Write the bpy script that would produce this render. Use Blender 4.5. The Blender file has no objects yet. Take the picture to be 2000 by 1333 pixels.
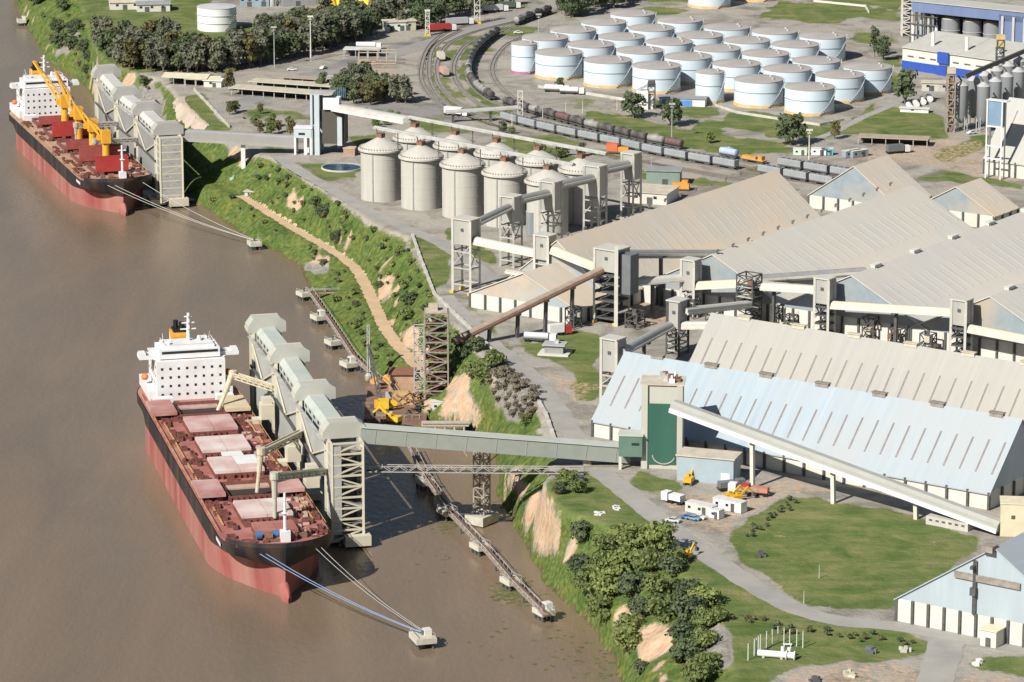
import bpy, math, random
import numpy as np
from mathutils import Vector, Matrix
random.seed(7); RNG = np.random.default_rng(7)
SC = bpy.context.scene; COL = SC.collection
# ------------------------------------------------ camera, world, sun, exposure
F = 7600.0; PIT = math.radians(14.2); CAMH = 330.0
CP, SP = math.cos(PIT), math.sin(PIT)
cam = bpy.data.cameras.new('camera'); camo = bpy.data.objects.new('camera', cam); COL.objects.link(camo)
camo.location = (0, 0, CAMH); camo.rotation_euler = (math.pi/2 - PIT, 0, 0)
cam.sensor_width = 36; cam.lens = F/2000*36; cam.clip_start = 5; cam.clip_end = 20000
SC.camera = camo
SUN_EL = math.radians(38.5); SUN_AZ = math.radians(40)   # shadows run right of and away from the viewer
sl = bpy.data.lights.new('sun', 'SUN'); sl.energy = 5.0; sl.angle = math.radians(.5); sl.color = (1, .96, .9)
so = bpy.data.objects.new('sun', sl); COL.objects.link(so); so.location = (-300, -300, 900)
sd = Vector((math.sin(SUN_AZ)*math.cos(SUN_EL), math.cos(SUN_AZ)*math.cos(SUN_EL), -math.sin(SUN_EL)))
so.rotation_euler = sd.to_track_quat('-Z', 'Y').to_euler()
W = bpy.data.worlds.new('World'); SC.world = W; W.use_nodes = True
nt = W.node_tree; sk = nt.nodes.new('ShaderNodeTexSky'); sk.sky_type = 'NISHITA'; sk.sun_disc = False
sk.sun_elevation = SUN_EL; sk.sun_rotation = math.atan2(-sd.x, -sd.y)
nt.links.new(sk.outputs[0], nt.nodes['Background'].inputs[0]); nt.nodes['Background'].inputs[1].default_value = .05
SC.view_settings.view_transform = 'Standard'; SC.view_settings.look = 'None'
SC.view_settings.exposure = .2; SC.view_settings.gamma = 1
SC.cycles.max_bounces = 5; SC.cycles.diffuse_bounces = 1; SC.cycles.glossy_bounces = 2
# ------------------------------------------------ survey: photo point (2000 x 1333) at a known level -> metres
def P(px, py, z=20.0):
    x = (px-1000)/F; y = -(py-666.5)/F
    t = (z-CAMH)/(y*CP-SP)
    return Vector((x*t, (y*SP+CP)*t, z))
def ZT(p, py):                                   # height over p that shows at row py
    return CAMH + p[1]*math.tan(math.atan(-(py-666.5)/F) - PIT)
def proj(X, Y, Z):
    d = Y*CP-(Z-CAMH)*SP
    return 1000+F*X/d, 666.5-F*(Y*SP+(Z-CAMH)*CP)/d
TH = math.radians(35.0)                          # the works' own grid: A to the right and towards us, B away
A = Vector((math.cos(TH), -math.sin(TH), 0)); B = Vector((math.sin(TH), math.cos(TH), 0)); UZ = Vector((0, 0, 1))
G0 = 20.0
ORD = 'first second third fourth fifth sixth seventh eighth ninth tenth eleventh twelfth thirteenth fourteenth fifteenth sixteenth seventeenth eighteenth nineteenth twentieth'.split()
def ordi(i):
    if i < 20: return ORD[i]
    t = {2: 'twenty', 3: 'thirty', 4: 'forty', 5: 'fifty'}[(i+1)//10]
    return t+'-'+ORD[i % 10] if (i+1) % 10 else {3: 'thirtieth', 4: 'fortieth', 5: 'fiftieth'}[(i+1)//10]
# ------------------------------------------------ materials
MATS = {}
def mat(name, rgb, rough=.75, var=.18, scale=.35, stain=None, streak=False, metal=0, spec=.35, bump=0, bscale=2.0):
    if name in MATS: return MATS[name]
    m = bpy.data.materials.new(name); m.use_nodes = True; n = m.node_tree.nodes; l = m.node_tree.links
    b = n['Principled BSDF']; b.inputs['Roughness'].default_value = rough; b.inputs['Metallic'].default_value = metal
    b.inputs['Specular IOR Level'].default_value = spec
    tc = n.new('ShaderNodeTexCoord'); mp = n.new('ShaderNodeMapping'); l.new(tc.outputs['Object'], mp.inputs[0])
    if streak: mp.inputs['Scale'].default_value = (1, 1, .12)
    nz = n.new('ShaderNodeTexNoise'); nz.inputs['Scale'].default_value = scale; nz.inputs['Detail'].default_value = 7; nz.inputs['Roughness'].default_value = .65
    l.new(mp.outputs[0], nz.inputs[0])
    r = n.new('ShaderNodeValToRGB'); r.color_ramp.elements[0].position = .3; r.color_ramp.elements[1].position = .72
    r.color_ramp.elements[0].color = (*[c*(1-var) for c in rgb], 1); r.color_ramp.elements[1].color = (*[min(c*(1+var), .95) for c in rgb], 1)
    l.new(nz.outputs['Fac'], r.inputs[0]); out = r.outputs[0]
    if stain:
        s, amt, sc2 = stain
        n2 = n.new('ShaderNodeTexNoise'); n2.inputs['Scale'].default_value = sc2; n2.inputs['Detail'].default_value = 5; l.new(mp.outputs[0], n2.inputs[0])
        r2 = n.new('ShaderNodeValToRGB'); r2.color_ramp.elements[0].position = .5-.12; r2.color_ramp.elements[1].position = .5+.2
        r2.color_ramp.elements[1].color = (amt, amt, amt, 1); l.new(n2.outputs['Fac'], r2.inputs[0])
        mx = n.new('ShaderNodeMix'); mx.data_type = 'RGBA'; l.new(r2.outputs[0], mx.inputs['Factor']); l.new(out, mx.inputs['A']); mx.inputs['B'].default_value = (*s, 1); out = mx.outputs['Result']
    l.new(out, b.inputs['Base Color'])
    if bump:
        n3 = n.new('ShaderNodeTexNoise'); n3.inputs['Scale'].default_value = bscale; n3.inputs['Detail'].default_value = 4; l.new(tc.outputs['Object'], n3.inputs[0])
        bp = n.new('ShaderNodeBump'); bp.inputs['Strength'].default_value = bump; l.new(n3.outputs['Fac'], bp.inputs['Height']); l.new(bp.outputs[0], b.inputs['Normal'])
    MATS[name] = m; return m
# ------------------------------------------------ mesh collecting
class MB:
    def __init__(s): s.v = []; s.f = []; s.m = []
    def add(s, vs, fs, mi=0):
        o = len(s.v); s.v += [tuple(x) for x in vs]; s.f += [tuple(i+o for i in q) for q in fs]; s.m += [mi]*len(fs); return s
    def prism(s, poly, z0, z1, mi=0, top=None):   # poly counter-clockwise from above
        n = len(poly); vs = [(p[0], p[1], z0) for p in poly]+[(p[0], p[1], z1) for p in poly]
        s.add(vs, [tuple(range(n-1, -1, -1))]+[(i, (i+1) % n, n+(i+1) % n, n+i) for i in range(n)], mi)
        o = len(s.v)-n; s.f.append(tuple(range(o, o+n))); s.m.append(mi if top is None else top); return s
    def box(s, c, du, dv, h, u=A, v=B, mi=0, top=None):    # c = middle of the underside; du, dv full sizes along u, v
        c = Vector(c); u = Vector(u).normalized(); v = Vector(v).normalized()
        if u.cross(v).z < 0: u, v, du, dv = v, u, dv, du
        q = [c-u*du/2-v*dv/2, c+u*du/2-v*dv/2, c+u*du/2+v*dv/2, c-u*du/2+v*dv/2]
        return s.prism(q, c.z, c.z+h, mi, top)
    def beam(s, p, q, w, h=None, mi=0):           # bar with a rectangular section
        p = Vector(p); q = Vector(q); h = h or w; d = (q-p)
        if d.length < 1e-6: return s
        d.normalize(); r = d.cross(UZ)
        if r.length < 1e-3: r = Vector((1, 0, 0))
        r.normalize(); t = r.cross(d)
        a = [p+r*x*w/2+t*y*h/2 for x, y in ((-1, -1), (1, -1), (1, 1), (-1, 1))]; b = [x+(q-p) for x in a]
        return s.add(a+b, [(0, 1, 2, 3), (7, 6, 5, 4)]+[((i+1) % 4, i, 4+i, 4+(i+1) % 4) for i in range(4)], mi)
    def cone(s, p, q, r0, r1, n=12, mi=0, caps=True):
        p = Vector(p); q = Vector(q); d = (q-p).normalized(); r = d.cross(UZ)
        if r.length < 1e-3: r = Vector((1, 0, 0))
        r.normalize(); t = d.cross(r); vs = []
        for c, rr in ((p, r0), (q, r1)):
            vs += [c+(r*math.cos(k*2*math.pi/n)+t*math.sin(k*2*math.pi/n))*rr for k in range(n)]
        s.add(vs, [(i, (i+1) % n, n+(i+1) % n, n+i) for i in range(n)]+([tuple(range(n-1, -1, -1)), tuple(range(n, 2*n))] if caps else []), mi); return s
    def lathe(s, c, prof, n=32, mi=0):            # prof: (radius, height) from bottom to top
        c = Vector(c); vs = []; fs = []
        for r, z in prof: vs += [c+Vector((r*math.cos(k*2*math.pi/n), r*math.sin(k*2*math.pi/n), z)) for k in range(n)]
        for j in range(len(prof)-1): fs += [(j*n+i, j*n+(i+1) % n, (j+1)*n+(i+1) % n, (j+1)*n+i) for i in range(n)]
        return s.add(vs, fs, mi)
    def tube(s, pts, r, n=5, mi=0):
        for p, q in zip(pts, pts[1:]): s.cone(p, q, r, r, n, mi)
        return s
def smooth(me, ang=30):
    me.polygons.foreach_set('use_smooth', [True]*len(me.polygons)); me.set_sharp_from_angle(angle=math.radians(ang))
def obj(name, mb, m, parent=None, loc=None, sm=None):
    me = bpy.data.meshes.new(name); o_ = Vector(loc) if loc is not None else Vector((0, 0, 0)); q_ = parent if loc is None else None
    while q_ is not None: o_ = o_+Vector(q_.location); q_ = q_.parent
    me.from_pydata([(x-o_.x, y-o_.y, z-o_.z) for x, y, z in mb.v], [], mb.f); me.polygons.foreach_set('material_index', mb.m)
    for k in (m if isinstance(m, (list, tuple)) else [m]): me.materials.append(k)
    me.update()
    if sm: smooth(me, sm)
    o = bpy.data.objects.new(name, me); COL.objects.link(o)
    if parent is not None: o.parent = parent
    if loc is not None: o.location = loc
    return o
def tag(o, label, cat, group=None):
    o['label'] = label; o['category'] = cat
    if group: o['group'] = group
    return o
def thing(name, loc, label, cat, group=None):
    o = bpy.data.objects.new(name, None); COL.objects.link(o); o.location = loc; o.empty_display_size = .5
    return tag(o, label, cat, group)
def struct(o, kind='structure'): o['kind'] = kind; return o
def put(src, parent, loc):                        # the same part again somewhere else on its thing
    o = src.copy(); COL.objects.link(o); o.parent = parent; o.location = loc; return o
def dup(root, loc, rz=0, label=None, group=None, sc=None):
    kids = list(root.children)
    r = root.copy(); COL.objects.link(r); r.location = loc; r.rotation_euler = (0, 0, rz)
    if sc: r.scale = sc
    if label: r['label'] = label
    if group: r['group'] = group
    for ch in kids:
        c = ch.copy(); COL.objects.link(c); c.parent = r
        for g in list(ch.children):
            d = g.copy(); COL.objects.link(d); d.parent = c
    return r
# ------------------------------------------------ noise on arrays
_T = RNG.random((256, 256))
def vnoise(x, y):
    xi = np.floor(x).astype(int); yi = np.floor(y).astype(int); fx = x-xi; fy = y-yi; fx = fx*fx*(3-2*fx); fy = fy*fy*(3-2*fy)
    g = lambda a, b: _T[a & 255, b & 255]
    return (g(xi, yi)*(1-fx)+g(xi+1, yi)*fx)*(1-fy)+(g(xi, yi+1)*(1-fx)+g(xi+1, yi+1)*fx)*fy-.5
def fbm(x, y, s, o=4):
    r = 0; a = 1.0
    for k in range(o): r = r+a*vnoise(x*s+17*k, y*s+31*k); a *= .5; s *= 2.03
    return r
# ------------------------------------------------ river, bank and plateau
SHORE = [(-60, -330), (0, -60), (30, 0), (55, 60), (75, 90), (100, 125), (150, 155), (175, 180), (190, 210), (230, 260), (290, 330), (325, 385), (400, 402), (450, 440), (500, 476), (550, 495), (585, 520), (605, 560), (630, 600), (655, 640), (690, 690), (730, 732), (775, 752), (800, 775), (815, 815), (900, 832), (950, 862), (972, 900), (972, 960), (1000, 1005), (1028, 1065), (1045, 1095), (1060, 1130), (1110, 1180), (1165, 1240), (1200, 1290), (1215, 1333), (1240, 1500)]
MID = [(-20, -330, 8), (60, 0, 9), (110, 80, 9), (170, 130, 8), (215, 190, 8), (300, 250, 7), (345, 300, 8), (400, 355, 7), (475, 386, 7), (560, 440, 6), (640, 485, 6), (690, 520, 6), (715, 560, 6), (742, 620, 6), (768, 665, 6), (830, 730, 6), (870, 785, 6), (960, 835, 7), (995, 900, 9), (1000, 945, 10), (1040, 1010, 8), (1060, 1050, 8), (1085, 1085, 8), (1140, 1130, 9), (1200, 1200, 9), (1260, 1280, 9), (1300, 1450, 9)]
TOP = [(60, -330), (150, -60), (165, 20), (178, 90), (200, 122), (330, 160), (350, 200), (420, 262), (480, 290), (545, 312), (640, 372), (720, 432), (800, 468), (835, 540), (865, 600), (930, 680), (985, 735), (1045, 790), (1070, 850), (1095, 890), (1065, 930), (1050, 958), (1090, 990), (1130, 1008), (1230, 1035), (1330, 1110), (1395, 1190), (1420, 1260), (1440, 1333), (1460, 1500)]
def line(pts, z=None):
    q = [P(p[0], p[1], p[2] if len(p) > 2 else z) for p in pts]
    q.sort(key=lambda v: v.y); return np.array([v.y for v in q]), np.array([v.x for v in q]), np.array([v.z for v in q])
LS, LM, LT = line(SHORE, 0.0), line(MID), line(TOP, 20.0)
def height(X, Y, rough=True):
    wob = fbm(X, Y, .06, 3)*3.0 if rough else np.zeros_like(X)
    xs = np.interp(Y, LS[0], LS[1])+wob*.6; xm = np.interp(Y, LM[0], LM[1]); zm = np.interp(Y, LM[0], LM[2]); xt = np.interp(Y, LT[0], LT[1])+wob*.5
    xm = np.minimum(np.maximum(xm, xs+2), np.maximum(xt-1.5, xs+3)); xt = np.maximum(xt, xm+1.5)
    bw = np.clip(np.minimum((Y-1210)/30, (1560-Y)/25), 0, 1)*2.9+.1          # flat bench that carries the dirt track
    t1 = np.clip((X-xs)/np.maximum(xm-bw-xs, 1), 0, 1); t2 = np.clip((X-xm-bw)/np.maximum(xt-xm-bw, 1), 0, 1); ben = np.clip((np.abs(X-xm)-bw)/2.5, 0, 1)
    h = zm*t1**.8+(20-zm)*t2**.85
    h = np.where(X < xs, np.maximum(-4, (X-xs)*.25-.15), h)
    if rough:
        sl_ = np.clip(t1*4, 0, 1)*np.clip((1-t2)*5, 0, 1)*np.where(bw > .5, ben, 1)
        h = h+sl_*(fbm(X, Y, .11, 4)*3.2+fbm(X, Y, .5, 2)*.5)*np.clip(h/3, 0, 1)
        h = np.where((t2 >= 1), 20.0, np.where(X >= xs, np.minimum(h, 20.0), h))
    return h
def hz(x, y): return float(height(np.array([x]), np.array([y]))[0])
def Pg(px, py):                                   # photo point on the real ground
    z = 20.0
    lo, hi = -1.0, 20.0
    if proj(*P(px, py, 20.0))[0] and hz(*P(px, py, 20.0)[:2]) >= 19.99: return P(px, py, 20.0)
    best = None
    for i in range(81):
        z = 20-i*.25; p = P(px, py, z); h = hz(p.x, p.y)
        if h >= z: return Vector((p.x, p.y, h))
    return P(px, py, 0.0)
xs_ = np.concatenate([[-6000, -2500, -1200, -600, -420], np.arange(-330, 331, 1.0), [420, 600, 1200, 2500, 6000]])
ys_ = np.concatenate([[-3000, -500, 300, 600, 760, 830], np.arange(868, 2160, 2.2), [2250, 2500, 3000, 4500, 9000, 16000]])
XX, YY = np.meshgrid(xs_, ys_); ZZ = height(XX, YY)
PX, PY = proj(XX, YY, ZZ)
def inpoly(px, py, poly):
    r = np.zeros(px.shape, bool); n = len(poly)
    for i in range(n):
        x0, y0 = poly[i]; x1, y1 = poly[(i+1) % n]
        if y0 == y1: continue
        c = ((y0 > py) != (y1 > py)) & (px < (x1-x0)*(py-y0)/(y1-y0)+x0); r ^= c
    return r
jx = PX+fbm(XX, YY, .12, 5)*26; jy = PY+fbm(XX+300, YY, .12, 5)*9
def region(polys, w=1.0, soft=True):
    r = np.zeros(PX.shape)
    for p in polys: r = np.maximum(r, inpoly(jx if soft else PX, jy if soft else PY, p)*w)
    return r
GRASS = [
 [(1425,1050),(1480,1008),(1530,972),(1600,970),(1680,985),(1780,1010),(1900,1052),(1940,1040),(1890,1090),(1790,1162),(1725,1192),(1650,1196),(1570,1180),(1500,1135),(1440,1090)],
 [(1000,955),(1110,925),(1165,922),(1260,995),(1330,1045),(1400,1115),(1480,1155),(1560,1200),(1650,1222),(1760,1232),(1812,1258),(1800,1280),(1720,1290),(1640,1290),(1560,1310),(1510,1333),(1480,1450),(900,1450)],
 [(1230,940),(1260,920),(1330,945),(1345,958),(1250,960)], [(1880,1297),(1930,1280),(2050,1280),(2050,1320),(1930,1315)],
 [(1010,680),(1060,660),(1130,645),(1172,655),(1172,775),(1130,782),(1112,760),(1120,730),(1070,700)],
 [(805,460),(850,470),(880,490),(882,545),(850,572),(835,535)], [(850,450),(885,445),(880,470)], [(905,470),(975,492),(970,520),(935,505)],
 [(590,318),(690,330),(705,345),(650,358),(615,345)], [(30,-80),(420,-80),(400,5),(470,50),(560,55),(560,20),(640,15),(600,90),(300,140),(0,140)],
 [(838,80),(835,150),(870,205),(905,220),(880,190),(858,140),(864,80),(900,50)], [(905,110),(898,150),(945,205),(1000,220),(955,180),(925,140)],
 [(1130,218),(1210,222),(1300,243),(1400,262),(1500,275),(1600,288),(1560,300),(1420,300),(1250,275),(1160,245)],
 [(1420,218),(1500,222),(1560,235),(1640,250),(1660,240),(1700,213),(1760,208),(1845,225),(1850,272),(1790,277),(1720,262),(1600,268),(1500,265),(1420,250)],
 [(1818,302),(1850,285),(1920,262),(1938,270),(1905,298),(1850,320)], [(1475,32),(1530,2),(1690,12),(1698,25),(1640,47),(1560,42)], [(1500,-60),(1780,-60),(1765,18),(1700,12),(1530,-4)],
 [(355,188),(392,185),(445,250),(405,258),(370,230)], [(1350,240),(1420,238),(1420,258),(1350,262)], [(690,268),(745,262),(745,285),(690,290)], [(860,455),(900,452),(900,470),(870,468)]]
WEED = [[(400,215),(440,200),(600,222),(640,250),(600,285),(540,300),(470,285),(420,258)],[(690,215),(940,222),(1060,290),(1180,330),(1120,330),(960,280),(800,245)],[(640,345),(720,385),(700,392),(640,360)],[(1240,180),(1400,210),(1420,240),(1250,215)],[(1640,60),(1760,60),(1760,200),(1690,215),(1745,150)],[(1180,320),(1300,345),(1440,360),(1600,385),(1560,400),(1400,372),(1240,345)],[(1280,930),(1420,950),(1500,930),(1480,1000),(1420,1060),(1320,1040),(1250,985)],[(1000,0),(1350,-20),(1340,20),(1060,60),(1020,80)],[(880,560),(910,575),(1000,690),(1060,760),(1040,760),(960,680)],[(940,215),(1010,230),(1120,275),(1240,305),(1500,325),(1660,345),(1640,370),(1500,350),(1250,325),(1120,300),(960,250)], [(420,205),(600,225),(590,275),(450,262)],
 [(830,60),(1060,20),(1070,45),(930,110),(925,160),(1010,220),(960,225),(850,195),(815,130)], [(1700,20),(1760,15),(1760,60),(1600,55)], [(1780,340),(1830,330),(2000,360),(2000,372),(1850,352),(1790,355)],
 [(1090,180),(1230,185),(1220,222),(1110,215)], [(1180,0),(1350,0),(1330,30),(1220,30)], [(1000,660),(1050,655),(1010,690)]]
EARTH = [[(1500,1042),(1600,1044),(1700,1052),(1800,1060),(1880,1048),(1880,1054),(1800,1067),(1700,1059),(1600,1051),(1500,1048)],[(1440,1098),(1500,1143),(1570,1186),(1640,1200),(1650,1196),(1575,1178),(1510,1134),(1450,1092)],[(800,765),(900,790),(960,820),(930,835),(820,812),(770,800)], [(1640,300),(1690,285),(1800,268),(1920,270),(1925,300),(1830,330),(1700,320)], [(1440,980),(1530,930),(1640,960),(1530,970),(1470,1010)], [(700,130),(770,130),(790,160),(740,165)], [(1290,965),(1440,955),(1470,1000),(1420,1050),(1330,1020)],
 [(1180,760),(1060,720),(1060,740),(1120,790)], [(1560,1310),(1640,1290),(1760,1290),(1800,1310),(1760,1400),(1500,1400)], [(1240,560),(1330,590),(1330,650),(1180,640)], [(1910,300),(2000,330),(2000,360),(1830,330)], [(1880,1315),(2000,1318),(2000,1400),(1850,1400)]]
CLIFF = [[(812,788),(905,783),(968,822),(930,840),(825,818)],[(1040,960),(1062,955),(1075,985),(1095,1020),(1085,1050),(1070,1092),(1050,1082),(1025,1070),(1035,1030),(1018,1015)], [(1110,1055),(1135,1078),(1130,1100),(1090,1105)], [(968,925),(1000,915),(1040,932),(1010,962),(975,960)], [(1208,1180),(1240,1205),(1225,1240),(1200,1200)],
 [(1255,1215),(1300,1225),(1310,1255),(1270,1310),(1245,1270)], [(1300,1300),(1330,1310),(1310,1340),(1285,1350)], [(765,620),(790,635),(835,690),(850,740),(820,710),(770,660)], [(870,730),(895,725),(905,755),(880,775)], [(745,500),(760,540),(775,585),(755,580),(735,530)],
 [(565,370),(590,375),(600,395),(575,408),(560,400)], [(430,285),(460,290),(500,310),(480,325),(440,300)], [(645,440),(675,450),(680,480),(655,470)], [(175,110),(190,125),(205,180),(190,205),(165,180)], [(235,150),(270,150),(262,180),(240,180)], [(600,480),(660,500),(665,530),(630,520)], [(540,340),(560,345),(560,362),(540,355)], [(950,735),(975,735),(970,760),(950,755)], [(100,75),(112,80),(108,100),(98,95)], [(30,0),(42,25),(60,42),(66,40),(48,15),(40,0)]]
SCREE = [[(955,735),(1000,730),(1045,770),(1040,815),(1000,825),(965,790)], [(1385,1225),(1430,1222),(1445,1290),(1400,1310),(1370,1270)], [(118,90),(145,60),(160,62),(145,105),(110,112)], [(190,205),(300,160),(320,180),(320,350),(260,330)], [(585,505),(640,515),(650,540),(610,535)]]
DARK = [[(450,190),(700,108),(830,70),(1060,10),(1060,24),(830,90),(760,112),(700,150),(640,165),(560,160),(500,185)], [(690,190),(800,200),(980,215),(900,240),(860,255),(720,215)]]
j0, j1 = jx, jy; jx = PX+fbm(XX, YY*.5, .30, 5)*44; jy = PY+fbm(XX+90, YY*.5, .30, 5)*34; cl = region(CLIFF)*np.clip((20.05-ZZ)/.6, 0, 1)*np.clip((ZZ-.4)/.8, 0, 1); jx, jy = j0, j1
gr = region(GRASS); wd = region(WEED)*np.clip(.5+fbm(XX, YY, .05, 3)*1.8, 0, 1)
bank = np.clip((20-ZZ-.3)/1.2, 0, 1); gr = np.maximum(np.maximum(gr, bank), wd)
ea = np.maximum(region(EARTH, .47)*(1-bank), cl); gr = gr*(1-cl); dk = region(DARK, .8); sc_ = region(SCREE, .8); gr = gr*(1-sc_)
mud = np.clip(1.2-np.abs(ZZ)*1.6, 0, 1)*(XX < 150)
def blur(a, k=2):
    for _ in range(k):
        b = a.copy(); b[1:-1, 1:-1] = (a[1:-1, 1:-1]*2+a[:-2, 1:-1]+a[2:, 1:-1]+a[1:-1, :-2]+a[1:-1, 2:])/6; a = b
    return a
gr, ea, dk, sc_ = blur(gr, 3), blur(ea, 2), blur(dk, 3), blur(sc_, 3)
n = XX.size; nx = len(xs_); ny = len(ys_)
me = bpy.data.meshes.new('ground')
me.vertices.add(n); me.vertices.foreach_set('co', np.stack([XX, YY, ZZ], -1).astype(np.float32).ravel())
ii = (np.arange(ny-1)[:, None]*nx+np.arange(nx-1)[None]).ravel(); quads = np.stack([ii, ii+1, ii+nx+1, ii+nx], -1).astype(np.int32)
me.loops.add(quads.size); me.loops.foreach_set('vertex_index', quads.ravel()); me.polygons.add(len(quads))
me.polygons.foreach_set('loop_start', np.arange(len(quads), dtype=np.int32)*4); me.polygons.foreach_set('loop_total', np.full(len(quads), 4, np.int32)); me.update(calc_edges=True)
def attr(nm, r, g, b_):
    ca = me.color_attributes.new(nm, 'FLOAT_COLOR', 'POINT'); ca.data.foreach_set('color', np.stack([r, g, b_, np.ones_like(r)], -1).astype(np.float32).ravel())
attr('cover', gr, ea, dk); attr('soil', sc_, mud, bank)
def ground_mat():
    m = bpy.data.materials.new('ground'); m.use_nodes = True; N = m.node_tree.nodes; L = m.node_tree.links; b = N['Principled BSDF']; b.inputs['Roughness'].default_value = .95; b.inputs['Specular IOR Level'].default_value = .1
    geo = N.new('ShaderNodeNewGeometry')
    def noise(s, d=6, dist=0):
        x = N.new('ShaderNodeTexNoise'); x.inputs['Scale'].default_value = s; x.inputs['Detail'].default_value = d; x.inputs['Roughness'].default_value = .62; x.inputs['Distortion'].default_value = dist; L.new(geo.outputs['Position'], x.inputs[0]); return x.outputs['Fac']
    def ramp(i, *st):
        r = N.new('ShaderNodeValToRGB'); e = r.color_ramp.elements
        while len(e) < len(st): e.new(.5)
        for k, (p, c) in zip(e, st): k.position = p; k.color = (*c, 1)
        L.new(i, r.inputs[0]); return r.outputs[0]
    def mix(f, a, b2):
        x = N.new('ShaderNodeMix'); x.data_type = 'RGBA'; L.new(f, x.inputs['Factor']); L.new(a, x.inputs['A']); L.new(b2, x.inputs['B']); return x.outputs['Result']
    def edge(ch, ns, k=.55):                      # mask broken up by fine noise
        a = N.new('ShaderNodeMath'); a.operation = 'MULTIPLY_ADD'; L.new(ns, a.inputs[0]); a.inputs[1].default_value = k; a.inputs[2].default_value = -k/2
        c = N.new('ShaderNodeMath'); c.operation = 'ADD'; L.new(ch, c.inputs[0]); L.new(a.outputs[0], c.inputs[1])
        r = N.new('ShaderNodeMapRange'); r.inputs['From Min'].default_value = .38; r.inputs['From Max'].default_value = .62; L.new(c.outputs[0], r.inputs[0]); return r.outputs[0]
    a1 = N.new('ShaderNodeVertexColor'); a1.layer_name = 'cover'; a2 = N.new('ShaderNodeVertexColor'); a2.layer_name = 'soil'
    s1 = N.new('ShaderNodeSeparateColor'); L.new(a1.outputs[0], s1.inputs[0]); s2 = N.new('ShaderNodeSeparateColor'); L.new(a2.outputs[0], s2.inputs[0])
    big = noise(.018, 5); md = noise(.09, 7, .6); fine = noise(.55, 6); spk = noise(1.7, 3)
    gravel = ramp(md, (.25, (.27, .25, .22)), (.5, (.375, .35, .305)), (.8, (.45, .42, .36)))
    tint = ramp(big, (.35, (.36, .34, .305)), (.7, (.43, .385, .31))); h = N.new('ShaderNodeMix'); h.data_type = 'RGBA'; h.inputs['Factor'].default_value = .4; L.new(gravel, h.inputs['A']); L.new(tint, h.inputs['B'])
    base = h.outputs['Result']
    grass = ramp(md, (.2, (.065, .105, .03)), (.42, (.12, .165, .05)), (.56, (.18, .20, .075)), (.7, (.24, .23, .105)), (.86, (.35, .31, .18)))
    sm = N.new('ShaderNodeMapping'); sm.inputs['Scale'].default_value = (.03, .22, .1); sm.inputs['Rotation'].default_value = (0, 0, .12); L.new(geo.outputs['Position'], sm.inputs[0]); sn = N.new('ShaderNodeTexNoise'); sn.inputs['Scale'].default_value = 1; sn.inputs['Detail'].default_value = 6; sn.inputs['Roughness'].default_value = .7; L.new(sm.outputs[0], sn.inputs[0])
    st = ramp(sn.outputs['Fac'], (.35, (.72, .80, .75)), (.5, (1, 1, 1)), (.62, (1.25, 1.12, 1.1)), (.75, (1.6, 1.25, 1.4))); gm = N.new('ShaderNodeMix'); gm.data_type = 'RGBA'; gm.blend_type = 'MULTIPLY'; gm.inputs['Factor'].default_value = .8; L.new(grass, gm.inputs['A']); L.new(st, gm.inputs['B']); grass = gm.outputs['Result']
    wild = ramp(fine, (.25, (.04, .065, .02)), (.46, (.092, .138, .036)), (.6, (.15, .19, .055)), (.78, (.24, .23, .10)))
    wild2 = ramp(md, (.35, (.62, .72, .62)), (.5, (1, 1, 1)), (.62, (1.15, 1.0, .9)), (.75, (1.5, 1.1, 1.0))); wm = N.new('ShaderNodeMix'); wm.data_type = 'RGBA'; wm.blend_type = 'MULTIPLY'; wm.inputs['Factor'].default_value = .9; L.new(wild, wm.inputs['A']); L.new(wild2, wm.inputs['B'])
    grass = mix(edge(s2.outputs[2], md, .5), grass, wm.outputs['Result'])
    em = N.new('ShaderNodeMapping'); em.inputs['Scale'].default_value = (.22, .8, .22); L.new(geo.outputs['Position'], em.inputs[0]); en = N.new('ShaderNodeTexNoise'); en.inputs['Scale'].default_value = 1; en.inputs['Detail'].default_value = 7; en.inputs['Roughness'].default_value = .7; L.new(em.outputs[0], en.inputs[0])
    earth = ramp(en.outputs['Fac'], (.3, (.27, .175, .105)), (.42, (.48, .325, .205)), (.58, (.585, .42, .285)), (.75, (.66, .52, .38)))
    asph = ramp(md, (.2, (.25, .235, .225)), (.8, (.335, .315, .30))); scree = ramp(fine, (.3, (.16, .145, .125)), (.5, (.27, .25, .22)), (.8, (.40, .37, .32)))
    mudc = ramp(fine, (.3, (.10, .07, .035)), (.8, (.17, .115, .065)))
    c = mix(edge(s1.outputs[2], fine), base, asph); dirty = ramp(noise(.05, 8, 1.2), (.36, (.55, .53, .50)), (.52, (1, 1, 1)), (.75, (1.12, 1.08, 1.0))); mm = N.new('ShaderNodeMix'); mm.data_type = 'RGBA'; mm.blend_type = 'MULTIPLY'; mm.inputs['Factor'].default_value = .8; L.new(c, mm.inputs['A']); L.new(dirty, mm.inputs['B']); c = mm.outputs['Result']
    rut = ramp(noise(.4, 2, 3.5), (.47, (1, 1, 1)), (.5, (.72, .70, .66)), (.53, (1, 1, 1))); m3 = N.new('ShaderNodeMix'); m3.data_type = 'RGBA'; m3.blend_type = 'MULTIPLY'; m3.inputs['Factor'].default_value = .6; L.new(c, m3.inputs['A']); L.new(rut, m3.inputs['B']); c = m3.outputs['Result']
    c = mix(edge(s1.outputs[0], fine, .9), c, grass)
    e2 = edge(s1.outputs[1], fine, 1.25); c = mix(e2, c, earth); c = mix(edge(s2.outputs[0], fine), c, scree); c = mix(edge(s2.outputs[1], fine), c, mudc)
    L.new(c, b.inputs['Base Color'])
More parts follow.
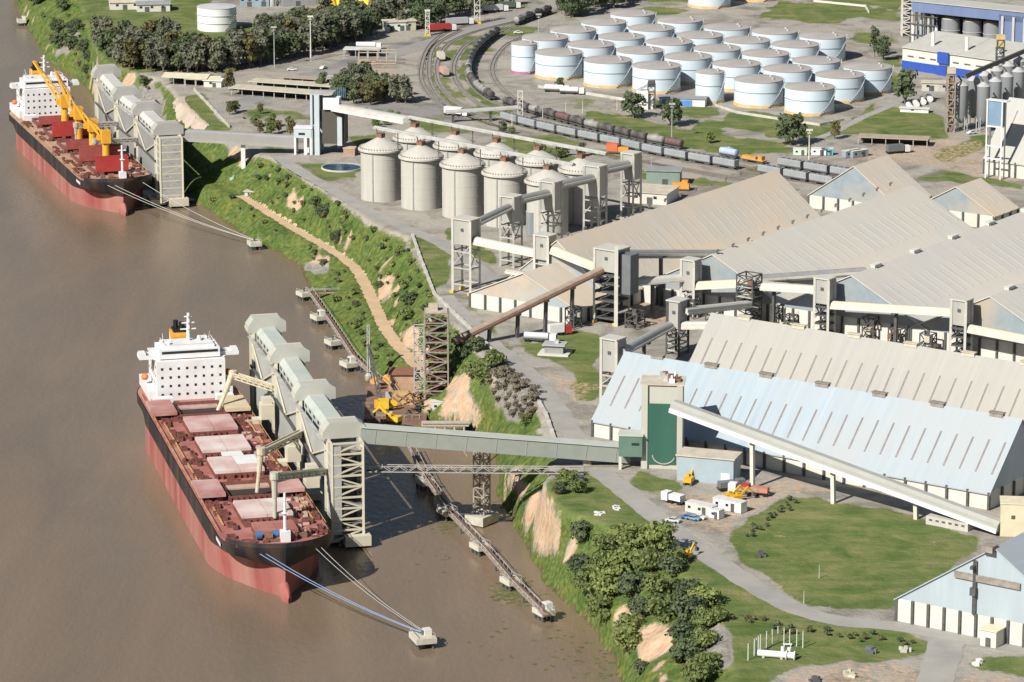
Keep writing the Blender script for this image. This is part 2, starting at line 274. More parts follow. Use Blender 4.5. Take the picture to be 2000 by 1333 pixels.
    bp = N.new('ShaderNodeBump'); bp.inputs['Strength'].default_value = .6; bp.inputs['Distance'].default_value = .7; L.new(fine, bp.inputs['Height']); L.new(bp.outputs[0], b.inputs['Normal'])
    return m
me.materials.append(ground_mat()); me.polygons.foreach_set('use_smooth', [True]*len(me.polygons))
ground = bpy.data.objects.new('ground', me); COL.objects.link(ground); struct(ground)
def water_mat(name, c0, c1, rough):
    m = bpy.data.materials.new(name); m.use_nodes = True; N = m.node_tree.nodes; L = m.node_tree.links; b = N['Principled BSDF']
    b.inputs['Roughness'].default_value = rough; b.inputs['IOR'].default_value = 1.33; b.inputs['Specular IOR Level'].default_value = .3
    g = N.new('ShaderNodeNewGeometry'); mp = N.new('ShaderNodeMapping'); mp.inputs['Scale'].default_value = (1, .45, 1); mp.inputs['Rotation'].default_value = (0, 0, .25); L.new(g.outputs['Position'], mp.inputs[0])
    a = N.new('ShaderNodeTexNoise'); a.inputs['Scale'].default_value = .012; a.inputs['Detail'].default_value = 6; a.inputs['Distortion'].default_value = .8; L.new(mp.outputs[0], a.inputs[0])
    r = N.new('ShaderNodeValToRGB'); r.color_ramp.elements[0].position = .3; r.color_ramp.elements[1].position = .7; r.color_ramp.elements[0].color = (*c0, 1); r.color_ramp.elements[1].color = (*c1, 1); L.new(a.outputs['Fac'], r.inputs[0]); fm = N.new('ShaderNodeMapping'); fm.inputs['Scale'].default_value = (.035, .006, 1); fm.inputs['Rotation'].default_value = (0, 0, .22); L.new(g.outputs['Position'], fm.inputs[0]); fn_ = N.new('ShaderNodeTexNoise'); fn_.inputs['Scale'].default_value = 1; fn_.inputs['Detail'].default_value = 8; fn_.inputs['Roughness'].default_value = .68; fn_.inputs['Distortion'].default_value = .6; L.new(fm.outputs[0], fn_.inputs[0]); fr_ = N.new('ShaderNodeValToRGB'); fr_.color_ramp.elements[0].position = .35; fr_.color_ramp.elements[1].position = .68; fr_.color_ramp.elements[0].color = (.86, .88, .92, 1); fr_.color_ramp.elements[1].color = (1.1, 1.06, 1.0, 1); L.new(fn_.outputs['Fac'], fr_.inputs[0]); fx = N.new('ShaderNodeMix'); fx.data_type = 'RGBA'; fx.blend_type = 'MULTIPLY'; fx.inputs['Factor'].default_value = 1; L.new(r.outputs[0], fx.inputs['A']); L.new(fr_.outputs[0], fx.inputs['B']); L.new(fx.outputs['Result'], b.inputs['Base Color'])
    w = N.new('ShaderNodeTexNoise'); w.inputs['Scale'].default_value = .55; w.inputs['Detail'].default_value = 5; w.inputs['Roughness'].default_value = .6; L.new(mp.outputs[0], w.inputs[0])
    bp = N.new('ShaderNodeBump'); bp.inputs['Strength'].default_value = .42; bp.inputs['Distance'].default_value = .5; L.new(w.outputs['Fac'], bp.inputs['Height']); L.new(bp.outputs[0], b.inputs['Normal'])
    return m
wb = MB().add([(-6000, -3000, 0), (400, -3000, 0), (400, 16000, 0), (-6000, 16000, 0)], [(0, 1, 2, 3)])
struct(obj('river', wb, water_mat('river_water', (.198, .146, .098), (.235, .178, .122), .17)))
# ================================================= helpers for things over the ground
def V(px, py, foot, z0=20.0):                     # the point seen at (px,py) that stands over the ground point seen at (px,foot)
    Y = P(px, foot, z0).y; z = ZT((0, Y), py); d = Y*CP-(z-CAMH)*SP
    return Vector(((px-1000)/F*d, Y, z))
def flat(p, z): return Vector((p[0], p[1], z))
STEEL = mat('painted_steel', (.50, .51, .48), .6, .2, .3, ((.25, .2, .15), .5, .25))
WHITEST = mat('white_steel', (.74, .74, .70), .6, .12, .3, ((.5, .42, .33), .5, .3))
DARKST = mat('dark_steel', (.10, .10, .095), .7, .3, .8)
RUST = mat('rusty_steel', (.22, .12, .08), .85, .4, .8)
CONC = mat('concrete', (.56, .54, .48), .9, .12, .25, ((.36, .34, .29), .55, .18), streak=True)
CONCW = mat('white_wall', (.66, .655, .60), .85, .1, .3, ((.52, .46, .34), .5, .3))
GREYCL = mat('grey_cladding', (.40, .41, .385), .6, .14, .25, ((.28, .25, .20), .5, .2), streak=True)
YELLOW = mat('yellow_paint', (.72, .42, .05), .55, .2, .5)
GALV = mat('galvanised_sheet', (.56, .58, .565), .45, .12, .3, ((.42, .36, .28), .4, .12))
GLASS = mat('dark_glass', (.03, .035, .04), .15, .1, 1)
BRICK = mat('tan_dust', (.62, .47, .32), .9, .2, .4)
def roofmat(name, c, dust, amt, ang, sheet=.25, sc=.03):
    if name in MATS: return MATS[name]
    m = bpy.data.materials.new(name); m.use_nodes = True; N = m.node_tree.nodes; L = m.node_tree.links; b = N['Principled BSDF']; b.inputs['Roughness'].default_value = .55; b.inputs['Specular IOR Level'].default_value = .3
    tc = N.new('ShaderNodeTexCoord'); mp = N.new('ShaderNodeMapping'); mp.inputs['Rotation'].default_value = (0, 0, ang); L.new(tc.outputs['Object'], mp.inputs[0])
    m2 = N.new('ShaderNodeMapping'); m2.inputs['Scale'].default_value = (1, .05, .05); L.new(mp.outputs[0], m2.inputs[0])
    a = N.new('ShaderNodeTexNoise'); a.inputs['Scale'].default_value = .55; a.inputs['Detail'].default_value = 6; a.inputs['Roughness'].default_value = .7; L.new(m2.outputs[0], a.inputs[0])
    r = N.new('ShaderNodeValToRGB'); e = r.color_ramp.elements; e[0].position = .3; e[1].position = .7; e[0].color = (*[x*(1-sheet) for x in c], 1); e[1].color = (*[min(.95, x*(1+sheet*.55)) for x in c], 1); L.new(a.outputs['Fac'], r.inputs[0])
    d = N.new('ShaderNodeTexNoise'); d.inputs['Scale'].default_value = sc; d.inputs['Detail'].default_value = 7; d.inputs['Roughness'].default_value = .6; L.new(tc.outputs['Object'], d.inputs[0])
    r2 = N.new('ShaderNodeValToRGB'); r2.color_ramp.elements[0].position = .36; r2.color_ramp.elements[1].position = .62; r2.color_ramp.elements[1].color = (amt, amt, amt, 1); L.new(d.outputs['Fac'], r2.inputs[0])
    x = N.new('ShaderNodeMix'); x.data_type = 'RGBA'; L.new(r2.outputs[0], x.inputs['Factor']); L.new(r.outputs[0], x.inputs['A']); x.inputs['B'].default_value = (*dust, 1); L.new(x.outputs['Result'], b.inputs['Base Color'])
    MATS[name] = m; return m
angA = TH; angB = TH-math.pi/2
R_BLUE = roofmat('blue_white_roof', (.375, .455, .505), (.41, .43, .43), .8, angA, .13)
R_GREY = roofmat('pale_grey_roof', (.405, .395, .355), (.44, .415, .36), .6, angA, .1)
R_TAN1 = roofmat('dusty_tan_roof', (.62, .575, .49), (.70, .57, .42), .8, angB, .1)
R_TAN2 = roofmat('dusty_grey_roof', (.62, .60, .535), (.66, .59, .48), .6, angB, .1)
R_TAN3 = roofmat('grey_beige_roof', (.62, .60, .55), (.66, .60, .50), .6, angB, .1)
R_WHT = roofmat('cream_roof', (.46, .46, .425), (.49, .455, .39), .5, angA, .08)
G_BLUE = mat('pale_blue_cladding', (.28, .335, .36), .6, .12, .3, ((.46, .40, .315), .97, .05), streak=False)
G_CLEAN = mat('clean_blue_cladding', (.42, .485, .52), .55, .1, .2, ((.34, .385, .41), .5, .12), streak=True)
def shed(name, label, c0, u, v, L, Wd, eave, rise, roofm, wallm, gablem, cat='warehouse', post=8.5, postm=None, strips=None, vents=0, ventm=None, group=None, postcol=DARKST, rz=None, over=.6, sides=('v0', 'u0', 'u1', 'v1')):
    c0 = Vector(c0); z0 = c0.z; t = thing(name, c0+u*L/2+v*Wd/2, label, cat, group)
    c = c0+u*L/2+v*Wd/2
    obj('wall', MB().box(c, L, Wd, eave, u, v), wallm, t)
    zt = z0+eave
    for k in (0, 1):
        g = MB(); o = c0+u*(k*(L-.3)); tri = [flat(o, zt), flat(o+v*Wd, zt), flat(o+v*Wd/2, zt+rise)]
        g.add(tri+[p+u*.3 for p in tri], [(0, 1, 2), (5, 4, 3), (0, 3, 4, 1), (1, 4, 5, 2), (2, 5, 3, 0)])
        obj('gable', g, gablem, t)
    r = MB(); s = rise/(Wd/2)
    for sg in (0, 1):
        e0 = v*(-over) if sg == 0 else v*(Wd+over); dz = -over*s
        a = flat(c0+e0-u*.5, zt+dz); b2 = flat(c0+e0+u*(L+.5), zt+dz); m0 = flat(c0+v*Wd/2+u*(L+.5), zt+rise); m1 = flat(c0+v*Wd/2-u*.5, zt+rise); up = UZ*.35
        r.add([a, b2, m0, m1, a+up, b2+up, m0+up, m1+up], [(0, 1, 2, 3), (4, 5, 6, 7), (0, 1, 5, 4), (1, 2, 6, 5), (2, 3, 7, 6), (3, 0, 4, 7)])
    obj('roof', r, roofm, t)
    pm = None
    def addpost(p, w1, w2):
        nonlocal pm
        if pm is None: pm = obj('post', MB().box(Vector((0, 0, 0)), .7, .7, eave+.1, u, v), postcol, None, None); pm.parent = t; pm.location = p-t.location
        else: put(pm, t, p-t.location)
    if post:
        nu = max(2, round(L/post)); nv = max(2, round(Wd/post))
        if 'v0' in sides:
            for i in range(nu+1): addpost(c0+u*(L*i/nu)-v*.25, 0, 0)
        if 'u0' in sides:
            for i in range(1, nv+1): addpost(c0+v*(Wd*i/nv)-u*.25, 0, 0)
        if 'u1' in sides:
            for i in range(1, nv+1): addpost(c0+u*(L+.25)+v*(Wd*i/nv), 0, 0)
        if 'v1' in sides:
            for i in range(nu+1): addpost(c0+u*(L*i/nu)+v*(Wd+.25), 0, 0)
    if strips:                                    # narrow translucent sheets let into the slope
        n_, f0, f1, sm_, wd_ = strips; proto = None
        for i in range(n_):
            p = c0+u*(L*(i+.7)/n_)
            if proto is None:
                fl = (lambda f: v*(Wd/2*f)) if v.dot(A) < .5 else (lambda f: v*(Wd-Wd/2*f)); q0 = fl(f0)+UZ*(eave+rise*f0+.42); q1 = fl(f1)+UZ*(eave+rise*f1+.42)
                k = MB().add([q0-u*wd_, q0+u*wd_, q1+u*wd_, q1-u*wd_]+[x-UZ*.2 for x in (q0-u*wd_, q0+u*wd_, q1+u*wd_, q1-u*wd_)], [(0, 1, 2, 3), (4, 0, 3, 7), (1, 5, 6, 2), (0, 4, 5, 1)])
                proto = obj('skylight_strip', k, sm_, None); proto.parent = t; proto.location = p-t.location
            else: put(proto, t, p-t.location)
    if vents:
        vp = None
        for i in range(vents):
            p = c0+u*(L*(i+.6)/vents)+v*Wd/2+UZ*(eave+rise)
            if vp is None:
                k = MB().box(Vector((0, 0, -.2)), 4.2, 1.5, 1.1, u, v).box(Vector((0, 0, .9)), 4.6, 2.0, .25, u, v)
                vp = obj('ridge_vent', k, ventm or STEEL, None); vp.parent = t; vp.location = p-t.location
            else: put(vp, t, p-t.location)
    return t
STRIP = mat('rusted_sheet_strip', (.24, .215, .20), .7, .25, .4)
RVENT = mat('rusty_vent', (.30, .26, .22), .7, .3, .6)
# ------------------------------------------------- flat stores
c = P(1158, 853); L = (P(1931, 997)-c).length
shed('warehouse', 'long warehouse with pale blue roof beside the parked excavators, nearest big store', c, A, B, L, 35, 5, 17, R_BLUE, CONCW, G_CLEAN, strips=(26, .22, .66, STRIP, .28), vents=7, ventm=RVENT, post=6.5)
e = P(1331, 750, 25); c = flat(e, 20)
shed('warehouse', 'long warehouse with pale grey ribbed roof right behind the pale blue roofed one', c, A, B, 175, 35, 5, 18.5, R_GREY, CONCW, GREYCL, strips=(33, .22, .66, STRIP, .28), vents=9, ventm=mat('cream_vent', (.62, .55, .42), .7, .2, .6), post=6.5)
def tan(label, lp, rp, rm, vents, vm, zr=42., w=20., eave=5., **k):
    l = P(*lp, zr); r = P(*rp, zr); c0 = flat(l-A*w, 20); l = l+B*k.pop('bsh', 0); c0 = flat(l-A*w, 20); FAINT = mat('faint_sheet', (.53, .515, .465), .6, .08, .3)
    k.setdefault('strips', (int((r-l).length/5.2), .28, .72, FAINT, .45))
    return shed('warehouse', label, c0, B, A, (r-l).length, 2*w, eave, zr-20-eave, rm, CONCW, k.pop('gm', G_BLUE), vents=vents, ventm=vm, post=6.5, **k)
SCOOP = mat('dark_scoop', (.16, .14, .12), .7, .3, .8)
tan('tan dusty roofed warehouse beside the grey silos with lattice towers along its ridge', (1022, 492), (1482, 330), R_TAN1, 0, None, w=21.5, bsh=20)
l = P(1022, 492, 42)-A*21.5; c = flat(l, 20)
shed('warehouse', 'low tan dusted front store with blue corner patches below the brown belt conveyor', c, B, A, 19.6, 43, 5, 9.5, R_TAN1, CONCW, mat('dust_stained_gable', (.50, .42, .325), .7, .12, .2, ((.34, .42, .46), .95, .045)), post=6.5)
tan('dusty grey roofed warehouse second from the silos with curved vents along its ridge', (1378, 503), (1745, 360), R_TAN2, 0, None, zr=40, w=28, eave=6, bsh=4.5)
tan('grey beige roofed warehouse behind the pale grey roof with three flat slotted ridge vents', (1632, 551), (1975, 396), R_TAN3, 5, CONCW, zr=40, w=28, eave=6, bsh=10.4)
tan('grey beige roofed warehouse at the right edge behind the pale grey ribbed roof', (1885, 600), (2140, 478), R_TAN3, 4, CONCW, zr=40, w=28, eave=6, bsh=16.6)
tan('small tan roofed warehouse with pale blue gable beside the rail yard', (1668, 326), (1712, 303), R_TAN1, 0, None, zr=38, w=19)
tan('small tan roofed warehouse with rounded blue gable between two dusty roofs', (1868, 366), (1915, 350), R_TAN1, 0, None, zr=34, w=16)
c = P(1922, 340)
shed('warehouse', 'cream roofed warehouse at the right edge in front of the steel bins', c, A, B, 110, 40, 6, 21, R_WHT, CONCW, GREYCL, strips=(14, .35, .8, STRIP, .25), vents=4, post=7)
l = P(1936, 1070, 44); c = flat(l-A*26, 20)
def bottom_store():
    t = shed('warehouse', 'pale blue gabled warehouse in the lower right corner beside the road', c, B, A, 90, 54, 6, 18, R_BLUE, CONCW, G_CLEAN, post=4.6, over=.9)
    o = c-B*.4; m = lambda f, z: o+A*(54*f)+UZ*z
    obj('wall_brace', MB().beam(m(.30, 15.5), m(.64, 15.5), .5, 1.6), RVENT, t)
    obj('conveyor_leg', MB().beam(m(.405, 6), m(.405, 20), .9).beam(m(.405, 18.5)+B*.2, m(.405, 18.5)-B*2, .8).box(m(.405, 11)-B*.4, 1.6, 1.2, 2), DARKST, t)
    obj('ridge_cowl', MB().box(m(.48, 23.2)-B*.2, 3, 3, 1.6), RVENT, t)
    k = thing('annex_shed', flat(o+A*(54*.53)-B*2.5, 20), 'small cream shed against the white wall of the lower right warehouse', 'shed')
    q = Vector(k.location); obj('wall', MB().box(q, 4.4, 4.4, 4.2), CONCW, k); obj('roof', MB().box(q+UZ*4.2, 5, 5, .3), mat('cream_paint', (.72, .64, .45), .7, .1, .5), k)
    obj('door', MB().box(q-B*2.25, 1.4, .15, 2.4), DARKST, k)
bottom_store()
# curved vents along the two dusty ridges: each a thing that sits on the roof
def scoop():
    t = thing('ridge_vent', (0, 0, 0), '-', 'roof vent', 'curved vents along the dusty roof ridges'); b = MB()
    b.cone((0, 0, 0), (0, 0, 1.2), .6, .6, 8); b.tube([Vector((0, 0, 1.2)), Vector((.1, 0, 1.7)), Vector((.6, 0, 1.9)), Vector((1.1, 0, 1.6))], .62, 7); obj('cowl', b, SCOOP, t); return t
sp = scoop(); first = True
for nm, lp, rp, k in (('tan roof by the silos', (1085, 469), (1482, 330), 13), ('dusty grey roof', (1378, 503), (1745, 360), 13)):
    zr_ = 42 if 'silos' in nm else 40; l = P(*lp, zr_); r = P(*rp, zr_)
    for i in range(k):
        p = l.lerp(r, (i+.6)/k)+UZ*.2+A*.8; lab = f'curved vent on the {nm}, {ordi(i)} from left'
        if first: sp.location = p; sp.scale = (.62, .62, .62); sp['label'] = lab; first = False
        else: dup(sp, p, 0, lab)
# ------------------------------------------------- concrete silos
CONS = mat('silo_concrete', (.54, .525, .47), .9, .12, .2, ((.36, .345, .30), .7, .14), streak=True)
SROOF = mat('silo_roof', (.55, .535, .48), .85, .12, .3, ((.42, .34, .27), .4, .2))
def silo_proto():
    t = thing('grain_silo', (0, 0, 0), '-', 'silo', 'ten concrete silos in two rows'); R = 7.6
    b = MB().lathe((0, 0, 0), [(R, 0), (R, 19.2)], 40)
    for z in (4, 8, 12, 16): b.lathe((0, 0, z), [(R, 0), (R+.05, .03), (R+.05, .18), (R, .2)], 40)
    obj('wall', b, CONS, t, sm=40)
    obj('roof', MB().lathe((0, 0, 19.2), [(R-.2, -.35), (R+1.0, -.35), (R+1.0, .25), (1.0, 4.5), (0, 4.6)], 40), SROOF, t, sm=25)
    b = MB()
    for k in range(44):
        a = k*2*math.pi/44; u = Vector((math.cos(a), math.sin(a), 0)); b.box(u*(R+.25)+UZ*19.75, .3, .55, .45, Vector((-u.y, u.x, 0)), u)
    obj('rim_lug', b, mat('lug_grey', (.33, .30, .26), .8, .2, .5), t)['kind'] = 'stuff'
    for k in (0, 1):
        b = MB(); a = math.radians(-112+k*150); u = Vector((math.cos(a), math.sin(a), 0)); b.box(u*(R+.12), .45, .3, 19.0, Vector((-u.y, u.x, 0)), u)
        obj('downpipe', b, mat('pipe_grey', (.36, .35, .32), .7, .15, .5), t)
    b = MB().box((0, 0, 23.6), 2.6, 2.4, 1.5)
    for q in ((-1, -1), (1, -1), (1, 1), (-1, 1)): b.beam((q[0]*1.2, q[1]*1.1, 25.0), (q[0]*1.6, q[1]*1.4, 27.2), .2)
    obj('feed_head', b, RUST, t); return t
s0 = silo_proto(); f0 = P(743, 395)+Vector((0, 7.2, 0)); stp = (P(985, 442)-P(743, 392))/3; rowoff = P(895, 271, 44)-P(828, 292, 44)
SILO = []
for r in range(2):
    for i in range(5):
        p = flat(f0+stp*i+rowoff*r, 20); lab = f"concrete silo with conical roof, {['front', 'back'][r]} row, {ordi(i)} from the left"; SILO.append(p)
        if r == i == 0: s0.location = p; s0['label'] = lab
        else: dup(s0, p, 0, lab)
# ------------------------------------------------- oil tanks
TWHITE = mat('tank_white', (.66, .74, .78), .5, .06, .12, ((.50, .62, .70), .6, .06)); TROOF = mat('tank_roof', (.40, .37, .345), .85, .1, .12, ((.48, .44, .40), .6, .1)); TBASE = mat('rusty_tank_base', (.66, .43, .17), .85, .25, .25, ((.55, .52, .40), .8, .15))
TPINK = mat('magenta_band', (.42, .15, .28), .6, .2, .4)
def tank_proto(R, Hh, basem, cat='-'):
    t = thing('storage_tank', (0, 0, 0), cat, 'storage tank', 'white storage tanks of the tank farm')
    obj('wall', MB().lathe((0, 0, 1.2), [(R, 0), (R, Hh-1.2)], 44), TWHITE, t, sm=40)
    obj('base_band', MB().lathe((0, 0, -.1), [(R+.35, 0), (R+.12, 1.35), (R-.1, 1.36)], 44), basem, t, sm=40)
    obj('roof', MB().lathe((0, 0, Hh), [(R+.1, -.15), (R+.15, .1), (R*.5, .75), (0, 1.1)], 44), TROOF, t, sm=30)
    obj('wind_girder', MB().lathe((0, 0, Hh*.58), [(R, 0), (R+.22, .05), (R+.22, .22), (R, .27)], 44), mat('girder_blue', (.27, .38, .45), .6, .1, .4), t)
    b = MB(); n_ = 14
    for k in range(n_):
        a0 = math.radians(-70+k*4.5); z = Hh*(k+1)/n_; u = Vector((math.cos(a0), math.sin(a0), 0)); b.box(u*(R+.45)+UZ*(z-.2), R*.085, .8, .16, Vector((-u.y, u.x, 0)), u)
        a1 = a0+math.radians(4.5); u1 = Vector((math.cos(a1), math.sin(a1), 0)); b.beam(u*(R+.6)+UZ*(z-.1), u1*(R+.6)+UZ*(z-.1+Hh/n_), .25)
    obj('stairway', b, mat('stair_blue_grey', (.40, .46, .49), .6, .1, .4), t)
    obj('hatch', MB().cone((R*.55, -R*.35, Hh+.5), (R*.55, -R*.35, Hh+1.5), .5, .5, 8).box((R*.5, R*.1, Hh+.6), 1.2, .8, .8), STEEL, t); return t
tp = [tank_proto(10.5, 10.9, TBASE), tank_proto(5.8, 13.2, TPINK), tank_proto(6.2, 13, TBASE)]; used = set()
rows = [('front', [(1092, 110), (1188, 125), (1284, 136), (1485, 163), (1585, 178)]), ('second', [(1155, 94), (1251, 106), (1346, 118), (1441, 132), (1541, 142), (1644, 154)]),
        ('third', [(1065, 80), (1120, 65), (1215, 79), (1309, 89), (1403, 102), (1498, 112), (1598, 126), (1699, 138)]), ('fourth', [(1180, 50), (1274, 62), (1369, 76), (1461, 86), (1557, 94)]),
        ('rearmost', [(1237, 33), (1330, 46), (1422, 60), (1516, 68), (1610, 77)])]
for rn, ps in rows:
    for i, (x, y) in enumerate(ps):
        p = P(x, y, 30.9)+Vector((0, 10.5, 0)); p.z = 20; lab = f'white oil tank with dark roof, {rn} row of the tank farm, {ordi(i)} from the left'
        if 0 not in used: tp[0].location = p; tp[0]['label'] = lab; used.add(0)
        else: dup(tp[0], p, 0, lab)
for x, y, lab in ((1388, -25, 'white oil tank standing alone beyond the tank farm at the top edge'), (1478, -38, 'white oil tank at the top edge right of the lone one')):
    p = P(x, y, 30.9)+Vector((0, 10.5, 0)); p.z = 20; dup(tp[0], p, 0, lab)
tp[1].location = flat(P(1024, 89, 33.2)+Vector((0, 5.8, 0)), 20); tp[1]['label'] = 'slim white tank with a magenta band at its foot beside the rail curve'
tp[2].location = flat(P(1388, 145, 33)+Vector((0, 6.2, 0)), 20); tp[2]['label'] = 'slim white tank in the front row between two wide ones'
def lone_tank():
    p = P(421, 63)+Vector((0, 9, 0)); t = thing('storage_tank', p, 'lone tall white tank with grey rings above the riverside grove', 'storage tank'); R = 9.3; q = Vector(t.location)
    b = MB().lathe(q, [(R, 0), (R, 10.8)], 44); obj('wall', b, mat('bright_white', (.80, .81, .80), .5, .05, .2), t, sm=40)
    obj('roof', MB().lathe(q+UZ*10.8, [(R+.1, -.1), (R+.1, .1), (0, 1)], 44), mat('pale_tank_roof', (.52, .53, .52), .7, .08, .2), t, sm=30)
    for z in (3.6, 7.2): obj('wind_girder', MB().lathe(q+UZ*z, [(R, 0), (R+.25, .05), (R+.25, .25), (R, .3)], 44), STEEL, t)
    b = MB()
    for k in range(12):
        a0 = math.radians(-60+k*5); u = Vector((math.cos(a0), math.sin(a0), 0)); b.box(q+u*(R+.4)+UZ*(10.6*(k+1)/12), .8, .8, .15, Vector((-u.y, u.x, 0)), u)
    obj('stairway', b, STEEL, t)
lone_tank()
def Q(px, py, Y):                                 # the point seen at (px,py) at distance Y
    z = ZT((0, Y), py); d = Y*CP-(z-CAMH)*SP
    return Vector(((px-1000)/F*d, Y, z))
# ================================================= ships
HRED = mat('antifouling_red', (.34, .10, .085), .7, .2, .14, ((.46, .26, .21), .8, .11), streak=True)
HBLK = mat('hull_black', (.02, .022, .028), .5, .3, .2, ((.10, .065, .05), .75, .22), streak=True)
DRED = mat('deck_red', (.36, .13, .105), .8, .16, .25, ((.50, .27, .22), .6, .12)); HATCH = mat('hatch_red', (.43, .19, .16), .65, .12, .2, ((.72, .58, .54), .85, .07))
HATCH2 = mat('hatch_pale', (.62, .45, .40), .65, .12, .2, ((.76, .70, .66), .9, .10)); SHW = mat('ship_white', (.80, .80, .79), .5, .05, .3, ((.62, .58, .52), .4, .2)); FUN = mat('funnel_orange', (.78, .38, .05), .5, .1, .5)
RED = mat('bright_red', (.42, .05, .045), .6, .15, .3); BLACK = mat('black_paint', (.015, .015, .018), .5, .2, .5); CRY = mat('crane_yellow', (.80, .40, .04), .5, .12, .4); BEIGE = mat('beige_steel', (.60, .54, .39), .6, .15, .4, ((.40, .33, .22), .5, .3))
HOLD = mat('hold_dark', (.05, .035, .03), .9, .3, .3); PIPE = mat('deck_pipe_red', (.20, .075, .06), .7, .25, .6); BLUEP = mat('winch_blue', (.05, .16, .34), .5, .1, .5); RAILY = mat('ochre_rail', (.55, .34, .12), .6, .2, .5)
def hull_half(s, lev, Bm):                        # lev 0 waterline, 1 deck
    if lev >= .5: bs, bp, st = .90, 2.3, .06
    else: bs, bp, st = .79+.10*lev, 1.55, .16
    w = Bm/2
    if s > bs: w *= max(0.0, 1-((s-bs)/(1-bs))**bp)**(.55 if lev >= .9 else .72 if lev >= .5 else .98)
    if s < st: w *= (.80 if lev >= .5 else .25+.5*lev)+(1-(.80 if lev >= .5 else .25+.5*lev))*(1-((st-s)/st)**2)
    return w
def ship(name, label, L, Bm, zd, zb, bow, fwd, hatches, hmats, open_, far=False):
    f = Vector((fwd[0], fwd[1], 0)).normalized(); rz = math.atan2(f.y, f.x)
    t = thing(name, Vector((bow[0], bow[1], 0))-f*L/2, label, 'cargo ship', 'bulk carriers loading at the river berths'); t.rotation_euler = (0, 0, rz)
    X = lambda x: x-L/2
    def part(nm, mb, m, par=None, sm=None):
        o = obj(nm, mb, m, None, None, sm); o.parent = par or t; return o
    ns = 64; S = [1-(1-i/ns)**1.0 for i in range(ns+1)]; S = sorted(set(S+[.94+.06*k/14 for k in range(15)])); fo = 2.6
    zl = [(-1.5, -.05), (0, 0), (zb*.5, .15), (zb, .3), (zb+.01, .3), ((zb+zd)/2, .6), (zd, 1.0)]
    h = MB(); nl = len(zl)
    for sd_ in (1, -1):
        o = len(h.v); ends = []
        for s in S:
            for z, lv in zl:
                stem = (1-lv)*-.012*L if s > .85 else 0; stern = (1-min(lv*1.3, 1))*.035*L if s < .1 else 0
                xx = s*L+stem*max(0, (s-.85)/.15)+stern*max(0, (.1-s)/.1)
                h.v.append((X(xx), sd_*hull_half(s, max(lv, 0), Bm), z+(1.2*max(0, (s-.9)/.1) if lv == 1 else 0)))
        for i in range(len(S)-1):
            for j in range(nl-1):
                a = o+i*nl+j; q = (a, a+nl, a+nl+1, a+1); h.f.append(q if sd_ == -1 else q[::-1]); h.m.append(0 if j < 3 else 1)
        ends.append(o)
        if sd_ == 1: o1 = o
    for j in range(nl-1):
        a, b = o1+j, o+j; h.f.append((a, b, b+1, a+1)); h.m.append(0 if j < 3 else 1)
    hull = part('hull', h, [HRED, HBLK], sm=50)
    k = MB(); n = 10
    vs = []
    for i, (x, w, z0, z1) in enumerate([(.955, 1.6, -2.4, 5.0), (.978, 1.7, -2.4, 5.0), (.995, 1.6, -2.4, 4.6), (1.006, 1.2, -2.0, 3.8), (1.013, .7, -1.4, 2.8), (1.017, .15, -.4, 1.6)]):
        for a in range(n): th = 2*math.pi*a/n; vs.append((X(x*L), w*math.cos(th), (z0+z1)/2+(z1-z0)/2*math.sin(th)))
    k.add(vs, [(i*n+a, i*n+(a+1) % n, (i+1)*n+(a+1) % n, (i+1)*n+a) for i in range(5) for a in range(n)]); part('bulbous_bow', k, HRED, hull, sm=60)
    # deck
    d = MB(); ss = [s for s in S if s < .997]; pl = [(X(s*L), hull_half(s, 1, Bm)-.25) for s in ss]
    vs = [(x, -w, zd+1.2*max(0, ((x+L/2)/L-.9)/.1)) for x, w in pl]+[(x, w, zd+1.2*max(0, ((x+L/2)/L-.9)/.1)) for x, w in pl]; m_ = len(pl)
    d.add(vs, [(i, i+1, m_+i+1, m_+i) for i in range(m_-1)]); d.v = [(x, y, z-.05) for x, y, z in d.v]; deck = part('deck', d, mat('dusty_deck', (.47, .33, .25), .8, .16, .25, ((.36, .15, .12), .7, .1)) if far else DRED)
    bw = MB()                                      # bulwark round the bow
    for sd_ in (1, -1):
        q = [(X(s*L), sd_*hull_half(s, 1, Bm), zd+1.2*max(0, (s-.9)/.1)) for s in S if s > .925]
        for a, b in zip(q, q[1:]): bw.add([a, b, (b[0], b[1], b[2]+1.3), (a[0], a[1], a[2]+1.3)], [(0, 1, 2, 3)])
    part('bulwark', bw, HBLK, hull)
    part('draught_mark', MB().box((X(.905*L), -hull_half(.905, 1, Bm)-.12, zd-1.6), 7, .12, .9, (1, 0, 0), (0, 1, 0)), SHW, hull)
    part('hawse_pipe', MB().lathe((X(L*.985), -2.6, zd-2.2), [(.4, 0), (.9, .2), (.9, .9), (.4, 1.1)], 12), SHW, hull)
    Hw = 14.6 if not far else 17
    for i, (a, b) in enumerate(hatches):
        cx_ = X((a+b)/2); ln = b-a; ym = 0
        w_ = Hw*(.8 if (i == len(hatches)-1) else 1)
        co = MB()                                  # coaming: four walls
        for sx in (-1, 1): co.box((cx_+sx*(ln/2-.3), ym, zd), .5, w_, 1.5, (1, 0, 0), (0, 1, 0))
        for sy in (-1, 1): co.box((cx_, ym+sy*(w_/2-.3), zd), ln-1.1, .5, 1.5, (1, 0, 0), (0, 1, 0))
        for q in range(9): co.box((cx_+ln/2+.35, ym-w_/2+.6+q*(w_-1.2)/8, zd), .5, .35, 1.3, (1, 0, 0), (0, 1, 0))
        part('hatch_coaming', co, PIPE)
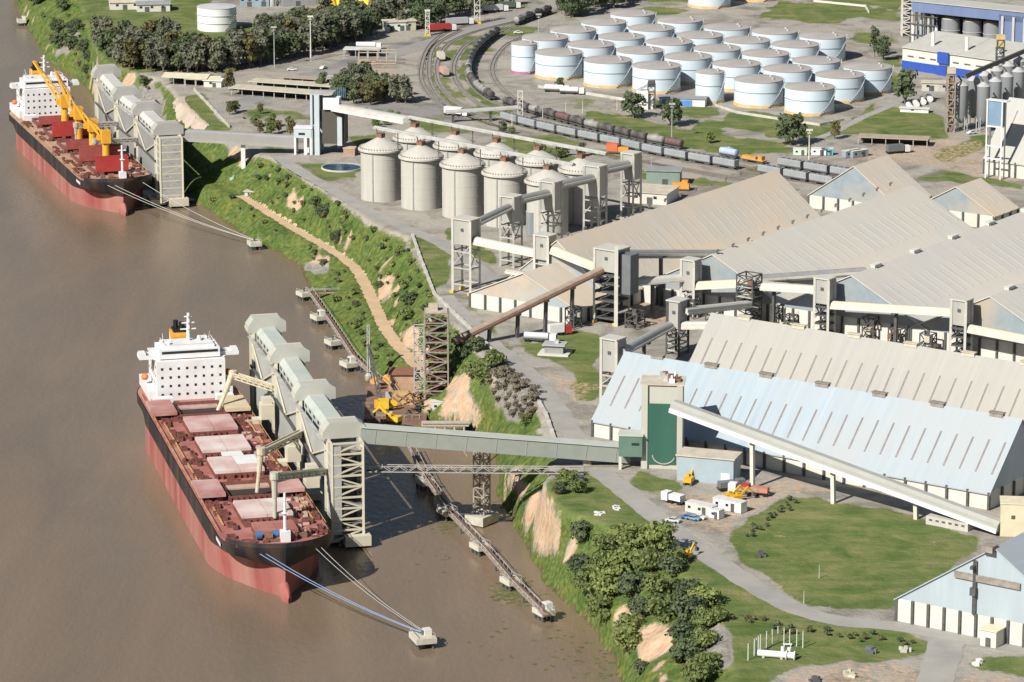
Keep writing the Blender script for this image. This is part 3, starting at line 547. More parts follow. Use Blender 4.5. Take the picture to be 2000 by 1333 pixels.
        if i in open_:
            part('hold', MB().box((cx_, ym, zd+.04), ln-1.1, w_-1.1, .02, (1, 0, 0), (0, 1, 0)), HOLD if not far else mat('grain_hold', (.30, .17, .13), .9, .3, .2, ((.45, .33, .25), .7, .15)))
            part('hold_grain', MB().box((cx_-ln/2+2.4, ym, zd+.1), 3.6, w_-1.6, .45, (1, 0, 0), (0, 1, 0)), mat('bulkhead_pale', (.46, .33, .27), .8, .2, .3))
            if far:
                for sx, n_ in ((1, 1.2),):
                    for q in range(2): part('hatch_cover', MB().box((cx_+sx*(ln/2+.5+q*1.1), ym, zd+1.4), .6, w_-.4, (6.2-q*.7)*(1 if i in (1, 3, 4) else .55), (1, 0, 0), (0, 1, 0)), RED if i in (1, 4) else mat('dull_red_cover', (.34, .085, .07), .7, .2, .3))
            else:
                for sy in (-1, 1):
                    part('hatch_cover', MB().box((cx_+.3, sy*(w_/2+4.6 if sy < 0 else w_/2+3.6), zd+1.6), ln-.6, 7.6, 1.1, (1, 0, 0), (0, 1, 0)), HATCH if i else (HATCH if sy < 0 else mat('cover_cream', (.62, .50, .33), .7, .1, .3)))
        else:
            for sy in (-1, 1): part('hatch_cover', MB().box((cx_, ym+sy*w_/4, zd+1.55), ln-.2, w_/2-.12, .9, (1, 0, 0), (0, 1, 0)), hmats[i] if sy < 0 else (HATCH2 if hmats[i] is HATCH2 else hmats[i]))
        # cross deck clutter forward of the hatch
        g = MB()
        for q in range(16):
            y = RNG.uniform(-Bm/2+2, Bm/2-2); g.box((cx_+ln/2+RNG.uniform(1.0, 5), y, zd), RNG.uniform(.4, 1.4), RNG.uniform(.4, 2.2), RNG.uniform(.5, 1.6), (1, 0, 0), (0, 1, 0))
        part('deck_machinery', g, PIPE)
        for sy in (-1, 1):                         # side deck pipes, frames and walkways
            g = MB()
            for q in range(7):
                x0 = cx_+RNG.uniform(-ln/2, ln/2+5); y0 = sy*RNG.uniform(w_/2+1.2, Bm/2-1.4); ww = RNG.uniform(1.5, 4); dd = RNG.uniform(1, 2.4)
                if abs(y0)+dd > hull_half(min(.97, (x0+L/2)/L), 1, Bm)-.6: continue
                for (xa, ya), (xb, yb) in (((0, 0), (ww, 0)), ((ww, 0), (ww, dd)), ((ww, dd), (0, dd)), ((0, dd), (0, 0))): g.beam((x0+xa, y0+ya*sy, zd+.5), (x0+xb, y0+yb*sy, zd+.5), .22, .9)
            part('deck_piping', g, PIPE)
            if sy > 0 or far:
                g = MB()
                for q in range(12): g.box((cx_+RNG.uniform(-ln/2, ln/2+5), RNG.uniform(w_/2+1, Bm/2-2.2), zd), RNG.uniform(.6, 2.4), RNG.uniform(.5, 1.8), RNG.uniform(.2, .9), (1, 0, 0), (0, 1, 0))
                part('deck_fitting', g, mat('pale_fitting', (.55, .42, .34), .8, .25, .5))
    g = MB()
    for sy in (-1, 1):
        for a in np.arange(.08*L, .88*L, 1.0*6): g.beam((X(a), sy*(Bm/2-.5), zd), (X(a), sy*(Bm/2-.5), zd+1.1), .12)
        g.beam((X(.06*L), sy*(Bm/2-.5), zd+1.1), (X(.885*L), sy*(Bm/2-.5), zd+1.1), .14)
        g.beam((X(.1*L), sy*(Bm/2-3.0), zd+.4), (X(.85*L), sy*(Bm/2-3.0), zd+.4), .35)
    part('railing', g, RAILY)
    # forecastle fittings
    zf = zd+1.0
    b = part('windlass', MB().cone((X(.952*L), -4.2, zf+1), (X(.952*L), -2.2, zf+1), 1.1, 1.1, 10).cone((X(.952*L), 2.0, zf+1), (X(.952*L), 4.0, zf+1), 1.1, 1.1, 10).box((X(.952*L), 0, zf-.2), 2, 9, .6, (1, 0, 0), (0, 1, 0)).box((X(.935*L), -6, zf-.5), 1.5, 2, 1.6, (1, 0, 0), (0, 1, 0)).box((X(.94*L), 6.5, zf-.5), 1.8, 2.6, 1.4, (1, 0, 0), (0, 1, 0)), RUST)
    if not far:
        for y in (-5.6, -1.0): part('winch_drum', MB().cone((X(.943*L), y-.7, zf+1), (X(.943*L), y+.7, zf+1), 1.15, 1.15, 12), BLUEP)
    ym = 1.2; k = MB().cone((X(.958*L), ym, zf-.3), (X(.958*L), ym, zf+13.5), .55, .35, 8).box((X(.958*L), ym, zf-.4), 2.6, 2.6, 3.2, (1, 0, 0), (0, 1, 0)).box((X(.958*L), ym, zf+11.2), .5, 3.2, .5, (1, 0, 0), (0, 1, 0)).box((X(.958*L), ym, zf+7.6), 1.6, 1.6, .3, (1, 0, 0), (0, 1, 0))
    part('foremast', k, SHW)
    # accommodation
    xa = X(12.2); wA_ = 21.5 if not far else 20; z1 = zd+12.6; U1 = (1, 0, 0); V1 = (0, 1, 0)
    acc = part('accommodation', MB().box((xa, 0, zd), 18, wA_, 12.6, U1, V1).box((xa-3, 0, zd), 22, Bm-5, 3.2, U1, V1).box((xa-1.2, 0, z1+.002), 15, wA_+1, .3, U1, V1), SHW)
    g = MB()
    for r_ in range(4):
        for q in range(8):
            y = -wA_/2+1.6+q*(wA_-3.2)/7
            g.box((xa+9.03, y, zd+1.6+r_*2.75), .08, .75, .75, U1, V1)
        for q in range(5): g.box((xa-7+q*3.2, -wA_/2-.03, zd+1.6+r_*2.75), .7, .08, .7, U1, V1)
    part('window', g, GLASS, acc)['kind'] = 'stuff'
    br = part('bridge', MB().box((xa+1.5, 0, z1+.3), 11, 19, 2.9, U1, V1).box((xa+3, 0, z1+.1), 5, Bm, .5, U1, V1).box((xa+5.4, 0, z1+.6), .2, Bm, .8, U1, V1).box((xa+.6, 0, z1+.6), .2, Bm, .8, U1, V1).box((xa+1.0, 0, z1+3.2), 9.5, 16, .8, U1, V1).box((xa+3, Bm/2-1.2, z1+.6), 4, 2, 1.4, U1, V1).box((xa+3, -Bm/2+1.2, z1+.6), 4, 2, 1.4, U1, V1), SHW)
    part('bridge_window', MB().box((xa+7.03, 0, z1+1.9), .1, 17.6, .8, U1, V1), GLASS, br)
    part('bridge_rail', MB().beam((xa-2, -8, z1+5), (xa+5, -8, z1+5), .15).beam((xa-2, 8, z1+5), (xa+5, 8, z1+5), .15).beam((xa+5, -8, z1+5), (xa+5, 8, z1+5), .15), SHW, br)
    xf = X(4.6)
    fu = part('funnel', MB().box((xf, -1.0, zd+3), 6, 5.6, 15.2, U1, V1), FUN if not far else CRY)
    part('funnel_top', MB().box((xf, -1.0, zd+18.2), 5, 4.4, 1.0, U1, V1).cone((xf-1, -2, zd+19), (xf-1, -2, zd+21.4), .8, .8, 8).cone((xf+1, -.4, zd+19), (xf+1, -.4, zd+21.2), .9, .9, 8), BLACK, fu)
    if far: part('funnel_band', MB().box((xf, -1.0, zd+13), 6.1, 5.7, 2.4, U1, V1), RED, fu)
    k = MB().cone((xa-1, .8, z1+3.5), (xa-1, .8, z1+12.0), .65, .35, 8); zq = z1+3.5
    for dz, w_ in ((4, 5), (6, 4), (8, 2.4)): k.box((xa-1, .8, zq+dz), .4, w_, .35, U1, V1); k.box((xa-.6, .8, zq+dz+.3), .7, .7, 1.1, U1, V1)
    part('mast', k, SHW)
    g = MB()
    for y in (-7.5, -5, 5.5, 7): g.cone((xa+RNG.uniform(-3, 3), y, z1+4), (xa+RNG.uniform(-3, 3), y, z1+6.4+RNG.uniform(0, 1.5)), .12, .06, 5)
    g.box((xa+3, -6.5, z1+4), 1.4, 1.4, 1.2, U1, V1).box((xa-2, 5.8, z1+4), 1.2, 2, 1.0, U1, V1).cone((xa, 4, z1+4), (xa, 4, z1+5.6), .8, .5, 8)
    part('antenna', g, SHW)
    for sy in (-1, 1): part('lifeboat', MB().lathe((X(11), sy*(wA_/2+2.4), zd+4.4), [(0, 0), (.9, .3), (1.2, 1.1), (.8, 2), (0, 2.3)], 10), mat('lifeboat_orange', (.75, .2, .06), .5, .1, .5))
    part('poop_house', MB().box((X(3.4), 0, zd), 5, Bm*.55, 2.6, U1, V1).box((X(25.5), -Bm/2+6, zd), 3.2, 6, 2.4, U1, V1).box((X(25), Bm/2-6, zd), 3.4, 5.4, 2.2, U1, V1), SHW)
    return t, part, X, zd, f
HN = [(29, 44.4), (49.5, 65), (73.2, 88.6), (96, 111.5), (119.5, 135), (142, 157.5), (164, 173.5)]
bow_n = P(570, 1172, 0); fn = Vector((.2335, -.972, 0)); stb = Vector((-.972, -.2335, 0))
near, npart, NX, nzd, _ = ship('bulk_carrier', 'large bulk carrier with white bridge block and pale red hatches, moored in front', 186, 31.4, 13.8, 8.3, bow_n+stb*1.4, fn, HN, [HATCH, HATCH, HATCH2, HATCH2, HATCH, HATCH2, DRED], {0, 4})
npart('cargo_tarpaulin', MB().box((NX(92.4), 1, nzd+1.2), 5.5, 6, .7, (1, 0, 0), (0, 1, 0)).box((NX(101), 3.4, nzd+2.46), 9, 6.6, .06, (1, 0, 0), (0, 1, 0)), SHW)
bow_f = P(243, 420, 0); ff = Vector((.312, -.950, 0))
HF = [(28, 42), (53, 70), (80, 98), (107, 124), (132, 147)]
far_, fpart, FX, fzd, _ = ship('bulk_carrier', 'smaller bulk carrier with tall yellow deck cranes and raised red hatch covers, farther upstream', 169, 29.5, 12.2, 6.9, bow_f, ff, HF, [HATCH]*5, {0, 1, 2, 3, 4}, far=True)
for i, (x, hx, hy, tx, ty, back) in enumerate(((47, 133, 222, 66, 120, 17), (75, 152, 245, 109, 140, 16), (102.5, 186, 282, 150, 208, 17), (128, 209, 304, 172, 232, 17))):
    yy = 2.0; b = MB().cone((FX(x), yy, fzd), (FX(x), yy, fzd+9), 1.5, 1.4, 12)
    cr = fpart('deck_crane', b, CRY); p0 = Vector((FX(x), yy, fzd+9)); wc = far_.location+ff*FX(x); tw = Q(tx, ty, wc.y+back)-far_.location
    tip = Vector((tw.dot(ff), tw.dot(Vector((-ff.y, ff.x, 0))), tw.z))
    fpart('crane_house', MB().box((FX(x), yy, fzd+9.01), 3.8, 3.6, 5.2, (1, 0, 0), (0, 1, 0)).box((FX(x)-1.6, yy-2.4, fzd+10), 1.8, 1.6, 2, (1, 0, 0), (0, 1, 0)), CRY, cr)
    j = MB()
    for s_ in (-1, 1): j.beam(p0+Vector((-1.4, s_*1.3, 1.2)), tip+Vector((0, s_*.3, 0)), .55, .75)
    for q in range(1, 8):
        a = p0.lerp(tip, q/8); w_ = 1.3-1.0*q/8; j.beam(a+Vector((0, -w_, .4)), a+Vector((0, w_, .4)), .3)
    fpart('jib', j, CRY, cr); g = MB()
    for s_ in (-.5, .5): g.beam(p0+Vector((0, s_, 5.2)), tip+Vector((0, s_*.4, .3)), .12)
    fpart('luffing_wire', g, DARKST, cr)
# ================================================= mooring lines and dolphins
DOLC = mat('dolphin_concrete', (.60, .57, .47), .9, .15, .4, ((.33, .30, .24), .6, .3)); ROPE = mat('mooring_rope', (.50, .50, .47), .8, .1, 1); ROPEB = mat('blue_rope', (.22, .32, .48), .8, .1, 1)
WOOD = mat('weathered_deck', (.33, .27, .215), .9, .25, .5)
def dolphin(px, py, label, rz=0, s=1.0, kind=0):
    p = P(px, py, 0); t = thing('mooring_dolphin', p, label, 'mooring dolphin', 'concrete dolphins along the river'); q = Vector(p); u = Vector((math.cos(rz), math.sin(rz), 0)); v = Vector((-u.y, u.x, 0))
    obj('cap', MB().box(q+UZ*1.6, 5.6*s, 7.5*s, 1.5, u, v), DOLC, t)
    pl = None
    for a in (-1, 1):
        for b in (-1, 0, 1):
            w = u*a*2*s+v*b*2.8*s
            if pl is None: pl = obj('pile', MB().cone(Vector((0, 0, -3)), Vector((0, 0, 1.7)), .4, .4, 8), DARKST, None); pl.parent = t; pl.location = w
            else: put(pl, t, w)
    obj('bollard', MB().cone(q+UZ*3.1, q+UZ*4.0, .35, .3, 8).cone(q+UZ*4.0, q+UZ*4.25, .5, .5, 8), DARKST, t)
    if kind: obj('hut', MB().box(q+UZ*3.1+u*1.2, 2.0, 2.4, 1.6, u, v), CONCW, t)
    r = MB()
    for a in (-1, 1): r.beam(q+u*a*2.5*s-v*3.4*s+UZ*4.0, q+u*a*2.5*s+v*3.4*s+UZ*4.0, .1).beam(q+u*a*2.5*s-v*3.4*s+UZ*3.1, q+u*a*2.5*s-v*3.4*s+UZ*4.0, .1).beam(q+u*a*2.5*s+v*3.4*s+UZ*3.1, q+u*a*2.5*s+v*3.4*s+UZ*4.0, .1)
    obj('railing', r, STEEL, t); return q
DL = [((594, 586), 'at the upstream end of the long catwalk', 0), ((622, 632), 'with a white block, second from the upstream end of the catwalk', 1), ((650, 681), 'third from the upstream end of the catwalk', 0), ((681, 724), 'just upstream of the yellow crane barge', 1),
      ((830, 955), 'under the shadow of the loading tower', 0), ((874, 1014), 'beside the lattice pier of the green gallery', 0), ((938, 1082), 'third from the downstream end of the catwalk', 0), ((998, 1150), 'standing among floating weeds near the bank', 0), ((1062, 1210), 'at the downstream end of the long catwalk', 1)]
for (x, y), l, k in DL: dolphin(x, y, 'concrete mooring dolphin '+l, .5, .75 if y > 700 else .72, k)
dn = dolphin(826, 1262, 'lone concrete dolphin holding the near ship bow lines', .3, 1.0, 1)
df = dolphin(497, 487, 'small concrete dolphin holding the far ship bow lines by the grassy bank', .3, .8, 0)
dolphin(42, 50, 'tiny pale dolphin in the far upper left of the river', .2, .8, 1)
def rope(a, b, sag, label, m, r=.12):
    pts = [a.lerp(b, i/10)-UZ*sag*4*(i/10)*(1-i/10) for i in range(11)]
    o = obj('mooring_line', MB().tube(pts, r, 5), m, None, loc=a); tag(o, label, 'mooring line', 'bow mooring lines')
nb = lambda s_, y, z: bow_n+stb*1.4-fn*(186*(1-s_))-stb*y+UZ*z
for i, (s_, y, m) in enumerate(((.975, -8, ROPEB), (.983, -6, ROPEB), (.975, 8.5, ROPE), (.965, 10, ROPE))):
    rope(nb(s_, y, 13.4), dn+Vector((-.8+.5*i, 0, 3.9)), 1.5, ['blue line from the near ship bow to the lone dolphin, outer strand', 'blue line from the near ship bow to the lone dolphin, inner strand', 'thin pale line from the near ship port bow to the lone dolphin', 'thin pale line from the near ship port side, nearest the quay'][i], m, .11 if i < 2 else .07)
fb = lambda s_, y, z: bow_f-ff*(169*(1-s_))+Vector((.95, .312, 0))*y+UZ*z
for i, (s_, y) in enumerate(((.975, -7), (.985, -4), (.975, 8))): rope(fb(s_, y, 12.2), df+Vector((-.6+.5*i, 0, 3.6)), 1.5, 'pale line from the far ship bow to the small dolphin, '+['outermost strand', 'middle strand', 'strand nearest the bank'][i], ROPE, .1)
def catwalk(pts, label, w=1.9, z=3.4, posts=True):
    q = [P(x, y, z) for x, y in pts]; t = thing('catwalk', flat(q[0], 0), label, 'catwalk')
    b = MB()
    for a, c in zip(q, q[1:]): b.beam(a-UZ*.4, c-UZ*.4, w, .45)
    obj('walkway_deck', b, WOOD, t); r = MB()
    for a, c in zip(q, q[1:]):
        d = (c-a).normalized(); s_ = Vector((-d.y, d.x, 0))*w/2; n = max(2, int((c-a).length/4))
        for sg in (-1, 1):
            r.beam(a+s_*sg+UZ*1.0, c+s_*sg+UZ*1.0, .14)
            for i in range(n): r.beam(a.lerp(c, i/n)+s_*sg, a.lerp(c, i/n)+s_*sg+UZ*1.0, .12)
    obj('handrail', r, STEEL, t)
    b = MB()
    for a, c in zip(q, q[1:]):
        d = (c-a).normalized(); s_ = Vector((-d.y, d.x, 0))*w*.28
        b.beam(a+s_*.9-UZ*.05, c+s_*.9-UZ*.05, .5, .3)
    obj('pipe', b, RUST, t)
    if posts:
        b = MB()
        for a, c in zip(q, q[1:]):
            n = max(2, int((c-a).length/14))
            for i in range(n): p = a.lerp(c, (i+.5)/n); b.cone(flat(p, -3), p-UZ*.5, .3, .3, 7)
        obj('pile', b, DARKST, t)['kind'] = 'stuff'
catwalk([(604, 566), (650, 632), (692, 696), (745, 745)], 'long rusty river catwalk upstream of the yellow crane barge')
catwalk([(800, 868), (832, 930), (882, 1002), (955, 1078), (1008, 1140), (1066, 1198)], 'long rusty river catwalk passing under the green gallery')
catwalk([(606, 571), (664, 569)], 'short brown gangway from the catwalk end to the grassy bank', 1.6)
# ================================================= shiploading terminals
PALE = mat('terminal_pale', (.50, .50, .44), .7, .1, .2, ((.40, .385, .33), .6, .1)); PALE2 = mat('terminal_panel', (.43, .44, .41), .75, .08, .15, ((.35, .34, .30), .6, .08)); GREENP = mat('terminal_green', (.47, .52, .47), .6, .1, .2, ((.52, .50, .42), .5, .1))
CREAM = mat('cream_steel', (.64, .60, .47), .65, .12, .3, ((.45, .38, .26), .5, .3))
def lattice(b, c0, u, v, w, d, z0, z1, n, t=.3, x=True):
    cs = [c0+u*a*w/2+v*e*d/2 for a, e in ((-1, -1), (1, -1), (1, 1), (-1, 1))]
    for c in cs: b.beam(flat(c, z0), flat(c, z1), t*1.4)
    for i in range(n):
        za, zb = z0+(z1-z0)*i/n, z0+(z1-z0)*(i+1)/n
        for k in range(4):
            p, q = cs[k], cs[(k+1) % 4]; b.beam(flat(p, zb), flat(q, zb), t)
            if x: b.beam(flat(p, za if i % 2 else zb), flat(q, zb if i % 2 else za), t*.8)
def terminal(label, pts, zh, wall_z0, m_h, m_g, m_w, z_end, solid=False):
    t = thing('shiploading_terminal', flat(pts[-1], 0), label, 'shiploader'); H_ = [flat(p, zh) for p in pts]
    d = (H_[-1]-H_[0]).normalized(); s = Vector((-d.y, d.x, 0))                 # d along the berth towards us, s to the shore
    if s.x < 0: s = -s
    for i, h in enumerate(H_):
        c = h; k = MB(); prof = [(-6.0, -2.0), (-6.0, 0.2), (-4.2, 2.6), (4.4, 2.6), (6.2, 1.4), (6.2, -2.0)]
        a = [c+s*x+UZ*z-d*2.8 for x, z in prof]; b_ = [p+d*5.6 for p in a]; a2 = [p+d*1.3 for p in a[1:5]]; n = 6
        k.add(a+b_, [tuple(range(n)), tuple(range(2*n-1, n-1, -1))]+[(j, n+j, n+(j+1) % n, (j+1) % n) for j in range(n)])
        hd = obj('transfer_hood', k, m_h, t)
        obj('hood_trim', MB().beam(c+s*-4.2+UZ*2.62-d*2.8, c+s*4.4+UZ*2.62-d*2.8, .4, .25).beam(c+s*-6.05-UZ*.9-d*2.8, c+s*-6.05-UZ*.9+d*2.8, .3, .8), CREAM, hd)
        for sg in (-1, 1):
            for e in (-1, 1): obj('leg', MB().beam(flat(c+s*sg*4.3+d*e*2.2, 0), flat(c+s*sg*4.3+d*e*2.2, zh-2), 1.1), CREAM if sg < 0 else PALE2, t)
        obj('pile_cap', MB().box(flat(c-s*3.2, .6), 9, 9.5, 2.2, d, s), CREAM, t)
    for i, (a, c) in enumerate(zip(H_, H_[1:])):
        p0, p1 = a+d*2.6-UZ*.6, c-d*2.6-UZ*.6; k = MB(); pr = [(-3.3, -3.6), (-3.3, -1.4), (-1.9, .2), (2.6, .2), (2.6, -3.6)]
        A_ = [p0+s*x+UZ*z for x, z in pr]; B_ = [p1+s*x+UZ*z for x, z in pr]; n = 5
        k.add(A_+B_, [tuple(range(n)), tuple(range(2*n-1, n-1, -1))]+[(j, n+j, n+(j+1) % n, (j+1) % n) for j in range(n)]); gl = obj('gallery', k, m_g, t)
        k = MB()
        for q in range(6): w = p0.lerp(p1, (q+.5)/6); k.box(w+s*-3.36-UZ*2.7, 2.4, .08, .9, d, s)
        obj('window', k, GLASS, gl)['kind'] = 'stuff'
        w0, w1 = flat(a-s*4.2+d*.6, 0), flat(c-s*4.2-d*.6, 0); z0 = wall_z0[i]
        obj('side_wall', MB().add([flat(w0, z0), flat(w1, z0), flat(w1, zh-4.6), flat(w0, zh-4.6)]+[flat(x+s*.3, z) for x, z in ((w0, z0), (w1, z0), (w1, zh-4.6), (w0, zh-4.6))], [(0, 1, 2, 3), (7, 6, 5, 4), (0, 4, 5, 1), (3, 2, 6, 7), (0, 3, 7, 4), (1, 5, 6, 2)]), m_w, t)
        k = MB(); zm = zh-9
        k.beam(flat(w0, zh-5)-s*.4, flat(w0.lerp(w1, .5), zm-4)-s*.6, .45).beam(flat(w0.lerp(w1, .5), zm-4)-s*.6, flat(w1, zh-6)-s*.4, .45)
        obj('wall_brace', k, CREAM, t)
        obj('gantry_rail', MB().beam(flat(w0, zh-13)-s*.8, flat(w1, zh-13)-s*.8, .5, .8), DARKST, t)
        k = MB()
        for q in range(5): w = w0.lerp(w1, q/4); k.beam(flat(w, zh-4.4)-s*.3, flat(w, zh-2.5)-s*.3, .2)
        k.beam(flat(w0, zh-3.4)-s*1.1, flat(w1, zh-3.4)-s*1.1, 1.2, .15); obj('walkway', k, STEEL, t)
    e = flat(H_[-1]+d*4.4, 0); k = MB(); lattice(k, e, s, d, 9, 6.5, 2, zh-2.2, 9, .5); obj('end_tower', k, CREAM, t)
    k = MB(); n = 11
    for i in range(n):                             # stair flights zigzagging up the open tower
        za, zb = 2+(zh-5)*i/n, 2+(zh-5)*(i+1)/n; sg = 1 if i % 2 else -1
        k.beam(flat(e-s*3.4*sg+d*2.2, za), flat(e+s*3.4*sg+d*2.2, zb), 1.3, .45); k.box(flat(e+s*3.8*sg+d*1.0, zb-.2), 1.6, 4, .3, s, d)
        if i % 2: k.box(flat(e, zb), 8.4, 5.6, .25, s, d)
    obj('stair_flight', k, mat('stair_grey', (.30, .29, .26), .7, .3, .6), t)
    if not solid:
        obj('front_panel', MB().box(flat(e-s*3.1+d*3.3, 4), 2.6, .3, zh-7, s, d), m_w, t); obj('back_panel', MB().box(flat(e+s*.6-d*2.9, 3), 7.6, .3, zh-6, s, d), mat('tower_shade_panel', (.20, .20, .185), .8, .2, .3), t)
    if solid: obj('front_wall', MB().box(flat(e, 3), 8.6, 6.9, zh-5.5, s, d), mat('far_front', (.43, .43, .41), .8, .1, .15, ((.33, .32, .30), .6, .1), streak=True), t)
    obj('side_panel', MB().box(flat(e-s*4.55, 6), .35, 6.4, zh-9, s, d), m_w, t)
    obj('pile_cap', MB().box(flat(e+s*2.5+d*3.2, .8), 7.5, 5, 3.0, s, d), CREAM, t)
    k = MB()
    for i in range(9): k.cone(flat(e+s*RNG.uniform(-4, 6)+d*RNG.uniform(-3, 5), -3), flat(e+s*RNG.uniform(-4, 6)+d*RNG.uniform(-3, 5), 1), .45, .45, 7)
    obj('pile', k, DARKST, t)['kind'] = 'stuff'
    return t, d, s, H_
def arm(t, root, knee, foot, m=BEIGE, w=1.6, box=None):
    k = MB(); n = 7; dr = (knee-root); sd_ = Vector((-dr.y, dr.x, 0)).normalized()*w/2
    for a in (-1, 1):
        for z in (-.8, .8): k.beam(root+sd_*a+UZ*z, knee+sd_*a+UZ*z, .35)
    for i in range(n):
        p, q = root.lerp(knee, i/n), root.lerp(knee, (i+1)/n)
        for a in (-1, 1): k.beam(p+sd_*a-UZ*.8, q+sd_*a+UZ*.8, .25)
        k.beam(p-sd_-UZ*.8, p+sd_-UZ*.8, .25)
    k.beam(root+UZ*.2, knee+UZ*.2, w*.8, .9)
    bm = obj('loading_boom', k, m, t); obj('spout', MB().cone(knee+UZ*1.2, knee.lerp(foot, .5), 1.0, .75, 10).cone(knee.lerp(foot, .5), foot, .6, .6, 10).cone(knee-UZ*.6, knee+UZ*1.4, 1.3, 1.3, 10), m, bm)
zhn = V(668, 838, 1048, 1).z; Hn = [P(x, y, zhn) for x, y in ((518, 634), (563, 692), (612, 764), (668, 838))]
tn, dn_, sn_, HN_ = terminal('pale green shiploading terminal with four hoods beside the near ship', Hn, zhn, [2.5, 3, 15], PALE, GREENP, PALE2, 2)
def nearpt(px, py, z): return P(px, py, z)
f1 = P(425, 803, 15); arm(tn, HN_[1]-sn_*4.4-dn_*2-UZ*11, Q(455, 733, f1.y+6), f1)
f2 = P(502, 962, 15); arm(tn, HN_[2]-sn_*4.4+dn_*4-UZ*11.5, Q(510, 884, f2.y), f2)
f3 = P(537, 1012, 15); arm(tn, HN_[3]-sn_*4.6+dn_*1-UZ*12, Q(536, 932, f3.y), f3, mat('grey_green_pipe', (.50, .50, .40), .6, .15, .4))
for i, dd in ((1, 6), (2, 9), (3, -6)):
    c = HN_[i]-sn_*8+dn_*dd; obj('loader_carriage', MB().box(flat(c, 15), 5, 4, 4.5, dn_, sn_).box(flat(c, 19.5), 3, 3, 2, dn_, sn_).box(flat(c-sn_*3.2, 12), 4, 2.4, 3, dn_, sn_), CREAM, tn)
obj('quay_platform', MB().box(flat(HN_[2]-sn_*8+dn_*2, 2), 84, 3.4, .8, dn_, sn_), CREAM, tn)
zhf = V(325, 252, 398, 0).z; Hf = [P(x, y, zhf) for x, y in ((207, 141), (246, 183), (285, 213), (326, 252))]
FPALE = mat('far_terminal_pale', (.40, .39, .36), .75, .08, .2); FW = mat('far_terminal_panel', (.31, .31, .30), .8, .08, .15, ((.26, .25, .235), .5, .08))
tf, df_, sf_, HF_ = terminal('grey shiploading terminal beside the far ship with yellow cranes', Hf, zhf, [3, 3, 3], FPALE, mat('far_gallery', (.56, .55, .51), .7, .08, .2), FW, 2, True)
for i, (fx, fy, kx, ky) in enumerate(((128, 205, 172, 230), (168, 260, 168, 268))):
    k = HF_[i+1]-sf_*22+df_*3-UZ*12; arm(tf, HF_[i+1]-sf_*4.5+df_*3-UZ*12, k, k-UZ*7, mat('far_boom', (.42, .38, .32), .7, .15, .4))
# ================================================= conveyor towers and galleries
TOWC = mat('tower_cladding', (.33, .34, .325), .6, .12, .25, ((.55, .50, .40), .6, .15), streak=True); GALC = mat('gallery_sheet', (.56, .56, .52), .55, .1, .25, ((.62, .56, .45), .7, .1)); GALT = mat('tan_gallery_sheet', (.68, .62, .50), .6, .1, .25, ((.74, .58, .38), .8, .12)); PIPEG = mat('grey_tube', (.30, .305, .30), .5, .1, .3, ((.42, .39, .33), .5, .2))
POSTW = mat('pale_post', (.66, .65, .58), .7, .1, .4, ((.5, .43, .32), .4, .3)); YFOOT = mat('yellow_foot', (.72, .47, .10), .7, .2, .5)
TW = {}
def tower(key, label, xl, yb, wa, wb, ytop, ybox, lev=4, box=TOWC, post=POSTW, feet=False, stair=False, z0=20.0, tb=True, name='conveyor_tower'):
    c0 = P(xl, yb, z0); zt = ZT(c0, ytop); zb = ZT(c0, ybox); t = thing(name, c0, label, 'conveyor tower', 'transfer towers of the conveyor system'); m = c0+A*wa/2+B*wb/2
    b = MB(); cs = [c0, c0+A*wa, c0+A*wa+B*wb, c0+B*wb]
    obj('housing', MB().box(flat(m, zb), wa-.25, wb-.25, zt-zb, A, B), box, t)
    obj('roof', MB().box(flat(m, zt), wa+.7, wb+.7, .4, A, B), GALC, t)
    for k, c in enumerate(cs): obj('post', MB().beam(flat(c, z0-.5), flat(c, zt-.02), .75), post, t)
    n = lev
    for i in range(n):
        z = z0+(zb-z0)*(i+.5)/n+.4
        for k in range(4): b.beam(flat(cs[k], z), flat(cs[(k+1) % 4], z), .42)
        if stair and i % 1 == 0:
            b.box(flat(m, z), wa-.8, wb-.8, .22, A, B); b.beam(flat(c0+A*1+B*1, z), flat(c0+A*(wa-1)+B*1, z+(zb-z0)/n), 1.0, .25)
    for k in range(4):
        p, q = cs[k], cs[(k+1) % 4]
        if tb: b.beam(flat(p, z0+(zb-z0)*.55), flat(q, zb), .28)
    obj('bracing', b, DARKST if stair else STEEL, t)
    if feet: 
        for c in cs: obj('foot', MB().box(flat(c, z0), 1.5, 1.5, .9, A, B), YFOOT, t)
    d = MB().box(flat(c0+A*wa*.55-B*.06, zb+(zt-zb)*.55), 1.1, .12, 1.0, A, B); obj('vent_louvre', d, DARKST, t)
    TW[key] = (c0, wa, wb, zt, zb); return t
tower('K1', 'tall pale open legged tower where the grey tube turns, nearest the river bluff', 884, 572, 7.4, 5.6, 428, 476, 3, feet=True)
tower('K2', 'pale boxy conveyor tower between the bluff tower and the dark stair tower', 1043, 590, 5.6, 5, 460, 506, 4)
tower('K3', 'big dark conveyor tower full of stairs beside the tan warehouse', 1160, 630, 8.5, 8, 486, 528, 6, stair=True, feet=True)
tower('K4', 'pale conveyor tower in front of the second dusty roof, right of the stair tower', 1329, 617, 5.0, 4.4, 508, 566, 3)
tower('K6', 'pale conveyor tower at the foot of the slotted vent warehouse', 1589, 659, 5.2, 4.4, 544, 592, 4, stair=True)
tower('K7', 'rightmost pale conveyor tower rising behind the pale grey ribbed roof', 1855, 702, 5.2, 4.4, 586, 634, 4, stair=True)
tower('K8', 'white posted conveyor tower at the left end of the pale blue roof', 1173, 786, 5.6, 5, 662, 724, 3, post=POSTW)
tower('K9', 'small boxy conveyor tower on dark lattice legs left of the grey ribbed roof', 1302, 692, 4.6, 5.5, 588, 640, 4, post=DARKST)
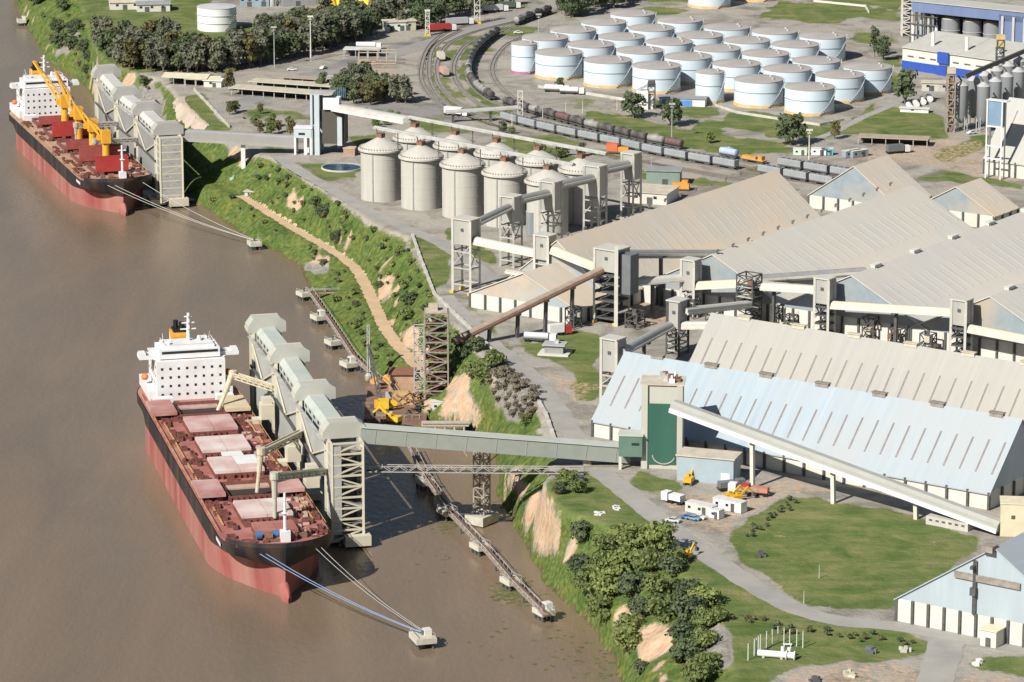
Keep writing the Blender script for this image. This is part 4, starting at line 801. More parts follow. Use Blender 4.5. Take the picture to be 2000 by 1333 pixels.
tower('M1', 'first conveyor tower up the grey tube, in front of the fourth silo', 977, 520, 5.6, 5.2, 384, 432, 4, post=STEEL)
tower('M2', 'second conveyor tower up the grey tube, beside the last front silo', 1054, 492, 6.0, 5.2, 355, 410, 4, post=STEEL)
tower('M3', 'third conveyor tower up the grey tube, rising over the tan roof', 1140, 462, 6.4, 5.2, 324, 382, 4, post=STEEL)
tower('M4', 'last and highest conveyor tower of the grey tube near the rail yard', 1213, 438, 5.2, 5.2, 300, 350, 4, post=STEEL)
def k3_extra():
    c0, wa, wb, zt, zb = TW['K3']; t = [o for o in bpy.data.objects if o.get('label', '').startswith('big dark conveyor tower')][0]
    obj('side_house', MB().box(flat(c0+A*(wa+2.6)+B*4, zb-7), 4.4, 5, zt-zb+6, A, B), mat('slate_housing', (.17, .18, .185), .6, .15, .2), t)
    obj('tall_post', MB().beam(flat(c0+A*(wa+.4)-B*.3, 20), flat(c0+A*(wa+.4)-B*.3, zt+2), 1.2), POSTW, t)
k3_extra()
def tc(k, fa=.5, fb=.5):
    c0, wa, wb, zt, zb = TW[k]; return c0+A*wa*fa+B*wb*fb
def gal(label, p, q, w, h, m, kind='box', side=None, sup=(), supm=None, trim=True):
    t = thing('conveyor_gallery', flat(p, min(p.z, q.z)-h), label, 'conveyor gallery', 'covered conveyor galleries'); d = (q-p); d.normalize(); r = d.cross(UZ).normalized(); u = r.cross(d)
    if kind == 'round': pr = [(-w/2, -h)]+[(-w/2*math.cos(a), -w/2+w/2*math.sin(a)) for a in [math.pi*i/8 for i in range(9)]]+[(w/2, -h)]
    elif kind == 'tube': pr = [(w/2*math.sin(-a), -w/2-w/2*math.cos(a)) for a in [2*math.pi*i/14+.2 for i in range(14)]]
    else: pr = [(-w/2, -h), (-w/2, -.5), (-w*.3, 0), (w*.3, 0), (w/2, -.5), (w/2, -h)]
    n = len(pr); a = [p+r*x+u*z for x, z in pr]; b = [q+r*x+u*z for x, z in pr]
    k = MB().add(a+b, [tuple(range(n-1, -1, -1)), tuple(range(n, 2*n))]+[(j, (j+1) % n, n+(j+1) % n, n+j) for j in range(n)]); obj('cover', k, m, t, sm=35)
    if trim:
        k = MB()
        for s_ in (-1, 1): k.beam(p+r*s_*(w/2+.1)-u*h, q+r*s_*(w/2+.1)-u*h, .5, .7)
        obj('side_beam', k, side or POSTW, t)
    L_ = (q-p).length; k = MB(); nn = max(2, int(L_/6))
    for i in range(nn): c = p.lerp(q, (i+.5)/nn); k.beam(c-r*w*.49-u*(h+.1), c+r*w*.49-u*(h+.1), .3)
    obj('cross_rib', k, DARKST, t)['kind'] = 'stuff'
    for f, zb in sup:
        c = p.lerp(q, f); g = MB(); zb = hz(c.x, c.y) if zb is None else zb
        g.beam(flat(c, zb-.6), c-u*h, 1.0).box(c-UZ*(h+1.0), w+.6, 1.4, .9, r, flat(d, 0).normalized()); obj('support_post', g, supm or DARKST, t)
    return t
def up(k, f, fa=.5, fb=.5): c = tc(k, fa, fb); return flat(c, TW[k][4]+(TW[k][3]-TW[k][4])*f)
gal('grey conveyor tube climbing from the bluff tower to the fourth silo tower', up('K1', .9, .7, .6), up('M1', .75), 3.0, 1.6, PIPEG, 'tube')
gal('grey conveyor tube climbing between the first and second silo side towers', up('M1', .95), up('M2', .75), 3.2, 1.6, PIPEG, 'tube')
gal('grey conveyor tube climbing between the second and third silo side towers', up('M2', .95), up('M3', .75), 3.3, 1.6, PIPEG, 'tube')
gal('grey conveyor tube climbing to the last tower near the rail yard', up('M3', .95), up('M4', .75), 3.4, 1.6, PIPEG, 'tube')
gal('pale grey conveyor gallery sloping down from the bluff tower to the boxy tower', up('K1', .35, 1, .5), up('K2', .35, 0, .5), 3.6, 2.2, GALC, 'round')
gal('orange dusted conveyor gallery sloping into the dark stair tower', up('K2', .6, 1, .5), up('K3', .15, 0, .5), 3.4, 2.0, GALT, 'round')
gal('pale conveyor gallery right of the stair tower in front of the dusty roof', up('K3', -.35, 1, .4), up('K4', .5, 0, .5), 3.4, 2.0, GALC, 'round', sup=((.5, 20),))
c4 = P(1462, 636); tk5 = flat(c4, 20)
def machine_tower():
    t = thing('machinery_tower', tk5, 'dark tower crammed with machinery between two dusty warehouses', 'conveyor tower'); q = Vector(tk5); zt = ZT(q, 536); b = MB(); lattice(b, q, A, B, 6, 6, 20, zt, 6, .35); obj('frame', b, DARKST, t)
    for z in (26, 30, 33.4): obj('platform', MB().box(flat(q, z), 6.4, 6.4, .25, A, B), STEEL, t)
    rr = np.random.default_rng(3)
    for i in range(14):
        c = q+A*rr.uniform(-2.4, 2.4)+B*rr.uniform(-2.4, 2.4); z = rr.choice([26.3, 30.3, 33.7]); obj('machine', MB().box(flat(c, z), rr.uniform(.8, 2), rr.uniform(.8, 2), rr.uniform(.8, 2.2), A, B).cone(flat(c, z+1), flat(c, z+2.6), .4, .3, 8), [RUST, STEEL, BEIGE, DARKST][i % 4], t)
machine_tower()
gal('pale conveyor gallery running from the pale tower into the machinery tower', up('K4', .3, 1, .5), Q(1456, 545, tk5.y), 3.4, 2.2, GALT, 'round')
gal('pale conveyor gallery from the machinery tower to the slotted vent warehouse', Q(1490, 552, tk5.y), up('K6', .65, 0, .5), 3.4, 2.0, GALC, 'round', sup=((.2, 20),))
gal('long cream conveyor gallery in front of the slotted vent warehouse', up('K6', .12, 1, .5), up('K7', .6, 0, .5), 3.4, 2.0, GALT, 'round', sup=((.53, 20),))
p7 = up('K7', .05, 1, .5); gal('cream conveyor gallery leaving the picture at the right edge', p7, p7+A*48-UZ*1.5, 3.4, 2.0, GALT, 'round')
gal('dark tube along the lower edge of the tan roof beside the stair tower', V(1216, 488, 618), V(1428, 488, 560), 3.0, 1.5, PIPEG, 'tube', sup=((.35, 20), (.75, 20)))
gal('dark tube along the lower edge of the second dusty roof', V(1470, 538, 618), V(1690, 522, 590), 3.0, 1.5, PIPEG, 'tube', sup=((.3, 20),))
gal('grey conveyor tube rising from the white posted tower to the boxy lattice tower', up('K8', .75, 1, .5), up('K9', .2, 0, .5), 3.4, 1.8, mat('mid_grey_tube', (.40, .40, .38), .5, .1, .3), 'round', sup=((.45, 20),))
gal('pale conveyor gallery from the boxy lattice tower toward the machinery tower', up('K9', .75, 1, .5), V(1462, 588, 642), 3.0, 1.8, GALC, 'box')
gal('short pale gallery passing behind the left end of the grey ribbed roof', up('K9', .25, 1, .3), V(1420, 628, 700), 3.0, 1.8, GALC, 'box')
gal('low thin conveyor crossing the front roof slope of the tan warehouse', V(990, 525, 596), V(1100, 545, 610), 2.2, 1.0, mat('dusty_tube', (.42, .37, .32), .7, .1, .3), 'box')
# the old belt conveyor on posts, and the lattice tower at its lower end
BELT = mat('brown_belt_cover', (.40, .31, .24), .8, .15, .3, ((.25, .20, .17), .6, .4))
gal('long brown belt conveyor on dark posts rising from the old lattice tower', V(884, 662, 704, 16), up('K3', .2, .3, 0), 2.4, 1.5, BELT, 'box', RUST, sup=((.24, None), (.43, 20), (.62, 20), (.80, 20)))
def old_tower():
    p = P(853, 772, 5); t = thing('lattice_tower', p, 'old rusty lattice tower crowded with stairs on the river bank', 'lattice tower'); q = Vector(p); zt = ZT(q, 590); b = MB(); u, v = Vector((1, 0, 0)), Vector((0, 1, 0)); lattice(b, q, u, v, 7.5, 7, 4, zt-3, 9, .35); obj('frame', b, mat('weathered_frame', (.33, .29, .25), .8, .3, .5), t)
    b = MB(); lattice(b, q-u*5.6, u, v, 3.2, 4, 4, zt-8, 8, .25); obj('stair_tower', b, STEEL, t); n = 9
    for i in range(n):
        z = 6+(zt-10)*i/n; obj('platform', MB().box(flat(q+u*RNG.uniform(-.5, .5), z), RNG.uniform(5, 7), 6.5, .25, u, v).beam(flat(q-u*2.6-v*2, z), flat(q+u*2.6-v*2, z+(zt-10)/n), .9, .25), RUST, t)
    for i in range(12): obj('machine', MB().box(flat(q+u*RNG.uniform(-2.6, 2.6)+v*RNG.uniform(-2.5, 2), 6+(zt-11)*i/12), RNG.uniform(1, 2.6), RNG.uniform(1, 2), RNG.uniform(1, 2.4), u, v), [DARKST, STEEL, RUST, BEIGE][i % 4], t)
    obj('head_frame', MB().box(flat(q, zt-3), 7, 6, .4, u, v).box(flat(q-u, zt-2.6), 3, 3, 2, u, v), mat('head_beige', (.50, .43, .34), .8, .2, .5), t)
    k = thing('scrap_frame', P(806, 792, 4), 'heap of rusty steel frames at the foot of the old lattice tower', 'scrap steel'); b = MB(); q = Vector(k.location)
    for i in range(26): a = q+u*RNG.uniform(-5, 5)+v*RNG.uniform(-8, 6)+UZ*RNG.uniform(.3, 3); b.beam(a, a+u*RNG.uniform(-4, 4)+v*RNG.uniform(-5, 5)+UZ*RNG.uniform(-.2, 2), .35)
    obj('frame', b, RUST, k)
old_tower()
# ------------------------------------------------- green gallery from the near terminal to the green tower
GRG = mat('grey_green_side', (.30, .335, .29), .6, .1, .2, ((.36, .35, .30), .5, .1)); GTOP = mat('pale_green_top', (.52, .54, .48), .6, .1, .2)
def green_gallery():
    p = V(704, 832, 1048, 1); q = V(1232, 872, 905); t = thing('conveyor_gallery', flat(p, 20), 'long grey green box gallery carried over the water from terminal to shore', 'conveyor gallery'); d = (q-p).normalized(); r = d.cross(UZ).normalized(); u = r.cross(d)
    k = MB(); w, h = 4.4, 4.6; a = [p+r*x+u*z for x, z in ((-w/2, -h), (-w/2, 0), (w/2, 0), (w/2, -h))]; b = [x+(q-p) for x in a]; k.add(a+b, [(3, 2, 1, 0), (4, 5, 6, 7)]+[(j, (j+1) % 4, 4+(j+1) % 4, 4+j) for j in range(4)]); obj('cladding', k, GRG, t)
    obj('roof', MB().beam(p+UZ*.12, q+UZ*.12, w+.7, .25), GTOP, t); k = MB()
    for i in range(9): c = p.lerp(q, (i+.5)/9); k.beam(c+r*(w/2+.03)-u*h, c+r*(w/2+.03), .15)
    obj('panel_joint', k, GREYCL, t)['kind'] = 'stuff'
    c = p.lerp(q, .445); pc = P(941, 1022, 0); k = MB(); zt = (c-u*h).z-.2; lattice(k, pc, A, B, 3.6, 3.2, 2.5, zt, 8, .3); k.beam(flat(pc-A*5, zt-6), flat(pc, zt-.5)-A*9.5+UZ*.2, .3).beam(flat(pc+A*1.8, zt-7), flat(pc, zt-.5)+A*9, .3); obj('lattice_pier', k, mat('pier_steel', (.36, .31, .26), .8, .25, .4), t)
    obj('pier_cap', MB().box(flat(pc, .3), 6.5, 8, 2.6, A, B).cone(flat(pc-A*2, -3), flat(pc-A*2, .5), .6, .6, 8).cone(flat(pc+A*2, -3), flat(pc+A*2, .5), .6, .6, 8), DOLC, t)
    c2 = p.lerp(q, .84); obj('bank_post', MB().beam(flat(c2, hz(c2.x, c2.y)-1), c2-u*h, 1.4, 2.2), mat('post_tan', (.48, .40, .30), .8, .2, .4), t)
green_gallery()
def foot_bridge():
    p = V(716, 905, 1048, 1); q = V(1140, 900, 935, 19); p.z = q.z = 20.6; t = thing('truss_footbridge', flat(p, 20), 'thin lattice footbridge beneath the grey green gallery', 'footbridge'); d = (q-p).normalized(); s = Vector((-d.y, d.x, 0)); b = MB()
    for sg in (-1, 1):
        for z in (0, 1.6): b.beam(p+s*sg+UZ*z, q+s*sg+UZ*z, .22)
        n = 26
        for i in range(n): b.beam(p.lerp(q, i/n)+s*sg+UZ*(0 if i % 2 else 1.6), p.lerp(q, (i+1)/n)+s*sg+UZ*(1.6 if i % 2 else 0), .16)
    obj('truss', b, mat('dull_grey_steel', (.42, .40, .36), .8, .2, .5), t); obj('walkway_deck', MB().beam(p+UZ*.15, q+UZ*.15, 1.5, .12), DARKST, t); obj('pipe', MB().beam(p+s*.4-UZ*.2, q+s*.4-UZ*.2, .5), RUST, t)
foot_bridge()
# ------------------------------------------------- green tower, grey blue shed and the long conveyor to the cream box
DKG = mat('dark_green_cladding', (.035, .115, .082), .5, .2, .12, ((.06, .16, .12), .6, .1), streak=True); BLG = mat('grey_blue_cladding', (.36, .44, .48), .55, .08, .2); TCON = mat('tower_concrete', (.52, .52, .45), .85, .1, .2, ((.42, .40, .33), .5, .1), streak=True)
def green_tower():
    p = P(1252, 915); u, v = Vector((1, -.10, 0)).normalized(), Vector((.10, 1, 0)).normalized()
    t = thing('elevator_tower', p, 'tall concrete elevator tower with a dark green front beside the pale blue roof', 'elevator tower'); q = Vector(p); zt = ZT(q, 752)
    wx = 11.8; wy = 9; m = q+u*wx/2+v*wy/2
    obj('wall', MB().box(flat(m, 20), wx-.2, wy-.2, zt-20.3, u, v), TCON, t)
    for a, w_ in ((.9, 1.8), (wx-.8, 1.6)): obj('corner_pier', MB().box(flat(q+u*a+v*.4, 20), w_, 2.0, zt-20, u, v), TCON, t)
    obj('front_panel', MB().box(flat(q+u*(wx/2+.1)-v*.1, 21.5), wx-3.7, .5, (zt-20)*.72, u, v), DKG, t)
    obj('roof', MB().box(flat(m, zt), wx+.8, wy+.8, .5, u, v), mat('dusty_flat_roof', (.56, .50, .40), .9, .2, .3), t); rr = np.random.default_rng(5)
    for i in range(9): c = m+u*rr.uniform(-3, 5)+v*rr.uniform(-3, 3); obj('roof_machine', MB().box(flat(c, zt+.5), rr.uniform(1, 2.4), rr.uniform(1, 2), rr.uniform(.8, 2.2), u, v).cone(flat(c, zt+1), flat(c, zt+2.6), .5, .3, 8), [SHW, STEEL, RUST][i % 3], t)
    k = MB()
    for i in range(10): a = math.pi*(.1+.8*i/9); b_ = math.pi*(.1+.8*(i+1)/9); c = q+u*wx*.55-v*.4; k.beam(c+u*math.cos(a)*3.2+UZ*(4.2-2.6*math.sin(a)), c+u*math.cos(b_)*3.2+UZ*(4.2-2.6*math.sin(b_)), .3)
    obj('curved_pipe', k, STEEL, t)
    w = thing('elevator_wing', P(1208, 918), 'low green clad wing on a white post where the grey green gallery arrives', 'elevator wing'); o = Vector(w.location); za, zb = ZT(o, 892), ZT(o, 852); c = o+u*3.4+v*3
    obj('cladding', MB().box(flat(c, za), 6.8, 6, zb-za, u, v), mat('mid_green_cladding', (.13, .21, .165), .5, .12, .2), w); obj('roof', MB().box(flat(c, zb), 7.3, 6.5, .3, u, v), GTOP, w); obj('support_post', MB().beam(o+u*.4+v*.4, flat(o+u*.4+v*.4, za), .8).beam(o+u*.4+v*5.4, flat(o+u*.4+v*5.4, za), .8), POSTW, w)
    obj('window', MB().box(flat(o+u*4.8-v*.02, za+3.4), 2.2, .12, .7, u, v), GLASS, w)
    s = P(1322, 938); e = P(1432, 948); L_ = (e-s).length; s2 = thing('equipment_shed', s, 'grey blue windowless shed with a dusty flat roof at the tower foot', 'shed'); uu = (e-s).normalized(); vv = Vector((-uu.y, uu.x, 0)); zt2 = ZT(s, 890); c = s+uu*L_/2+vv*4
    obj('wall', MB().box(c, L_, 8, zt2-20, uu, vv), BLG, s2); obj('roof', MB().box(flat(c, zt2), L_+.8, 8.8, .35, uu, vv), mat('dusty_flat_roof', (1, 1, 1)), s2); obj('door', MB().box(s+uu*(L_*.86)-vv*.05, 2.6, .15, 3.2, uu, vv), SHW, s2)
    # long gallery down to the cream box
    a = V(1318, 782, 925); b = V(1957, 1018, 1046); t3 = thing('conveyor_gallery', flat(a, 20), 'long grey conveyor gallery sloping down in front of the pale blue warehouse', 'conveyor gallery'); d = (b-a).normalized(); r = d.cross(UZ).normalized(); u2 = r.cross(d); w_ = 4.2
    pr = [(-w_/2, -3.0), (-w_/2, -.8), (-w_*.25, 0), (w_*.25, 0), (w_/2, -.8), (w_/2, -3.0)]; n = 6; A1 = [a+r*x+u2*z for x, z in pr]; B1 = [x+(b-a) for x in A1]
    obj('cover', MB().add(A1+B1, [tuple(range(n-1, -1, -1)), tuple(range(n, 2*n))]+[(j, (j+1) % n, n+(j+1) % n, n+j) for j in range(n)]), mat('olive_grey_cover', (.40, .405, .365), .6, .08, .2), t3)
    k = MB()
    for sg in (-1, 1): k.beam(a+r*sg*(w_/2+.15)-u2*2.6, b+r*sg*(w_/2+.15)-u2*2.6, .4, 1.2)
    obj('side_beam', k, SHW, t3)
    for px, py in ((1473, 938), (1630, 978), (1793, 1005)):
        f = (px-1318)/(1957-1318); f = min(range(101), key=lambda i: abs(proj(*a.lerp(b, i/100))[0]-px))/100; c = a.lerp(b, f); obj('support_post', MB().beam(flat(c, 19.5), c-u2*2.4, 1.1).box(c-u2*3.2, 3.6, 1.4, .9, r, flat(d, 0).normalized()), POSTW, t3)
    cb = thing('conveyor_house', P(1953, 1048), 'cream box house at the lower end of the sloping grey gallery', 'conveyor house'); o = Vector(cb.location); zt4 = ZT(o, 985); c = o+u*4.2+v*3.5; obj('wall', MB().box(c, 8.4, 7, zt4-20, u, v), mat('cream_wall', (.66, .60, .42), .8, .1, .2), cb); obj('roof', MB().box(flat(c, zt4), 8.8, 7.4, .3, u, v), mat('cream_paint', (1, 1, 1)), cb); obj('hatch', MB().box(o+u*3.4-v*.05+UZ*5, 1, .12, 1, u, v), DARKST, cb)
    pl = thing('loading_plinth', P(1808, 1024), 'long low grey concrete trough with a row of slots under the sloping gallery', 'concrete trough'); o = Vector(pl.location); c = o+A*6.5+B*3; obj('wall', MB().box(c, 13, 6, 2.4, A, B), CONC, pl); k = MB()
    for i in range(6): k.box(o+A*(1.5+i*2)-B*.04+UZ*1.2, 1.0, .1, .5, A, B)
    obj('slot', k, DARKST, pl)['kind'] = 'stuff'
green_tower()
# ------------------------------------------------- grey blue tower by the round pool, twin galleries over the silos
def pool_tower():
    p = P(607, 303); u, v = Vector((1, -.12, 0)).normalized(), Vector((.12, 1, 0)).normalized(); t = thing('elevator_tower', p, 'grey tower with pale blue corner piers beside the round pool', 'elevator tower'); q = Vector(p); zt = ZT(q, 186)
    o = q+v*1; wx = 13.2; wy = 8.5; PB = mat('pale_blue_pier', (.52, .585, .605), .6, .08, .2)
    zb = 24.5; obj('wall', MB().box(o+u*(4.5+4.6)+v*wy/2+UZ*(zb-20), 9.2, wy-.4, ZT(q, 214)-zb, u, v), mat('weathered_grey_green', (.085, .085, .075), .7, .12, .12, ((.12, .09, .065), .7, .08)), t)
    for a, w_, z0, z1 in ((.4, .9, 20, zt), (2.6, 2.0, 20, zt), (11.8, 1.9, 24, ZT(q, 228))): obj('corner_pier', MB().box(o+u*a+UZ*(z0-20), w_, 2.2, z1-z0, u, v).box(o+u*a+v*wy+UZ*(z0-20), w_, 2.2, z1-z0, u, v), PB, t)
    obj('back_panel', MB().box(o+u*1.5+v*wy*.5+UZ*12, 1.6, wy-2, zt-33, u, v), PB, t)
    obj('roof', MB().box(flat(o+u*4.2+v*wy/2, zt), 9.2, wy+1, .4, u, v), STEEL, t); obj('head_house', MB().box(flat(o+u*8.4+v*2, ZT(q, 214)), 6.4, 6, ZT(q, 192)-ZT(q, 214), u, v), SHW, t)
    k = MB()
    for i in range(6): k.cone(flat(o+u*(9.5+i*.75)+v*5, zt-2), flat(o+u*(9.5+i*.75)+v*5, zt+2.2), .22, .22, 6)
    obj('vent_stack', k, mat('dark_blue_stack', (.10, .17, .22), .6, .2, .4), t)
    w = thing('elevator_wing', P(574, 303), 'pale blue open frame wing on white posts left of the grey pool tower', 'elevator wing'); o2 = Vector(w.location)+v*.5; za = ZT(q, 270); zc = ZT(q, 252); obj('cladding', MB().box(flat(o2+u*3.6+v*3, za), 7.2, 6, zc-za, u, v), PB, w); obj('roof', MB().box(flat(o2+u*3.6+v*3, zc), 7.6, 6.4, .3, u, v), SHW, w)
    for a in (.4, 4.6, 6.8):
        for b_ in (.4, 5.6): obj('support_post', MB().beam(o2+u*a+v*b_, flat(o2+u*a+v*b_, za), .8 if a != 4.6 else 1.2), SHW, w)
    obj('window', MB().box(flat(o2+u*3.2-v*.03, za+1.2), 2.6, .1, .9, u, v), GLASS, w)
    r1 = SILO[5]; zt1 = 47; a = Q(655, 203, q.y+3); b = flat(r1-stp.normalized()*3, zt1)
    gal('wide white twin conveyor gallery climbing from the pool tower toward the silo tops', a, b, 5.4, 2.2, mat('bright_gallery', (.66, .65, .59), .6, .08, .2, ((.5, .45, .38), .5, .15)), 'box', SHW)
    for r, nm in ((0, 'front'), (1, 'back')):
        g = gal(f'slim conveyor bridge running along the tops of the {nm} silo row', flat(SILO[r*5]-stp.normalized()*3, 47.6), flat(SILO[r*5+4]+stp.normalized()*13, 47.6), 1.3, .8, mat('bridge_grey', (.40, .40, .38), .6, .1, .3), 'box', STEEL)
        k = MB()
        for i in range(5):
            c = flat(SILO[r*5+i]+A*8.2, 39)
            if i < 4: k.beam(c, c+UZ*8.2, .35)
        obj('support_post', k, DARKST, g)['kind'] = 'stuff'
    c = P(690, 297); pt = thing('brick_pump_house', P(672, 305), 'small brown brick block between the pool and the grey tower', 'pump house'); o = Vector(pt.location); obj('wall', MB().box(o+u*2+v*2, 4.6, 4, 3, u, v), mat('brown_brick', (.42, .28, .20), .9, .2, .8), pt); obj('roof', MB().box(o+u*2+v*2+UZ*3, 5, 4.4, .25, u, v), BRICK, pt)
    pc = P(668, 329); pl = thing('round_pool', pc, 'round blue pool with a pale rim behind the first silo', 'pool'); obj('rim', MB().lathe(pc, [(8.2, 0), (8.2, .6), (7.7, .6), (7.7, .05)], 40), CONC, pl)
    obj('pool_water', MB().lathe(pc+UZ*.3, [(7.7, 0), (0, 0)], 40), water_mat('pool_water', (.008, .045, .10), (.012, .06, .13), .08), pl)
    # far conveyor from the far terminal
    g = gal('grey conveyor gallery carried over the bluff from the far terminal', HF_[3]+sf_*6-UZ*.4, flat(Vector(w.location)+v*3, ZT(q, 268)), 4.2, 4.2, mat('far_grey_gallery', (.37, .36, .34), .65, .08, .2), 'box', FPALE)
    pc = P(475, 364, 6); f = .56; a, b = HF_[3]+sf_*6-UZ*.4, flat(Vector(w.location)+v*3, ZT(q, 268)); f = min(range(101), key=lambda i: abs(proj(*a.lerp(b, i/100))[0]-475))/100; c = a.lerp(b, f); obj('support_column', MB().beam(flat(c, hz(c.x, c.y)-1), c-UZ*4.6, 1.7), SHW, g)
pool_tower()
# ================================================= roads, tracks and the railway
def smoothline(pts, step=3.0):
    out = []; n = len(pts)
    for i in range(n-1):
        p0, p1, p2, p3 = pts[max(i-1, 0)], pts[i], pts[i+1], pts[min(i+2, n-1)]; m = max(1, int((p2-p1).length/step))
        for k in range(m):
            t = k/m; out.append(.5*((2*p1)+(p2-p0)*t+(2*p0-5*p1+4*p2-p3)*t*t+(3*p1-p0-3*p2+p3)*t*t*t))
    out.append(pts[-1]); return out
def offs(l, o):
    r = []
    for i, p in enumerate(l):
        d = (l[min(i+1, len(l)-1)]-l[max(i-1, 0)]); d.z = 0; d.normalize(); r.append(p+Vector((d.y, -d.x, 0))*o)
    return r
def ribbon(name, l, w, m, dz, conform=False, cols=3, jit=.35):
    L_ = [offs(l, -w/2+w*k/(cols-1)) for k in range(cols)]; b = MB()
    for k in (0, cols-1):
        for i, p in enumerate(L_[k]): p += (l[min(i+1, len(l)-1)]-l[max(i-1, 0)]).normalized().cross(UZ)*RNG.uniform(-jit, jit)
    vs = []
    for i in range(len(l)):
        for k in range(cols):
            p = L_[k][i]; vs.append((p.x, p.y, (hz(p.x, p.y) if conform else 20)+dz))
    b.add(vs, [(i*cols+k, i*cols+k+1, (i+1)*cols+k+1, (i+1)*cols+k) for i in range(len(l)-1) for k in range(cols-1)])
    return struct(obj(name, b, m))
ASPH = mat('road_concrete', (.335, .325, .30), .9, .12, .12, ((.43, .40, .34), .6, .06)); DIRT = mat('dirt_track', (.60, .435, .275), .95, .14, .25, ((.52, .36, .21), .5, .1)); ASPD = mat('yard_asphalt', (.285, .275, .26), .9, .12, .1, ((.38, .355, .31), .6, .04))
for nm, pts, w, m, dz in (
 ('road', [(1165,918),(1215,955),(1270,1000),(1330,1048),(1400,1098),(1480,1150),(1560,1192),(1650,1215),(1750,1224),(1850,1242),(1950,1260),(2080,1272)], 7.2, ASPH, .05),
 ('road', [(540,305),(590,338),(640,366),(720,412),(800,450),(850,470),(905,505),(960,545),(1000,600)], 6.0, ASPH, .06),
 ('road', [(868,578),(905,620),(955,668),(1005,705),(1050,750),(1090,800),(1120,850),(1175,905)], 6.5, ASPH, .055),
 ('road', [(430,218),(560,170),(700,130),(800,96),(900,66),(1000,34),(1120,0)], 11, ASPD, .05),
 ('road', [(1850,1250),(1840,1290),(1820,1345),(1800,1420)], 9, ASPH, .06), ('path', [(1540,288),(1620,262),(1690,228),(1760,198),(1800,180)], 4, ASPH, .05)):
    ribbon(nm, smoothline([P(*p) for p in pts]), w, m, dz)
ribbon('dirt_track', smoothline([Pg(*p) for p in ((470,383),(490,394),(520,414),(560,438),(600,462),(640,484),(690,520),(715,560),(742,620),(768,665),(800,700),(836,738))], 1.5), 4.6, DIRT, .12, True, 6, .4)
ribbon('dirt_track', smoothline([Pg(*p) for p in ((350,190),(352,205),(372,232),(398,262))], 1.5), 5.5, mat('pale_dirt', (.52, .43, .34), .95, .12, .2), .22, True, 6, .4)
BALL = mat('ballast', (.25, .235, .205), .95, .3, .5, ((.36, .34, .29), .6, .15)); RAIL = mat('rail_steel', (.20, .165, .14), .5, .2, 1)
TRK = {}
def track(key, pts):
    l = smoothline([P(*p) for p in pts], 4); TRK[key] = l; o = ribbon('railway_track', l, 3.2, BALL, .10, jit=.5); b = MB()
    for s_ in (-.75, .75):
        q = offs(l, s_)
        for a, c in zip(q, q[1:]): b.beam(a+UZ*.22, c+UZ*.22, .18, .18)
    r = obj('rail', b, RAIL, None); r.parent = o
track('R1', [(1120,12),(1075,27),(1010,50),(960,78),(928,108),(915,140),(922,165),(945,188),(985,208),(1040,224),(1120,246),(1200,266),(1290,286),(1400,306),(1520,327),(1700,356)])
track('R2', [(1010,42),(930,62),(880,84),(857,115),(855,150),(872,182),(905,208),(960,230),(1040,252),(1120,270),(1200,286),(1290,306),(1400,326),(1520,347),(1700,378)])
track('R3', [(1040,66),(990,88),(964,122),(964,150),(985,178),(1030,206),(1090,228)])
track('R4', [(980,62),(920,82),(892,112),(886,142),(896,168),(930,200),(985,222)])
track('R5', [(960,40),(880,60),(838,92),(822,138),(830,172),(862,206),(920,232),(990,252)])
track('R6', [(985,258),(1080,282),(1200,306),(1320,330),(1450,354)])
track('R8', [(1060, 276), (1160, 298), (1300, 324), (1420, 345), (1560, 372)])
track('R9', [(900, 60), (848, 92), (838, 138), (846, 172), (876, 206), (930, 232), (1000, 256)])
track('R7', [(1380,312),(1480,331),(1600,352),(1720,372)])
